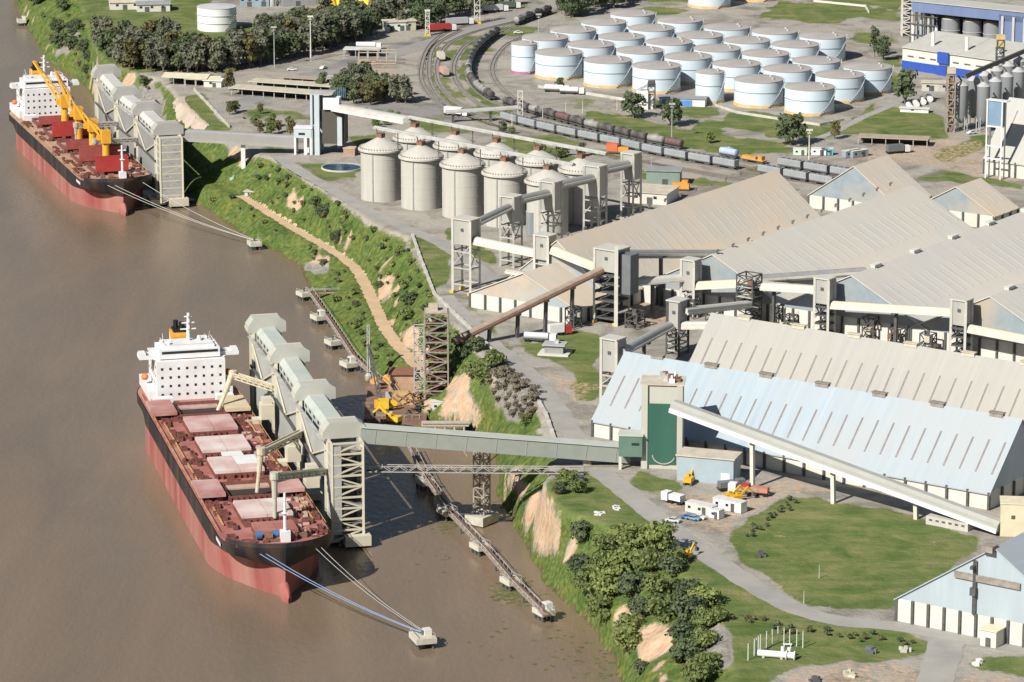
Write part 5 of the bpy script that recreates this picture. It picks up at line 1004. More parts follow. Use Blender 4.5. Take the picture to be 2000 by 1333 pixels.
def wagon(kind, mbody, extra=None):
    t = thing(kind, (0, 0, 0), '-', 'rail wagon', 'rail wagons in the yard'); U1, V1 = (1, 0, 0), (0, 1, 0); L_ = 9.0 if kind == 'tank_wagon' else 11.6
    obj('frame', MB().box((0, 0, 1.0), L_, 2.5, .35, U1, V1), DARKST, t)
    bg = None
    for s_ in (-1, 1):
        k = MB().box((0, 0, .45), 2.6, 2.0, .5, U1, V1)
        for a in (-.8, .8):
            for y in (-.8, .8): k.cone((a, y-.06, .5), (a, y+.06, .5), .45, .45, 8)
        if bg is None: bg = obj('bogie', k, DARKST, None); bg.parent = t; bg.location = (s_*(L_/2-2.2), 0, 0)
        else: put(bg, t, (s_*(L_/2-2.2), 0, 0))
    if kind == 'tank_wagon':
        obj('tank', MB().cone((-L_/2+.5, 0, 2.75), (L_/2-.5, 0, 2.75), 1.45, 1.45, 14).cone((-L_/2+.2, 0, 2.75), (-L_/2+.5, 0, 2.75), 1.0, 1.45, 14).cone((L_/2-.5, 0, 2.75), (L_/2-.2, 0, 2.75), 1.45, 1.0, 14), mbody, t, sm=40)
        obj('dome', MB().cone((0, 0, 4.0), (0, 0, 4.7), .6, .6, 10).beam((-2, 0, 4.4), (2, 0, 4.4), .5, .12), mbody, t)
    elif kind == 'hopper_wagon':
        k = MB(); pr = [(-1.35, 1.4), (-1.5, 1.7), (-1.5, 3.75), (-1.35, 3.95), (1.35, 3.95), (1.5, 3.75), (1.5, 1.7), (1.35, 1.4)]; n = 8
        k.add([(-L_/2+.3, y, z) for y, z in pr]+[(L_/2-.3, y, z) for y, z in pr], [tuple(range(n-1, -1, -1)), tuple(range(n, 2*n))]+[(j, (j+1) % n, n+(j+1) % n, n+j) for j in range(n)]); obj('body', k, mbody, t)
        k = MB()
        for i in range(4): k.box((-4+i*2.7, 0, 3.95), 1.5, .9, .22, U1, V1)
        obj('roof_hatch', k, DARKST, t)['kind'] = 'stuff'
        k = MB()
        for i in range(8):
            for y in (-1.58, 1.58): k.box((-4.9+i*1.4, y, 2.2), .12, .1, 1.4, U1, V1)
        obj('side_rib', k, STEEL, t)['kind'] = 'stuff'
    else:
        obj('deck', MB().box((0, 0, 1.35), L_, 2.7, .25, U1, V1), mbody, t); obj('load', MB().box((-1.5, 0, 1.6), 6.8, 2.3, 1.1, U1, V1).box((4, 0, 1.6), 2, 2.2, 1.6, U1, V1), mat('load_orange', (.62, .30, .08), .7, .2, .5), t)
    return t
DTANK = mat('black_tank', (.075, .072, .07), .45, .3, .6, ((.25, .22, .19), .6, .3)); GTANK = mat('grey_tank', (.36, .35, .33), .5, .2, .6, ((.14, .12, .11), .7, .3)); HGREY = mat('hopper_grey', (.30, .325, .335), .65, .15, .5, ((.40, .40, .38), .5, .3)); BTANK = mat('pale_blue_tank', (.42, .50, .66), .45, .1, .4); BRT = mat('brown_tank', (.16, .10, .09), .6, .3, .5)
WP = {'d': wagon('tank_wagon', DTANK), 'g': wagon('tank_wagon', GTANK), 'n': wagon('tank_wagon', BRT), 'b': wagon('tank_wagon', BTANK), 'h': wagon('hopper_wagon', HGREY), 'f': wagon('flat_wagon', mat('wagon_yellow', (.66, .38, .08), .6, .2, .5))}; WU = set(); WSC = (1, 1, 1)
def along(key, px0, px1, py0=None):               # arc positions on a track between two photo columns
    l = TRK[key]; s = [0]
    for a, c in zip(l, l[1:]): s.append(s[-1]+(c-a).length)
    xy = [proj(*p) for p in l]
    f = lambda q: min(range(len(l)), key=lambda i: (xy[i][0]-q[0])**2+((xy[i][1]-q[1])*4)**2)
    return l, s, s[f(px0)], s[f(px1)]
def train(key, a, b, kinds, names, where):
    l, s, s0, s1 = along(key, a, b); pt = 10.0 if kinds[0] in 'dgn' else 12.6; n = int(abs(s1-s0)//pt); sg = 1 if s1 > s0 else -1
    for i in range(n):
        q = s0+sg*pt*(i+.5); j = max(k for k in range(len(s)-1) if s[k] <= q or k == 0); p = l[j].lerp(l[j+1], (q-s[j])/(s[j+1]-s[j])); d = l[j+1]-l[j]
        k = kinds[i % len(kinds)]; lab = f'{names[k]}, {ordi(i)} along the {where}'; w = WP[k]; rz = math.atan2(d.y, d.x); p = flat(p, 20.12)
        if k not in WU: w.location = p; w.rotation_euler = (0, 0, rz); w['label'] = lab; WU.add(k)
        else: dup(w, p, rz, lab)
NM = {'d': 'black tank wagon', 'g': 'grey tank wagon', 'n': 'brown tank wagon', 'b': 'pale blue tank wagon', 'h': 'grey hopper wagon', 'f': 'yellow flat wagon with a load'}
train('R1', (1078, 26), (1000, 54), 'dddgd', NM, 'train by the top trees')
train('R1', (972, 70), (975, 204), 'dddddddddgdgddgg', NM, 'tight curve from the top')
train('R1', (986, 209), (1372, 301), 'ddgdndgdddgndgdd', NM, 'straight train below the tank farm')
train('R1', (1392, 305), (1452, 315), 'b', NM, 'straight track past the dark train'); train('R1', (1456, 315), (1512, 326), 'f', NM, 'straight track past the blue tank'); train('R1', (1514, 326), (1672, 352), 'h', NM, 'upper short train at the tan gable')
train('R2', (980, 236), (1448, 335), 'h', NM, 'long grey train behind the silos'); train('R2', (1486, 341), (1650, 369), 'h', NM, 'lower short train at the tan gable')
# ================================================= trees and shrubs
def leafmat(name, c, v=.35):
    m = bpy.data.materials.new(name); m.use_nodes = True; N = m.node_tree.nodes; L = m.node_tree.links; b = N['Principled BSDF']; b.inputs['Roughness'].default_value = .75; b.inputs['Specular IOR Level'].default_value = .15
    g = N.new('ShaderNodeNewGeometry'); oi = N.new('ShaderNodeObjectInfo'); a = N.new('ShaderNodeMath'); a.operation = 'MULTIPLY_ADD'; L.new(g.outputs['Random Per Island'], a.inputs[0]); a.inputs[1].default_value = .6; a2 = N.new('ShaderNodeMath'); a2.operation = 'MULTIPLY'; L.new(oi.outputs['Random'], a2.inputs[0]); a2.inputs[1].default_value = .4; L.new(a2.outputs[0], a.inputs[2])
    r = N.new('ShaderNodeValToRGB'); e = r.color_ramp.elements; e[0].color = (*[x*(1-v) for x in c], 1); e[1].color = (c[0]*(1+v*1.5), c[1]*(1+v), c[2]*(1+v*.8), 1); L.new(a.outputs[0], r.inputs[0]); L.new(r.outputs[0], b.inputs['Base Color']); tl = N.new('ShaderNodeBsdfTranslucent'); L.new(r.outputs[0], tl.inputs['Color']); ms = N.new('ShaderNodeMixShader'); ms.inputs[0].default_value = .3; L.new(b.outputs[0], ms.inputs[1]); L.new(tl.outputs[0], ms.inputs[2]); L.new(ms.outputs[0], N['Material Output'].inputs['Surface']); return m
BARK = mat('bark', (.17, .14, .11), .95, .2, 1)
def crown_mb(rng, R, Hc, z0, n, leaf, lobes, ragged=.35):
    b = MB(); ls = []
    for i in range(lobes):
        a = rng.uniform(0, 6.28); r = R*.62*math.sqrt(rng.random()); z = z0+Hc*rng.uniform(.18, .85); k = 1-.55*abs((z-z0)/Hc-.45); ls.append((Vector((r*math.cos(a)*k, r*math.sin(a)*k, z)), R*rng.uniform(.28, .52), Hc*rng.uniform(.14, .26)))
    for i in range(n):
        c, rr, rh = ls[i % lobes]; v = Vector(rng.normal(size=3)).normalized()
        if v.z < -.35: v.z *= -.6
        d = rr*(1-ragged*rng.random()**2*1.2); p = c+Vector((v.x*d, v.y*d, v.z*rh*(1-ragged*rng.random()**2)))
        nrm = (v+Vector(rng.normal(size=3))*.45).normalized(); t = nrm.cross(Vector(rng.normal(size=3))).normalized(); u = nrm.cross(t); s = leaf*rng.uniform(.6, 1.35)
        b.add([p-t*s-u*s*.6, p+t*s*.9-u*s*.7, p+t*s+u*s*.7, p-t*s*.8+u*s*.6], [(0, 1, 2, 3)])
    return b
def tree_proto(name, seed, R, Ht, trunk, leafm, n, leaf, lobes, col):
    rng = np.random.default_rng(seed); t = thing(name, (0, 0, 0), '-', 'tree' if Ht > 5 else 'shrub'); k = MB(); k.cone((0, 0, -.8), (0, 0, trunk), R*.075+.1, R*.05+.06, 7)
    for i in range(4):
        a = i*1.6+rng.uniform(0, 1); k.cone((0, 0, trunk*.7), (R*.45*math.cos(a), R*.45*math.sin(a), trunk+(Ht-trunk)*.5), R*.04+.06, .05, 5)
    obj('trunk', k, BARK, t); obj('crown', crown_mb(rng, R, Ht-trunk*.7, trunk*.7, n, leaf, lobes), leafm, t); return t
LG = leafmat('eucalyptus_leaf', (.185, .21, .15)); LD = leafmat('dark_leaf', (.12, .165, .09)); LB = leafmat('bright_leaf', (.21, .28, .10), .45); LO = leafmat('olive_leaf', (.18, .18, .085)); LGR = leafmat('grey_scrub_leaf', (.23, .215, .165), .3); LW = leafmat('bush_leaf', (.175, .24, .09), .5)
PRO = {}
for k, a in {'e0': ('grove_tree', 1, 6.2, 17, 1.8, LG, 820, .68, 20, 0), 'e1': ('grove_tree', 2, 5.4, 18, 2.2, LG, 800, .66, 22, 0), 'e2': ('grove_tree', 3, 6.4, 15, 1.8, LD, 820, .68, 18, 0), 'e3': ('grove_tree', 4, 5.6, 16, 2, LO, 740, .66, 17, 0),
             'c0': ('conifer_tree', 5, 3.2, 17, 2, LD, 520, .55, 20, 0), 'r0': ('broad_tree', 6, 7.0, 12, 1.2, LD, 900, .6, 20, 0), 'r1': ('broad_tree', 7, 6.4, 10.5, 1.0, LW, 900, .55, 18, 0), 'b0': ('bank_tree', 8, 5.8, 8.0, .5, LW, 1100, .42, 20, 0),
             'b1': ('bank_tree', 9, 6.6, 8.6, .5, LB, 1200, .42, 24, 0), 'b2': ('bank_tree', 10, 5.2, 7.2, .5, LD, 1000, .40, 17, 0), 's0': ('shrub', 11, 1.8, 2.4, .4, LB, 150, .32, 7, 0), 's1': ('shrub', 12, 1.5, 2.0, .3, LD, 140, .3, 6, 0), 's2': ('shrub', 13, 2.0, 2.2, .3, LO, 150, .32, 7, 0), 'g0': ('scrub_bush', 14, 2.6, 3.2, .4, LGR, 260, .32, 9, 0)}.items(): PRO[k] = tree_proto(*a)
PU = set()
def plant(k, p, s, label, group, sz=None):
    rz = RNG.uniform(0, 6.28); sc = (s, s*RNG.uniform(.9, 1.1), (sz or s)*RNG.uniform(.92, 1.1)); t = PRO[k]
    if k not in PU: PU.add(k); t.location = p; t.rotation_euler = (0, 0, rz); t.scale = sc; t['label'] = label; t['group'] = group
    else: dup(t, p, rz, label, group, sc)
def scatter(poly, n, mind, ysc=3.5):
    xs = [p[0] for p in poly]; ys = [p[1] for p in poly]; out = []; tries = 0
    while len(out) < n and tries < 20000:
        tries += 1; x, y = RNG.uniform(min(xs), max(xs)), RNG.uniform(min(ys), max(ys))
        if inpoly(np.array([x]), np.array([y]), poly)[0] and all((x-a)**2+((y-b)*ysc)**2 > mind**2 for a, b in out): out.append((x, y))
    return out
for x, y in scatter([(190,98),(330,96),(372,128),(478,120),(520,82),(590,64),(700,50),(745,56),(705,84),(560,118),(450,142),(340,146),(230,138)], 120, 16):
    plant(['e0', 'e1', 'e2', 'e3', 'e0', 'e2'][RNG.integers(6)], Pg(x, y), RNG.uniform(.72, 1.0), 'grey green tree in the dense grove above the far ship', 'trees of the riverside grove')
for x, y in scatter([(650,172),(700,165),(790,188),(800,205),(700,208),(655,196)], 26, 16): plant(['e0', 'e2', 'e3'][RNG.integers(3)], P(x, y), RNG.uniform(.55, .72), 'grey green tree in the small copse left of the rail curve', 'trees of the small copse')
for x, y in scatter([(720,30),(800,10),(930,-10),(1060,-40),(1060,-5),(940,30),(860,52),(800,62),(740,55)], 34, 20): plant(['e2', 'e0', 'r0'][RNG.integers(3)], P(x, y), RNG.uniform(.6, .9), 'dark tree in the belt beside the road at the top', 'trees of the upper road belt')
for x, y in scatter([(1075,44),(1130,36),(1200,18),(1280,-4),(1250,-30),(1090,8)], 30, 14): plant('c0' if RNG.random() < .6 else 'e2', P(x, y), RNG.uniform(.7, .95), 'dark narrow tree in the row behind the tank farm', 'trees behind the tank farm')
for x, y in scatter([(20,-20),(130,-20),(150,60),(180,110),(150,120),(110,90),(70,40)], 26, 14): plant(['s0', 's2', 'b2'][RNG.integers(3)], Pg(x, y), RNG.uniform(.7, 1.1), 'small bush on the far upper left river bank', 'bushes of the far bank')
for k, x, y, s, l in (('r0', 1238, 230, .95, 'round dark tree beside the white loading hut at the tank farm'), ('r0', 1311, 247, .88, 'round dark tree right of the white loading hut'), ('r0', 1545, 284, 1.1, 'large dark tree in front of the front row of oil tanks'), ('e3', 1630, 272, .5, 'olive half bare tree right of the large dark tree'),
                      ('e2', 1768, 205, 1.05, 'grey green tree between the tank farm and the steel bins'), ('c0', 1708, 112, .9, 'tall pointed tree right of the rearmost tanks'), ('e2', 1725, 118, .7, 'smaller tree beside the tall pointed one near the blue factory'), ('r1', 1387, 280, .42, 'small round bush on the lawn below the tank farm'),
                      ('e2', 630, 178, .55, 'single small tree left of the copse'), ('e3', 450, 178, .6, 'olive tree at the left end of the long open shed'), ('e2', 982, 262, .35, 'dark bush under the overhead pipe bridge'), ('r1', 1000, 262, .3, 'small green bush right of the dark bush by the pipe bridge'), ('e2', 1136, 306, .4, 'dark pointed tree behind the back silo row'), ('r0', 1093, 172, .35, 'bare brown bush before the second front oil tank'),
                      ('c0', 1532, 392, .28, 'small dark conifer in the gap between two dusty roofs')): plant(k, P(x, y), s, l, 'single trees of the works', s)
for x, y in scatter([(425,215),(480,210),(590,250),(590,275),(480,262)], 14, 16): plant(['r1', 'e3', 's2'][RNG.integers(3)], P(x, y), RNG.uniform(.3, .5), 'low olive bush in the waste ground left of the pool tower', 'bushes of the waste ground')
for x, y in scatter([(700,232),(760,225),(790,245),(740,262)], 6, 12): plant('r1', P(x, y), RNG.uniform(.3, .4), 'low bush on the lawn right of the pool tower', 'bushes by the pool tower')
for x, y in scatter([(1060,298),(1110,300),(1130,312),(1080,312)], 6, 10): plant('r1', P(x, y), RNG.uniform(.28, .36), 'low bush between the back silos and the grey train', 'bushes behind the silos')
BT = [('b2', 630, 425, .8), ('b2', 618, 405, .6), ('b2', 656, 478, .62), ('b0', 1105, 948, .7), ('b0', 1128, 962, .6), ('b2', 1090, 965, .5), ('b2', 1138, 1058, .85), ('b0', 1190, 1085, .9), ('b1', 1235, 1080, 1.0), ('b1', 1285, 1082, 1.0), ('b0', 1320, 1100, .7), ('b2', 1130, 1128, .9), ('b0', 1170, 1120, .9), ('b1', 1215, 1125, 1.0), ('b0', 1265, 1118, .95), ('b2', 1310, 1130, .85),
      ('b0', 1150, 1165, .95), ('b1', 1190, 1172, 1.05), ('b2', 1240, 1165, .95), ('b0', 1290, 1170, 1.05), ('b2', 1345, 1180, 1.0), ('b1', 1370, 1192, .85), ('b0', 1180, 1215, 1.05), ('b2', 1250, 1205, .8), ('b0', 1300, 1215, 1.05), ('b2', 1340, 1222, 1.1), ('b0', 1375, 1230, .8), ('b0', 1225, 1240, .8), ('b2', 1335, 1262, .95), ('b0', 1370, 1268, .85), ('b2', 1345, 1300, .95), ('b0', 1385, 1310, .7), ('b1', 1225, 1275, .75), ('b0', 1360, 1335, .8), ('b2', 1250, 1320, .6), ('b0', 1400, 1215, .6),
      ('b2', 930, 690, .8), ('b0', 960, 720, .95), ('b0', 925, 735, .8), ('b2', 905, 700, .7), ('b1', 945, 750, .7), ('b0', 1030, 830, .5), ('b2', 740, 565, .45), ('b2', 800, 600, .8), ('b0', 790, 625, .7), ('b2', 695, 600, .4), ('b0', 700, 635, .35)]
for i, (k, x, y, s) in enumerate(BT):
    where = 'lower right river bluff' if x > 1100 and y > 1000 else 'lawn edge under the grey green gallery' if y > 900 else 'bluff below the belt conveyor' if x > 850 else 'middle river bluff beside the dirt track'
    plant(k, Pg(x, y)-UZ*.3, s, f"{ {'b0': 'mid green', 'b1': 'bright green', 'b2': 'dark green'}[k]} bushy tree on the {where}", 'bushy trees of the bluff', s)
for x, y in scatter([(950,735),(1000,728),(1045,770),(1042,812),(1000,822),(968,790)], 30, 13, 1.3): plant('g0', Pg(x, y)-UZ*.2, RNG.uniform(.6, 1.0), 'grey dry scrub bush on the bluff above the barge landing', 'grey scrub of the bluff')
for x, y in scatter([(120,60),(165,60),(185,130),(170,180),(240,160),(320,150),(320,170),(200,200),(170,190)], 22, 13, 2): plant(['g0', 's2', 'b2'][RNG.integers(3)], Pg(x, y), RNG.uniform(.5, .9), 'grey green scrub on the bank behind the far terminal', 'scrub behind the far terminal')
SL = [(400,395),(480,420),(560,470),(620,520),(640,580),(690,660),(760,735),(830,770),(840,735),(760,650),(720,560),(700,520),(560,440),(480,388)]
SU = [(510,310),(545,330),(640,390),(720,450),(800,490),(830,560),(860,610),(910,690),(880,740),(840,720),(770,640),(735,560),(700,510),(640,475),(560,430),(490,380)]
SD = [(965,880),(1010,890),(1060,960),(1130,1020),(1240,1050),(1330,1120),(1390,1210),(1420,1330),(1230,1330),(1160,1240),(1060,1130),(1000,1010)]
for poly, n, nm in ((SL, 60, 'waterside slope below the dirt track'), (SU, 85, 'steep grassy bluff above the dirt track'), (SD, 70, 'lower right bluff among the bushy trees')):
    for x, y in scatter(poly, n, 15, 1.5):
        g_ = Pg(x, y)
        if abs(g_.x-float(np.interp(g_.y, LM[0], LM[1]))) < 4.2: continue
        plant(['s0', 's1', 's2', 's0', 's1'][RNG.integers(5)], Pg(x, y)-UZ*.15, RNG.uniform(.5, 1.25), 'low shrub on the '+nm, 'low shrubs of the bluff')
for x, y in scatter([(1440,1050),(1540,978),(1560,985),(1470,1055)], 16, 9, 1.5): plant('s1', P(x, y), RNG.uniform(.5, .8), 'low dark shrub in the ditch along the big lawn', 'ditch shrubs')
for x, y in scatter([(1400,1190),(1560,1225),(1800,1245),(1790,1265),(1560,1245),(1400,1205)], 26, 12, 2): plant(['s1', 's2'][RNG.integers(2)], P(x, y), RNG.uniform(.45, .8), 'low shrub in the rough strip below the curving road', 'roadside rough shrubs')
# ================================================= small buildings, vehicles, yard things
XU, YU = Vector((1, 0, 0)), Vector((0, 1, 0))
def fr(a): r = math.radians(a); return Vector((math.cos(r), math.sin(r), 0)), Vector((-math.sin(r), math.cos(r), 0))
def house(name, label, px, py, L, Wd, h, ang=-35, wall=CONCW, roof=None, rise=0, cat='building', doors=2, wins=3, z=None, over=.5, group=None, openf=False):
    p = P(px, py) if z is None else Vector(z); u, v = fr(ang); t = thing(name, p, label, cat, group); c = p+u*L/2+v*Wd/2; roof = roof or mat('dusty_flat_roof', (1, 1, 1))
    if openf:
        for a in np.linspace(0, 1, max(2, int(L/5)+1)):
            for b in (0, 1): obj('support_post', MB().beam(p+u*L*a+v*Wd*b, p+u*L*a+v*Wd*b+UZ*h, .3), STEEL, t)
        obj('back_wall', MB().box(p+u*L/2+v*(Wd-.2), L, .2, h, u, v), DARKST, t)
    else: obj('wall', MB().box(c, L, Wd, h, u, v), wall, t)
    if rise:
        for sg in (0, 1):
            a = p-u*over+v*(-over if sg == 0 else Wd+over)+UZ*(h-.1); b = a+u*(L+2*over); m1 = p+u*(L+over)+v*Wd/2+UZ*(h+rise); m0 = p-u*over+v*Wd/2+UZ*(h+rise)
            obj('roof', MB().add([a, b, m1, m0]+[x+UZ*.25 for x in (a, b, m1, m0)], [(0, 1, 2, 3), (4, 5, 6, 7), (0, 1, 5, 4), (1, 2, 6, 5), (2, 3, 7, 6), (3, 0, 4, 7)]), roof, t)
        if not openf:
            for k in (0, 1): o = p+u*(k*L); obj('gable', MB().add([o+UZ*h, o+v*Wd+UZ*h, o+v*Wd/2+UZ*(h+rise-.1)], [(0, 1, 2)]), wall, t)
    else: obj('roof', MB().box(c+UZ*h, L+2*over, Wd+2*over, .3, u, v), roof, t)
    if not openf:
        for i in range(doors): obj('door', MB().box(p+u*(L*(i+.5)/doors+.8)-v*.04, min(2.2, L*.2), .12, min(2.6, h*.7), u, v), DARKST, t)
        for i in range(wins): obj('window', MB().box(p+u*(L*(i+.5)/max(wins, 1)-.8)-v*.05+UZ*(h*.5), min(1.3, L*.15), .1, min(1.0, h*.3), u, v), GLASS, t)
    return t
TANR = mat('tan_sheet_roof', (.56, .51, .40), .8, .15, .3); WROOF = mat('white_sheet_roof', (.68, .68, .64), .7, .1, .3, ((.5, .46, .4), .4, .2)); BLUEW = mat('blue_wall', (.035, .09, .40), .6, .12, .3); BLUEW2 = mat('mid_blue_cladding', (.16, .21, .36), .6, .12, .2, streak=True); BINS = mat('shadowed_bin_steel', (.235, .25, .265), .45, .12, .2, ((.33, .34, .335), .5, .12), streak=True)  # BINS grey is darkened to carry the shadow over the bin battery
TYRE = mat('tyre', (.02, .02, .02), .9, .2, 1); EXY = mat('excavator_yellow', (.72, .40, .03), .5, .15, .8); CARB = mat('car_blue', (.10, .18, .36), .3, .1, 1); CARW = mat('car_white', (.75, .75, .74), .3, .05, 1); CARG = mat('car_grey', (.16, .165, .17), .35, .1, 1); TARP = mat('grey_tarp', (.42, .43, .42), .8, .1, .5)
# ---- upper left: sheds and the open parking roofs
house('shed', 'cream roofed shed with shaded open side at the foot of the grove', 318, 166, 20, 9, 3.4, -14, roof=mat('cream_roof2', (.62, .57, .40), .8, .12, .3), rise=1.2, openf=True, cat='shed')
house('shed', 'second cream roofed shed just right of the first at the foot of the grove', 362, 168, 15, 8, 3.0, -14, roof=mat('cream_roof2', (1, 1, 1)), rise=1.0, openf=True, cat='shed')
house('hut', 'small pale hut among parked things left of the olive tree', 398, 170, 8, 6, 2.8, -14, roof=WROOF, rise=.8, cat='hut', doors=1, wins=1)
house('parking_roof', 'long tan open parking roof with dark arches, front one', 452, 186, 46, 8, 3.0, -22, roof=TANR, openf=True, cat='shed', over=1)
house('parking_roof', 'long tan open parking roof behind the front one', 490, 174, 44, 7, 3.2, -20, roof=TANR, openf=True, cat='shed', over=1)
house('parking_roof', 'short tan open roof next to the copse', 545, 166, 22, 6, 3.2, -18, roof=mat('brown_roof', (.40, .34, .26), .8, .15, .3), openf=True, cat='shed')
house('stage_shed', 'wide white roofed shed with yellow heaps beside it at the top edge', 552, 14, 42, 18, 6, 16, wall=mat('grey_wall', (.30, .30, .29), .8, .1, .3), roof=WROOF, cat='shed', doors=3, wins=0)
k = thing('grain_heap', P(632, 10), 'bright yellow heap behind the white roofed shed at the top edge', 'heap'); b = MB()
for i in range(7): b.lathe(Vector(k.location)+XU*i*3.6+YU*RNG.uniform(-1, 3), [(3.2, 0), (2.2, 2.6), (.8, 5), (0, 5.6)], 9)
obj('mound', b, mat('heap_yellow', (.78, .56, .05), .9, .15, .5), k)
house('building', 'pale cream block with green tinted wall right of the yellow heap', 690, 6, 18, 10, 7, 10, wall=mat('cream_green', (.45, .46, .35), .8, .12, .2), cat='building', doors=1, wins=5)
house('gate_house', 'small white and pale green building at the road left of the light mast', 752, 62, 10, 8, 4.2, 12, wall=mat('pale_green_wall', (.62, .70, .60), .7, .1, .3), cat='building', doors=2, wins=2)
house('gate_house', 'small grey green building right beside the white and green one', 776, 61, 9, 8, 4.4, 12, wall=mat('cream_green', (1, 1, 1)), cat='building', doors=1, wins=2)
house('shed', 'low grey industrial sheds at the upper left beyond the grove', 215, 20, 26, 12, 3.5, 8, roof=mat('dusty_flat_roof', (1, 1, 1)), cat='shed', rise=1.2)
house('shed', 'dark roofed low shed with bright debris left of the lone tank', 268, 24, 16, 10, 3.5, 8, roof=mat('grey_roof', (.30, .31, .31), .8, .15, .3), cat='shed', rise=1.0)
house('plant_block', 'blue grey cluster of low process buildings at the top edge right of the lone tank', 470, 14, 14, 10, 6, 6, wall=mat('blue_grey_wall', (.28, .36, .42), .7, .15, .2), cat='plant', doors=2, wins=4)
for i, (x, y, h) in enumerate(((482, 8, 9), (500, 10, 12), (532, 12, 14))):
    c = P(x, y); t = thing('process_column', c, f'pale process column at the top edge, {ordi(i)} from the left', 'column'); obj('shell', MB().lathe(c, [(1.6, 0), (1.6, h), (0, h+1)], 14), [SHW, BLG, STEEL][i], t, sm=40); b = MB(); lattice(b, c+XU*2.8, XU, YU, 2, 2, 20, 20+h*.9, 4, .2); obj('ladder_frame', b, STEEL, t)
# billboard-like open frame and shelter by the road
t = thing('truck_rack', P(700, 126), 'open brown loading frame with posts beside the upper road', 'frame'); o = Vector(t.location); b = MB()
for i in range(5):
    for j in (0, 8): b.beam(o+XU*i*4.2+YU*j, o+XU*i*4.2+YU*j+UZ*5.4, .3)
for j in (0, 8): b.beam(o+YU*j+UZ*5.4, o+XU*16.8+YU*j+UZ*5.4, .35).beam(o+YU*j+UZ*.4, o+XU*16.8+YU*j+UZ*.4, .5)
obj('frame', b, mat('tan_frame', (.46, .38, .28), .8, .2, .5), t); b = MB()
for i in range(2): b.box(o+XU*(2+i*4.2)+YU*4+UZ*.6, 3.2, 5, .5, XU, YU)
obj('tray', b, mat('tray_tan', (.55, .38, .25), .8, .2, .5), t)
house('shelter', 'dark open shelter with a thin pale roof left of the brown loading frame', 672, 112, 16, 7, 3.4, -6, roof=WROOF, openf=True, cat='shelter')
# ---- light masts and signal towers
def mast(name, label, px, foot, top, w=.5, lat=False, m=STEEL, head=True, z0=None, group='masts and poles of the works'):
    p = P(px, foot) if z0 is None else P(px, foot, z0); zt = ZT(p, top); t = thing(name, p, label, 'mast', group); b = MB()
    if lat: lattice(b, p, XU, YU, w, w, p.z, zt, max(5, int((zt-p.z)/4)), .22)
    else: b.cone(p-UZ*.3, flat(p, zt), w*.5, w*.28, 7)
    obj('pole', b, m, t)
    if head: obj('lamp_head', MB().box(flat(p, zt), 2.6, .6, .7, XU, YU).box(flat(p, zt-1), 1.6, 1.6, .15, XU, YU), m, t)
    if lat: obj('base', MB().box(flat(p, p.z), w+1.4, w+1.4, .7, XU, YU), YELLOW, t)
mast('light_mast', 'thin tall light mast rising in front of the grove', 607, 119, 34, .8, m=POSTW)
mast('light_mast', 'thin light mast left of the tall one in front of the grove', 536, 132, 55, .5)
mast('lattice_mast', 'pale lattice mast at the red railcar', 835, 70, 22, 1.8, True, POSTW)
mast('lattice_mast', 'pale lattice mast right of the red railcar at the top edge', 932, 46, -14, 2.6, True, POSTW)
mast('signal_post', 'stout pale post with a yellow foot carrying the pipe bridge over the tracks', 1016, 236, 178, 2.0, True, POSTW, head=False)
mast('light_mast', 'thin light mast on the lawn right of the loading hut', 1312, 272, 205, .45)
mast('light_mast', 'pale light mast behind the short trains', 1580, 312, 256, .7, m=POSTW)
mast('light_mast', 'thin mast in the tank farm curve', 1052, 68, 30, .4)
mast('light_mast', 'thin pole left of the copse beside the pool tower', 645, 186, 150, .5)
mast('radio_mast', 'thin lattice mast standing by the river edge behind the barge', 720, 742, 636, .7, True, STEEL, head=False, z0=1.0)
for i, (x, y) in enumerate(((1105, 224), (1138, 222), (1060, 232), (1205, 215), (1000, 246))): mast('lamp_post', f'slim pale lamp post along the tracks below the tank farm, {ordi(i)} listed from the gap', x, y, y-24, .35, m=POSTW, head=False)
for i, (x, y) in enumerate(((1196, 345), (1272, 328), (1600, 1130), (1570, 1180))): mast('lamp_post', ['slim post by the orange railcar', 'slim post behind the green open building', 'faint pole at the rough strip below the road', 'faint short pole beside the curving road'][i], x, y, y-26, .3, head=False)
# pipe bridge over the tracks
a, c = V(870, 216, 240), V(1016, 206, 236); gal('thin overhead pipe bridge crossing the tracks left of the pale post', a, c, 1.6, 1.0, mat('dull_pipe', (.40, .40, .38), .6, .1, .4), 'box', STEEL, sup=((.1, 20), (.6, 20)))
# ---- tank farm: loading hut, blue banded building, bund walls
t = thing('loading_hut', P(1240, 213), 'tall white machinery hut with an inclined chute in front of the third oil tank', 'hut'); o = Vector(t.location); obj('wall', MB().box(o+XU*3, 5, 4, 8, XU, YU).box(o+XU*6.5+YU*1, 2.4, 3, 6, XU, YU), SHW, t); obj('chute', MB().beam(o-XU*5+UZ*5, o+XU*7+UZ*11, 1.2, .9), STEEL, t); b = MB(); lattice(b, o+XU*7, XU, YU, 3, 3, 20, 31, 3, .3); obj('frame', b, DARKST, t); obj('head', MB().box(o+XU*7+UZ*9.5, 3, 2.6, 2.6, XU, YU), DARKST, t)
tt = house('low_building', 'long low building with blue and white front under the oil tanks', 1286, 206, 20, 6, 3.2, -11, wall=SHW, roof=mat('grey_roof', (1, 1, 1)), doors=0, wins=0, cat='building'); u, v = fr(-11); o = Vector(tt.location); obj('blue_panel', MB().box(o+u*8-v*.06, 13, .14, 2.6, u, v), mat('sky_blue_paint', (.10, .27, .62), .6, .1, .3), tt)
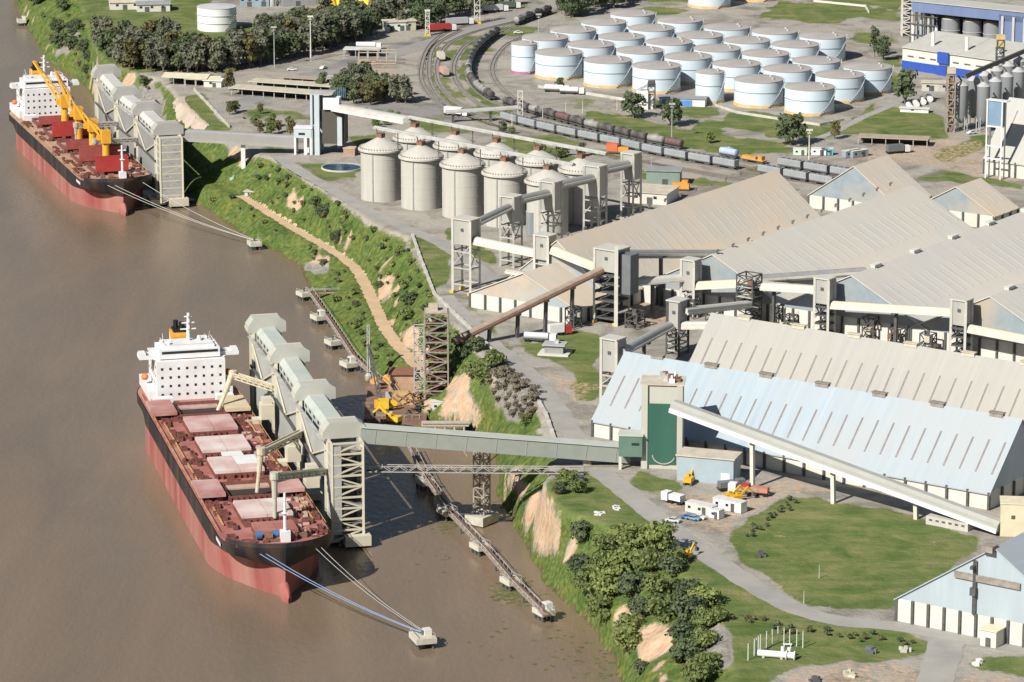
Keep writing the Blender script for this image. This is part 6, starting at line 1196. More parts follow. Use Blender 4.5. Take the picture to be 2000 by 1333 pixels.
def wallrun(name, label, pts, h=1.0, w=.5, m=CONC, z=20.0):
    l = [P(*p, z) for p in pts]; t = thing(name, l[0], label, 'wall'); b = MB()
    for a, c in zip(l, l[1:]): d = (c-a).normalized(); b.beam(a+UZ*h/2, c+UZ*h/2, w, h)
    obj('wall', b, m, t); k = MB()
    for a, c in zip(l, l[1:]):
        for i in range(max(2, int((c-a).length/9))): q = a.lerp(c, i/max(2, int((c-a).length/9))); k.box(q, w+.25, w+.25, h+.15, XU, YU)
    obj('pier', k, m, t)['kind'] = 'stuff'
wallrun('bund_wall', 'low pale bund wall along the front row of oil tanks', [(1052, 172), (1150, 186), (1225, 198)], 1.2)
wallrun('bund_wall', 'low pale bund wall from the slim tank to the front right tank', [(1398, 208), (1440, 222), (1530, 236), (1600, 246), (1648, 236)], 1.0)
wallrun('drain_wall', 'long thin pale drain wall running down from the road to the bluff edge', [(806, 462), (822, 508), (848, 575)], .8, .9)
wallrun('drain_wall', 'thin pale drain wall along the bluff edge past the belt conveyor', [(848, 575), (885, 612), (930, 655), (968, 692)], .8, .9)
wallrun('drain_wall', 'thin pale drain wall on the bluff edge beside the lower road', [(1042, 768), (1066, 810), (1084, 862)], .8, .9)
wallrun('kerb_wall', 'pale concrete wall bounding the olive lawn near the far terminal', [(380, 178), (412, 212), (448, 250)], 1.2, .6)
wallrun('fence_wall', 'pale straight wall line across the football field at the top', [(1590, 4), (1690, 14), (1697, 26)], 1.0, .5, CONCW)
# ---- blue factory and steel bins, upper right
def factory():
    p = P(1762, 135); e = P(2040, 176); u = (e-p).normalized(); v = Vector((-u.y, u.x, 0)); L_ = (e-p).length; z1 = ZT(p, 117); zt = ZT(p, 93)
    t = thing('factory_hall', p, 'long white factory hall with a bright blue base at the upper right', 'factory')
    obj('wall', MB().box(p+u*L_/2+v*12, L_, 24, zt-20, u, v), CONCW, t); obj('blue_base', MB().box(p+u*L_*.36-v*.15, L_*.72, .3, (z1-20)*.95, u, v), BLUEW, t)
    b = MB(); zr = zt+4.2
    for lo, hi in ((0, .40), (.402, 1)): b.add([flat(p+u*L_*lo-v*.8, zt), flat(p+u*L_*hi-v*.8, zt), flat(p+u*L_*hi+v*24, zr), flat(p+u*L_*lo+v*24, zr)]+[flat(p+u*L_*lo-v*.8, zt+.4), flat(p+u*L_*hi-v*.8, zt+.4), flat(p+u*L_*hi+v*24, zr+.4), flat(p+u*L_*lo+v*24, zr+.4)], [(0, 1, 2, 3), (4, 5, 6, 7), (0, 1, 5, 4), (1, 2, 6, 5), (2, 3, 7, 6), (3, 0, 4, 7)])
    obj('roof', b, mat('factory_roof', (.48, .47, .42), .8, .1, .2), t)
    for i in range(9): obj('window_strip', MB().box(p+u*(L_*.06+i*6.2)-v*.2+UZ*((zt-20)*.62), 3.2, .2, .5, u, v), DARKST, t)
    obj('blue_box', MB().box(p+u*L_*.30-v*1, 5, 2.2, (z1-20)*1.0, u, v).box(p+u*L_*.30-v*.6+UZ*((zt-20)*.55), 6, 1.6, (zt-20)*.5, u, v), [BLUEW, SHW][0], t)
    for i, f in enumerate((.16, .40, .62)): c = flat(p+u*L_*f+v*6, zt+1); obj('chimney', MB().cone(c, c+UZ*6.5, .8, .8, 10), SHW, t)
    # blue process frame with three grey vats behind
    q = P(1762, 88); t2 = thing('process_building', q, 'tall blue clad process building with pipe stacks and open frames at the upper right corner', 'factory'); d2 = (P(2040, 118)-q).normalized(); v2 = Vector((-d2.y, d2.x, 0)); ztop = ZT(q, 2); zmid = ZT(q, 22)
    obj('upper_cladding', MB().box(flat(q+d2*36+v2*8, zmid), 64, 14, ztop-zmid, d2, v2), BLUEW2, t2); obj('roof', MB().box(flat(q+d2*36+v2*8, ztop), 65, 15, .4, d2, v2), mat('factory_roof', (1, 1, 1)), t2)
    obj('blue_wall', MB().box(q+d2*67+v2*6, 36, 10, ztop-20-2, d2, v2), BLUEW2, t2)
    for i in range(5): c = q+d2*(51+i*5.6)+v2*.4; obj('pilaster', MB().beam(c, flat(c, ztop-2.6), 1.0), POSTW, t2)
    b = MB()
    for i in range(12):
        c = q+d2*(3+i*1.2)+v2*(2+3*(i % 3)); b.beam(c, flat(c, zmid), .5)
    for z in (25, 30, 34): b.beam(flat(q+d2*3+v2*2, z), flat(q+d2*17+v2*2, z), .5)
    obj('frame', b, DARKST, t2)
    for i in range(7): c = q+d2*(4+i*2)+v2*3; obj('pipe_stack', MB().cone(c, flat(c, 30+(i*37 % 6)), .7, .7, 8), [SHW, STEEL, BLG][i % 3], t2)
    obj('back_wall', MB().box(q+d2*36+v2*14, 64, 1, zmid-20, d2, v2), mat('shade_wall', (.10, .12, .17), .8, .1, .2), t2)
    for i, (x, y) in enumerate(((1856, 92), (1898, 96), (1938, 100))):
        c = P(x, y); vt = thing('grey_vat', c, f'grey vat with a pale domed top under the blue building, {ordi(i)} from left', 'vat', 'grey vats of the factory'); h = ZT(c, y-56)-20; obj('shell', MB().lathe(c, [(4.4, 0), (4.4, h)], 24), BINS, vt, sm=40); obj('top', MB().lathe(c+UZ*h, [(4.5, -.1), (4.5, .1), (2.4, 1.2), (0, 1.5)], 24), TANR, vt, sm=30); obj('band', MB().lathe(c+UZ*h*.6, [(4.4, 0), (4.6, .1), (4.4, .3)], 24), STEEL, vt)
    k = thing('ladder_tower', P(1770, 70), 'dark ladder tower with pale posts at the left end of the blue building', 'tower'); b = MB(); o = Vector(k.location); lattice(b, o, XU, YU, 4.5, 4, 20, ZT(o, -12), 9, .45); obj('frame', b, POSTW, k); obj('core', MB().box(o+XU*.8+UZ*1, 2.2, 2.4, ZT(o, -6)-22, XU, YU), DARKST, k)
factory()
def bins():
    first = None; a0 = P(1862, 255); dx = (P(1975, 205)-a0)/5; sh = Vector((4.6, -1.2, 0)); n = 0
    for r in (0, 1):
        for i in range(6):
            c = a0+dx*i+(sh*1.9 if r else Vector((0, 0, 0)))+Vector((3, 0, 0)); c.z = 20; lab = f"slim grey steel bin on legs, {['left', 'right'][r]} row of the battery, {ordi(i)} from front"
            if first is None:
                t = thing('steel_bin', c, lab, 'bin', 'battery of steel bins'); R = 2.7; obj('shell', MB().lathe(c+UZ*5.6, [(.5, -2.6), (R, 0), (R, 13.4)], 18), BINS, t, sm=40); obj('top', MB().lathe(c+UZ*19, [(R+.15, -.1), (R+.15, .1), (.6, 1.8), (0, 1.8)], 18), mat('bin_top', (.45, .45, .43), .6, .1, .3), t, sm=25)
                for k in range(6): a = k*math.pi/3; w = Vector((math.cos(a)*(R-.1), math.sin(a)*(R-.1), 0)); obj('leg', MB().beam(c+w, c+w+UZ*6.2, .3), STEEL, t)
                obj('feed_spout', MB().beam(c+UZ*20.6, c+UZ*22.6+Vector((-1.5, 1, 0)), .5), DARKST, t); first = t
            else: dup(first, c, 0, lab)
    e = thing('bucket_elevator', P(1850, 258), 'rusty open bucket elevator shaft at the front of the steel bin battery', 'elevator'); o = Vector(e.location); b = MB(); lattice(b, o+XU*1, XU, YU, 3.2, 3, 20, 44, 7, .35); obj('frame', b, mat('weathered_frame', (1, 1, 1)), e); obj('shaft', MB().box(o+XU*1, 1.4, 1.2, 25, XU, YU), RUST, e); obj('head', MB().box(o+XU*1+UZ*24.5, 3.4, 2.6, 2.4, XU, YU), BEIGE, e)
    l = a0+Vector((5, 0, 0)); gal('dark inclined conveyor bridge over the tops of the steel bins', flat(a0+Vector((4, 0, 0)), 43.5), flat(a0+dx*5+Vector((8, 0, 0)), 45.5), 1.4, 1.2, mat('dark_bridge', (.12, .115, .10), .7, .2, .5), 'box', DARKST)
    y = thing('head_tower', P(1950, 214), 'ochre topped lattice head tower above the steel bins', 'tower'); o = Vector(y.location); b = MB(); lattice(b, o, XU, YU, 3, 3, 20, 50, 8, .35); obj('frame', b, DARKST, y); obj('head', MB().box(flat(o, 47), 3.6, 3, 5, XU, YU), mat('ochre_box', (.62, .47, .22), .7, .15, .4), y)
    p = P(1924, 348); f = thing('white_frame_tower', p, 'white framed tower with a blue grey panel at the cream warehouse end', 'conveyor tower'); zt = ZT(p, 196); zb = ZT(p, 246); b = MB()
    for q in (p, p+A*6.5, p+A*6.5+B*3, p+B*3): b.beam(q, flat(q, zt), .55)
    for z in (28, 33, zb): b.beam(flat(p, z), flat(p+A*6.5, z), .45).beam(flat(p, z), flat(p+B*3, z), .4).beam(flat(p+A*6.5, z), flat(p+A*6.5+B*3, z), .4)
    obj('frame', b, SHW, f); obj('panel', MB().box(flat(p+A*3.25+B*1.5, zb), 6, 2.6, zt-zb, A, B), mat('slate_panel', (.20, .30, .40), .5, .1, .3), f); obj('roof', MB().box(flat(p+A*4+B*1.5, zt), 9, 3.4, .3, A, B), SHW, f)
bins()
house('pump_building', 'small pale building with posts in front of the factory base', 1800, 178, 14, 6, 3.5, -8, wall=CONC, doors=2, wins=2)
t0 = None
for i in range(4):
    c = P(1776+i*13, 214-i*5.5); lab = f'small white horizontal vessel beside the steel bins, {ordi(i)} from the left'
    if t0 is None: t0 = thing('white_vessel', c, lab, 'vessel', 'small white vessels'); obj('shell', MB().cone(c+UZ*1.4-YU*3.5, c+UZ*1.4+YU*3.5, 1.3, 1.3, 12), SHW, t0, sm=40); obj('saddle', MB().box(c-YU*2, 2, .5, 1, XU, YU).box(c+YU*2, 2, .5, 1, XU, YU), CONC, t0)
    else: dup(t0, c, 0, lab)
house('low_white_wall_shed', 'low white walled slab shed in front of the white vessels', 1758, 219, 12, 3, 1.6, -14, wall=SHW, roof=WROOF, doors=0, wins=1)
# ---- yard between the trains and the dusty roofs
house('open_shed', 'low rusty scrap shed with dark open front behind the tan gabled warehouse', 1676, 282, 28, 7, 2.8, -13, roof=mat('brown_roof', (1, 1, 1)), openf=True, cat='shed')
def box_(name, label, px, py, L, Wd, h, ang, m, cat='container', group='containers and cabins', m2=None):
    p = P(px, py); u, v = fr(ang); t = thing(name, p, label, cat, group); c = p+u*L/2+v*Wd/2; obj('body', MB().box(c+UZ*.15, L, Wd, h, u, v), m, t); obj('roof', MB().box(c+UZ*(h+.15), L+.2, Wd+.2, .15, u, v), m2 or WROOF, t); obj('door', MB().box(p+u*(L*.7)-v*.04+UZ*.2, min(1.2, L*.3), .1, h*.8, u, v), DARKST, t)
    for i in range(max(1, int(L/3.5))): obj('window', MB().box(p+u*(1.4+i*3.4)-v*.05+UZ*(h*.5), .9, .1, .7, u, v), GLASS, t)
    return t
box_('container', 'pale green container by the light mast behind the short trains', 1549, 304, 5.5, 2.6, 2.6, -8, mat('pale_green_paint', (.58, .68, .55), .6, .1, .5)); box_('container', 'white container with a blue end behind the short trains', 1584, 304, 6, 2.6, 2.7, -8, SHW); box_('container', 'turquoise container beside the white one', 1612, 304, 3, 2.5, 2.6, -8, mat('turquoise', (.10, .48, .60), .6, .1, .5))
box_('container', 'grey container with white end near the tan gable', 1652, 310, 8, 2.6, 2.6, 35, mat('grey_container', (.30, .33, .36), .6, .1, .5)); box_('container', 'second grey container with white end near the tan gable', 1666, 310, 8, 2.6, 2.6, 35, mat('grey_container', (1, 1, 1)))
box_('site_cabin', 'white site cabin right of the parked trailers in the near yard', 1392, 993, 9.5, 3, 2.9, -38, SHW); box_('site_cabin', 'cream site cabin with windows beside the cars in the near yard', 1338, 1000, 9, 3, 2.7, -38, CONCW); box_('site_cabin', 'small white cabin between the two long cabins', 1384, 1012, 3.4, 2.6, 2.4, -38, SHW)
house('open_shed', 'green walled open building with a white door frame behind the tan roof', 1262, 362, 13, 8, 5.6, -8, wall=mat('grey_green_wall', (.22, .29, .24), .7, .12, .3), doors=1, wins=0, cat='building', roof=mat('grey_roof', (1, 1, 1)))
house('flat_roof_house', 'white walled house with a wide flat roof behind the ridge of the tan roof', 1228, 396, 15, 15, 4.2, -20, wall=CONCW, doors=1, wins=2, cat='building')
t = thing('locomotive', P(1330, 372)+UZ*0, 'small orange locomotive body parked by the green walled building', 'locomotive'); o = Vector(t.location); u, v = fr(-12); obj('body', MB().box(o+UZ*.8, 6.5, 2.6, 2.2, u, v).box(o+u*1.5+UZ*3, 2.4, 2.5, 1, u, v), mat('rail_orange', (.72, .32, .05), .6, .1, .4), t); obj('frame', MB().box(o+UZ*.3, 7, 2.4, .5, u, v), DARKST, t)
t = thing('locomotive', V(1196, 286, 300), 'red orange shunting locomotive at the grey train', 'locomotive'); o = flat(t.location, 20.1); obj('body', MB().box(o+UZ*.9, 4.5, 2.6, 3.2, u, v), mat('rail_red', (.62, .16, .07), .6, .1, .4), t); obj('hood', MB().box(o+u*4.4+UZ*.9, 4.4, 2, 1.8, u, v), mat('rail_orange', (1, 1, 1)), t); obj('frame', MB().box(o+u*2+UZ*.3, 9.5, 2.3, .6, u, v), DARKST, t)
c = P(1040, 458); t = thing('small_silo', c, 'small ribbed grey silo at the foot of the grey tube towers', 'silo'); obj('shell', MB().lathe(c, [(2.4, 0), (2.4, 8.5)], 20), mat('blue_grey_bin', (.24, .265, .275), .5, .15, .8, streak=True), t, sm=40); obj('top', MB().lathe(c+UZ*8.5, [(2.5, 0), (0, 1.6)], 20), STEEL, t)
# ---- vehicles
def car(label, px, py, ang, m, group='parked cars'):
    p = P(px, py); u, v = fr(ang); t = thing('parked_car', p, label, 'car', group); k = MB(); pr = [(-2.1, .35), (-2.1, .85), (-1.3, .95), (-.8, 1.42), (.7, 1.42), (1.2, .95), (2.1, .8), (2.1, .35)]; n = 8
    k.add([p+u*x-v*.85+UZ*z for x, z in pr]+[p+u*x+v*.85+UZ*z for x, z in pr], [tuple(range(n)), tuple(range(2*n-1, n-1, -1))]+[(j, n+j, n+(j+1) % n, (j+1) % n) for j in range(n)]); obj('body', k, m, t)
    obj('window', MB().box(p-u*.05+UZ*.98, 1.9, 1.74, .36, u, v), GLASS, t)
    for a in (-1.3, 1.3):
        for b in (-.8, .8): obj('wheel', MB().cone(p+u*a+v*(b-.1)+UZ*.33, p+u*a+v*(b+.1)+UZ*.33, .33, .33, 10), TYRE, t)
for a in (('silver blue parked car, left of the row beside the cream cabin', 1344, 1014, 150, CARB), ('blue parked car beside the cream cabin, middle of the row', 1354, 1016, 150, mat('car_sky', (.20, .33, .48), .3, .1, 1)), ('white parked car beside the cream cabin, right of the row', 1364, 1014, 150, CARW), ('pale silver car standing alone at the road left of the cream cabin', 1315, 1020, 150, mat('car_silver', (.55, .56, .57), .3, .1, 1)),
          ('white car on the asphalt below the grove', 570, 138, 5, CARW), ('white car parked under the edge of the grove', 625, 96, 20, CARW), ('dark car parked under the grove edge right of the white one', 650, 90, 20, CARG), ('white car at the crossing near the rail curve', 1012, 66, 10, CARW), ('small white car on the yard beside the tall light mast', 632, 135, 60, CARW), ('white car by the bin battery road', 1898, 262, 30, CARW), ('pale car under the bridge end of the green gallery', 1132, 940, 30, CARB)): car(*a)
def truck(label, px, py, ang, mc, mt, L=9.5, h=2.6, tank=False, z=20.0):
    p = P(px, py, z); u, v = fr(ang); t = thing('truck', p, label, 'truck', 'trucks'); obj('cab', MB().box(p+u*(L/2+1.6)+UZ*.6, 2.2, 2.4, 2.4, u, v), mc, t); obj('windscreen', MB().box(p+u*(L/2+2.72)+UZ*1.8, .08, 2.1, .8, u, v), GLASS, t)
    if tank: obj('tank', MB().cone(p-u*L/2+UZ*2.1, p+u*L/2+UZ*2.1, 1.15, 1.15, 12), mt, t, sm=40)
    else: obj('trailer', MB().box(p+UZ*1.1, L, 2.5, h, u, v), mt, t)
    obj('chassis', MB().box(p+u*1+UZ*.7, L+3, 1.6, .4, u, v), DARKST, t)
    for a in (-.42, -.3, .3, .62):
        for b in (-1.05, 1.05): obj('wheel', MB().cone(p+u*(a*L)+v*(b-.14)+UZ*.5, p+u*(a*L)+v*(b+.14)+UZ*.5, .5, .5, 10), TYRE, t)
for a in (('white tanker truck crossing the asphalt left of the rail curve', 715, 96, -8, SHW, SHW, 9, 2.6, True), ('red trailer truck with a white cab on the upper road', 858, 62, 18, SHW, RED, 11), ('grey box truck right ahead of the red trailer truck', 892, 50, 18, SHW, TARP, 11), ('pale tank truck further along the upper road beyond the lattice mast', 962, 24, 15, SHW, GALV, 10), ('dark green truck leading the upper road queue', 990, 18, 15, SHW, mat('truck_green', (.10, .14, .10), .6, .1, .5), 8),
          ('white lorry under the overhead pipe bridge', 886, 226, -25, SHW, SHW, 8), ('white railside lorry inside the rail curve', 862, 118, 100, SHW, mat('pale_load', (.62, .55, .48), .7, .1, .5), 7), ('pale red lorry just below the white one inside the rail curve', 868, 148, 105, mat('dull_red', (.5, .22, .16), .6, .1, .5), mat('pink_load', (.55, .38, .32), .7, .1, .5), 8), ('silver tanker lorry on the yard under the belt conveyor', 1048, 668, -14, SHW, mat('silver_tank', (.55, .58, .60), .4, .1, .5), 8, 2.6, True),
          ('white tanker lorry beside the first front oil tank', 1082, 180, -12, SHW, SHW, 8, 2.6, True), ('white tanker lorry behind the first at the bund wall', 1112, 184, -12, SHW, SHW, 8, 2.6, True), ('pale lorry at the feet of the white posted conveyor tower shadow', 1086, 655, 20, RED, CARW, 5), ('dark lorry with pale cab near the grey containers', 1748, 300, 20, SHW, CARG, 7)): truck(*a)
def excavator(label, px, py, ang, s=1.0, m=EXY, z=None):
    p = P(px, py) if z is None else P(px, py, z); u, v = fr(ang); t = thing('excavator', p, label, 'excavator', 'yellow excavators'); 
    for b in (-1.1, 1.1): obj('crawler', MB().box(p+v*b*s, 4.2*s, .7*s, .9*s, u, v), DARKST, t)
    obj('body', MB().box(p-u*.5*s+UZ*1.0*s, 3.6*s, 2.6*s, 1.4*s, u, v), m, t); obj('cab', MB().box(p+u*.8*s+v*.7*s+UZ*1.0*s, 1.6*s, 1.1*s, 2.1*s, u, v), m, t); obj('window', MB().box(p+u*1.3*s+v*.7*s+UZ*2.0*s, .7*s, 1.16*s, .8*s, u, v), GLASS, t)
    e = p+u*4.4*s+UZ*4.6*s; f = p+u*6.8*s+UZ*2.4*s; bm = obj('boom', MB().beam(p+u*1*s+UZ*1.8*s, e, .5*s, .7*s), m, t); obj('stick', MB().beam(e, f, .4*s, .5*s), m, bm); obj('bucket', MB().box(f-UZ*1.1*s, 1.1*s, 1.2*s, 1.1*s, u, v), DARKST, bm)
excavator('yellow excavator at the wall of the grey blue shed', 1346, 946, 70, .9); excavator('yellow excavator lying low among machinery in the near yard, left one', 1424, 978, 30, .8); excavator('yellow excavator lying low among machinery in the near yard, right one', 1440, 980, 30, .8); excavator('small yellow digger on the grass above the bluff trees', 1344, 1092, 60, .75)
truck('pale flatbed lorry among the machinery in the near yard', 1462, 966, 160, SHW, mat('brown_load', (.36, .28, .2), .8, .1, .5), 6, 1.2); truck('dark grey lorry beside the grey blue shed end', 1420, 958, 20, CARG, CARG, 5, 1.6); truck('dark red lorry right of the parked excavators', 1484, 968, 160, RED, mat('dull_red', (1, 1, 1)), 5, 1.4); truck('white pickup lorry left of the cream cabin', 1322, 984, 140, SHW, SHW, 4, 1.6)
# slab hut on the lawn
t = thing('slab_hut', P(1054, 694), 'grey roofed hut on a white slab in the mid lawn', 'hut'); o = Vector(t.location); u, v = fr(-12); obj('slab', MB().box(o+u*4.4+v*3, 10, 7.5, .5, u, v), CONCW, t); obj('roof', MB().box(o+u*4.4+v*3+UZ*3.0, 7.4, 5.4, .5, u, v), TARP, t); obj('wall', MB().box(o+u*4.4+v*3+UZ*.5, 6, 4, 2.5, u, v), mat('grey_wall', (1, 1, 1)), t); obj('vent', MB().box(o+u*5+v*3+UZ*3.5, 1.4, 1.4, 1, u, v), STEEL, t)
# white pipe with valves and the row of pale posts, bottom right lawn
t = thing('white_pipe', P(1480, 1283), 'long white pipe section with valves lying on the lower right lawn', 'pipe'); o = Vector(t.location); u, v = fr(-14); obj('body', MB().cone(o+UZ*1, o+u*9+UZ*1, .85, .85, 14), SHW, t, sm=40); obj('flange', MB().cone(o+u*7+UZ*1, o+u*7.3+UZ*1, 1.25, 1.25, 14).cone(o+u*9+UZ*1, o+u*9.3+UZ*1, 1.2, 1.2, 14), SHW, t); obj('valve', MB().cone(o+u*6+v*1+UZ*1, o+u*6+v*1+UZ*2.8, .5, .4, 10).cone(o+u*7.6+v*1.2+UZ*.5, o+u*7.6+v*1.2+UZ*2.6, .5, .5, 10), SHW, t); obj('saddle', MB().box(o+u*1.5, .6, 1.6, .5, u, v).box(o+u*6, .6, 1.6, .5, u, v), CONC, t)
pp = None
for i, (x, y) in enumerate(((1461, 1290), (1473, 1281), (1477, 1279), (1481, 1275), (1485, 1272), (1497, 1266), (1508, 1262), (1519, 1257), (1531, 1259), (1542, 1262), (1556, 1263), (1568, 1266))):
    c = P(x, y); lab = f'thin pale post standing on the lower right lawn, {ordi(i)} from the left'
    if pp is None: pp = thing('pale_post', c, lab, 'post', 'pale posts on the lower lawn'); obj('pole', MB().cone(c-UZ*.3, c+UZ*4.2, .16, .13, 7), mat('grey_white_post', (.58, .64, .56), .7, .1, .5), pp); obj('cap', MB().cone(c+UZ*4.2, c+UZ*4.35, .22, .2, 7), STEEL, pp)
    else: dup(pp, c, 0, lab)
t = thing('bench', P(1530, 1263), 'small white bench between the pale posts', 'bench'); o = Vector(t.location); obj('seat', MB().box(o+XU*1+UZ*.5, 2.2, .7, .2, XU, YU), SHW, t); obj('leg', MB().box(o+XU*.2, .2, .6, .5, XU, YU).box(o+XU*1.8, .2, .6, .5, XU, YU), SHW, t)
for i, (x, y, l) in enumerate(((1770, 1272, 'pale boulder with dark side on the rough verge below the road'), (1706, 1273, 'grey heap of slabs on the rough verge'), (1660, 1320, 'pile of tan sleepers beside the lower yard road'), (1588, 1330, 'dark heap at the bottom edge of the lower yard'), (1910, 1296, 'white stump with dark hollow on the round verge at right'), (1172, 1004, 'white slab lying on the upper bluff lawn'), (1205, 994, 'second white slab on the upper bluff lawn'), (1318, 1072, 'white stone beside the bluff trees'), (1488, 1088, 'small dark marker on the big lawn'))):
    t = thing('debris_pile', P(x, y), l, 'debris'); o = Vector(t.location); k = MB()
    for q in range(5): k.box(o+XU*RNG.uniform(-1.2, 1.2)+YU*RNG.uniform(-2, 2), RNG.uniform(.5, 1.6), RNG.uniform(.5, 2), RNG.uniform(.3, 1.3) if 'slab ' not in l else .3, *fr(RNG.uniform(0, 90)))
    obj('pile', k, [CONC, CARG, TANR, DARKST, SHW, SHW, SHW, SHW, DARKST][i], t)
# ---- barge landing with yellow crane by the near terminal
def barge():
    z0 = 1.6; p = P(716, 820, z0); u, v = Vector((1, 0, 0)), Vector((0, 1, 0)); t = thing('work_barge', flat(p, 0), 'rusty work barge with cabins moored behind the near terminal', 'barge'); o = flat(p, 0)
    obj('hull', MB().box(o+u*9+v*26-UZ*.8, 20, 50, 2.4, u, v), mat('barge_brown', (.20, .12, .085), .8, .25, .4, ((.36, .26, .18), .6, .3)), t)
    obj('deck_house', MB().box(o+u*11+v*38+UZ*1.6, 10, 12, 3, u, v).box(o+u*10.5+v*39+UZ*4.6, 8, 8, 2.6, u, v), mat('rust_tan_cabin', (.46, .30, .20), .8, .2, .4), t); obj('cabin_roof', MB().box(o+u*10.5+v*39+UZ*7.2, 9, 9.4, .3, u, v), mat('brown_red_roof', (.28, .13, .09), .8, .2, .5), t); obj('upper_house', MB().box(o+u*12+v*22+UZ*1.6, 9, 7, 2.8, u, v), mat('orange_tan', (.58, .38, .17), .8, .2, .4), t)
    for i in range(12): obj('deck_machine', MB().box(o+u*RNG.uniform(1, 17)+v*RNG.uniform(3, 34)+UZ*1.6, RNG.uniform(.8, 2.6), RNG.uniform(1, 4), RNG.uniform(.6, 2), u, v), [DARKST, RUST, BEIGE, STEEL, EXY][i % 5], t)
    b = MB()
    for i in range(8): b.beam(o+u*(i*2.4)+v*1.5+UZ*1.6, o+u*(i*2.4)+v*1.5+UZ*2.7, .14)
    b.beam(o+v*1.5+UZ*2.7, o+u*17+v*1.5+UZ*2.7, .14); obj('railing', b, STEEL, t)
    for i in range(2): obj('float_tank', MB().cone(o+u*(1+i*4)+v*44+UZ*2.6, o+u*(1+i*4)+v*47.5+UZ*2.6, 1.5, 1.5, 12), mat('float_orange', (.72, .40, .12), .6, .15, .5), t, sm=40)
    c = thing('crawler_crane', flat(o+u*5+v*12, 1.6), 'yellow crawler crane with a dark raised boom on the work barge', 'crane'); q = Vector(c.location)
    for b_ in (-1.3, 1.3): obj('crawler', MB().box(q+u*b_, .9, 5.5, 1, u, v), DARKST, c)
    obj('body', MB().box(q+UZ*1, 3.6, 5, 2.2, u, v).box(q+u*3+v*1+UZ*.6, 3, 3, 2, u, v), mat('crane_body_yellow', (.80, .50, .04), .5, .1, .5), c); obj('cab', MB().box(q-u*2.2-v*1+UZ*1, 1.4, 2, 2.4, u, v), CRY, c); tip = q-u*5.5+v*22+UZ*16; b = MB(); root = q-u*1+v*2+UZ*2.6
    for a in (-.6, .6): b.beam(root+u*a, tip+u*a*.4, .4)
    for i in range(10): b.beam(root.lerp(tip, i/10)-u*.5, root.lerp(tip, (i+1)/10)+u*.5, .22)
    obj('boom', b, DARKST, c); obj('hoist_wire', MB().beam(tip, tip-UZ*9, .14).beam(root+UZ*4-v*3, tip, .12), DARKST, c); obj('grab', MB().lathe(tip-UZ*12, [(0, 0), (1.2, .6), (1.3, 1.6), (.5, 2.6)], 8), STEEL, c)
    excavator('yellow wheeled digger on the barge deck nearest the green gallery', 768, 828, 150, 1.1, mat('crane_body_yellow', (1, 1, 1)), z=2.0)
    g = thing('landing_stage', P(826, 832, 3.2), 'pale landing stage on posts under the old lattice tower', 'landing stage'); o = flat(g.location, 0); obj('deck', MB().box(o+u*7+v*2.4+UZ*3, 15, 5, .5, u, v), mat('tan_deck', (.50, .42, .31), .9, .15, .4), g)
    for i in range(5): obj('pile', MB().cone(o+u*(1+i*3)+v*.4-UZ*2, o+u*(1+i*3)+v*.4+UZ*3, .35, .35, 8), STEEL, g)
    obj('pipe', MB().cone(o+u*0+v*.2+UZ*4, o+u*15+v*.2+UZ*4, .5, .5, 8), mat('grey_pipe2', (.35, .33, .30), .7, .15, .5), g)
    w = box_('site_cabin', 'pale grey office cabin on the landing stage below the old lattice tower', 840, 806, 8, 3, 3, 0, mat('pale_cabin', (.60, .61, .58), .7, .08, .4)); 
    w.location = Pg(842, 806)
barge()
# far terminal landing bits
t = thing('green_tank', P(457, 362, 7), 'small pale green tank beside the far conveyor column', 'tank'); o = Vector(t.location); obj('shell', MB().lathe(o, [(1.7, -1), (1.7, 3), (0, 3.6)], 16), mat('mint_paint', (.36, .55, .44), .6, .1, .4), t, sm=40); obj('hatch', MB().cone(o+UZ*3.3, o+UZ*4, .4, .4, 8), STEEL, t)
house('low_hut', 'low grey hut at the foot of the far conveyor column', 478, 386, 5, 4, 2.4, -20, wall=CONC, cat='hut', doors=1, wins=1, z=P(478, 386, 6.5))
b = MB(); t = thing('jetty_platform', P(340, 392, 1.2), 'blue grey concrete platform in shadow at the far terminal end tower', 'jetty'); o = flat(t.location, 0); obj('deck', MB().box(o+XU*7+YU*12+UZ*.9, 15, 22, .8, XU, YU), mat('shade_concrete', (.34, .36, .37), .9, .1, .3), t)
for i in range(4): obj('pile', MB().cone(o+XU*(1+i*4)+YU*1.5-UZ*2, o+XU*(1+i*4)+YU*1.5+UZ*1, .4, .4, 8), DARKST, t)
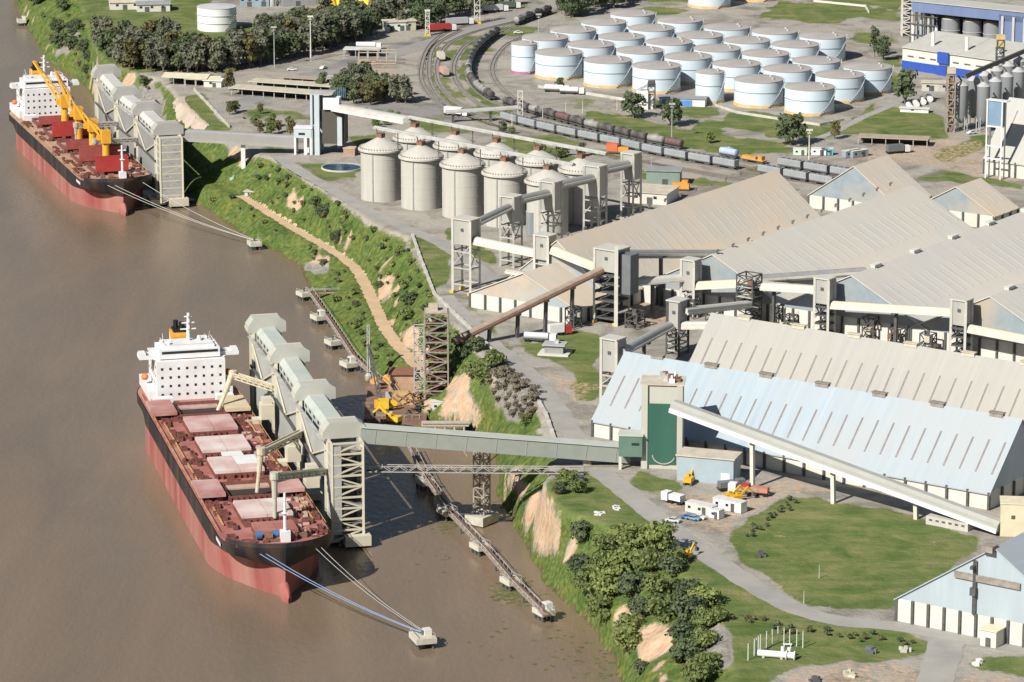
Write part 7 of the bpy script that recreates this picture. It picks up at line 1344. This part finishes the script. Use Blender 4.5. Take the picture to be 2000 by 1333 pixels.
# clutter between the dusty warehouses
rr = np.random.default_rng(11)
for i, (x, y) in enumerate(((1228, 570), (1262, 585), (1300, 575), (1350, 620), (1395, 640), (1440, 615), (1520, 632), (1545, 640), (1640, 690), (1700, 665), (1752, 672), (1240, 640), (1180, 560), (1120, 640), (1812, 690))):
    t = thing('machinery_stack', P(x, y), ['rusty', 'dark', 'pale', 'grey green', 'ochre'][i % 5]+f' machinery stack in the lanes between the dusty warehouses, {ordi(i)} counted rightward', 'machinery', 'machinery between the warehouses'); o = Vector(t.location); b = MB(); lattice(b, o+UZ*0, A, B, rr.uniform(3, 5), rr.uniform(3, 5), 20, 20+rr.uniform(4, 8), 2, .3); obj('frame', b, DARKST, t); k = MB()
    for q in range(5): k.box(o+A*rr.uniform(-2.5, 2.5)+B*rr.uniform(-2.5, 2.5)+UZ*rr.choice([0, 2, 4]), rr.uniform(.8, 2.4), rr.uniform(.8, 2.4), rr.uniform(.8, 2.2), A, B)
    obj('machine', k, [RUST, DARKST, CREAM, GRG, TANR][i % 5], t)

# floating weed on the slack water by the dolphins
b = MB(); rr = np.random.default_rng(21)
for x, y, n_, w in ((1000, 1152, 90, 5), (872, 1026, 60, 4), (985, 1160, 60, 4), (1130, 1285, 30, 9), (985, 975, 40, 3), (1090, 1270, 20, 8), (960, 1250, 14, 10), (860, 1090, 14, 8), (1180, 1300, 26, 8), (650, 585, 30, 4), (745, 680, 30, 4), (1030, 1175, 40, 4)):
    c = P(x, y, 0)
    for i in range(n_):
        p = c+XU*rr.normal()*w*.5+YU*rr.normal()*w*1.2+UZ*.05; s_ = rr.uniform(.2, .8); a = rr.uniform(0, 6.28); u = Vector((math.cos(a), math.sin(a), .06)); v = Vector((-u.y, u.x, .05)); b.add([p-u*s_-v*s_, p+u*s_-v*s_*.6, p+u*s_*.8+v*s_, p-u*s_*.7+v*s_*.8], [(0, 1, 2, 3)])
struct(obj('floating_weed', b, mat('weed', (.13, .145, .05), .9, .4, 1.5)), 'stuff')
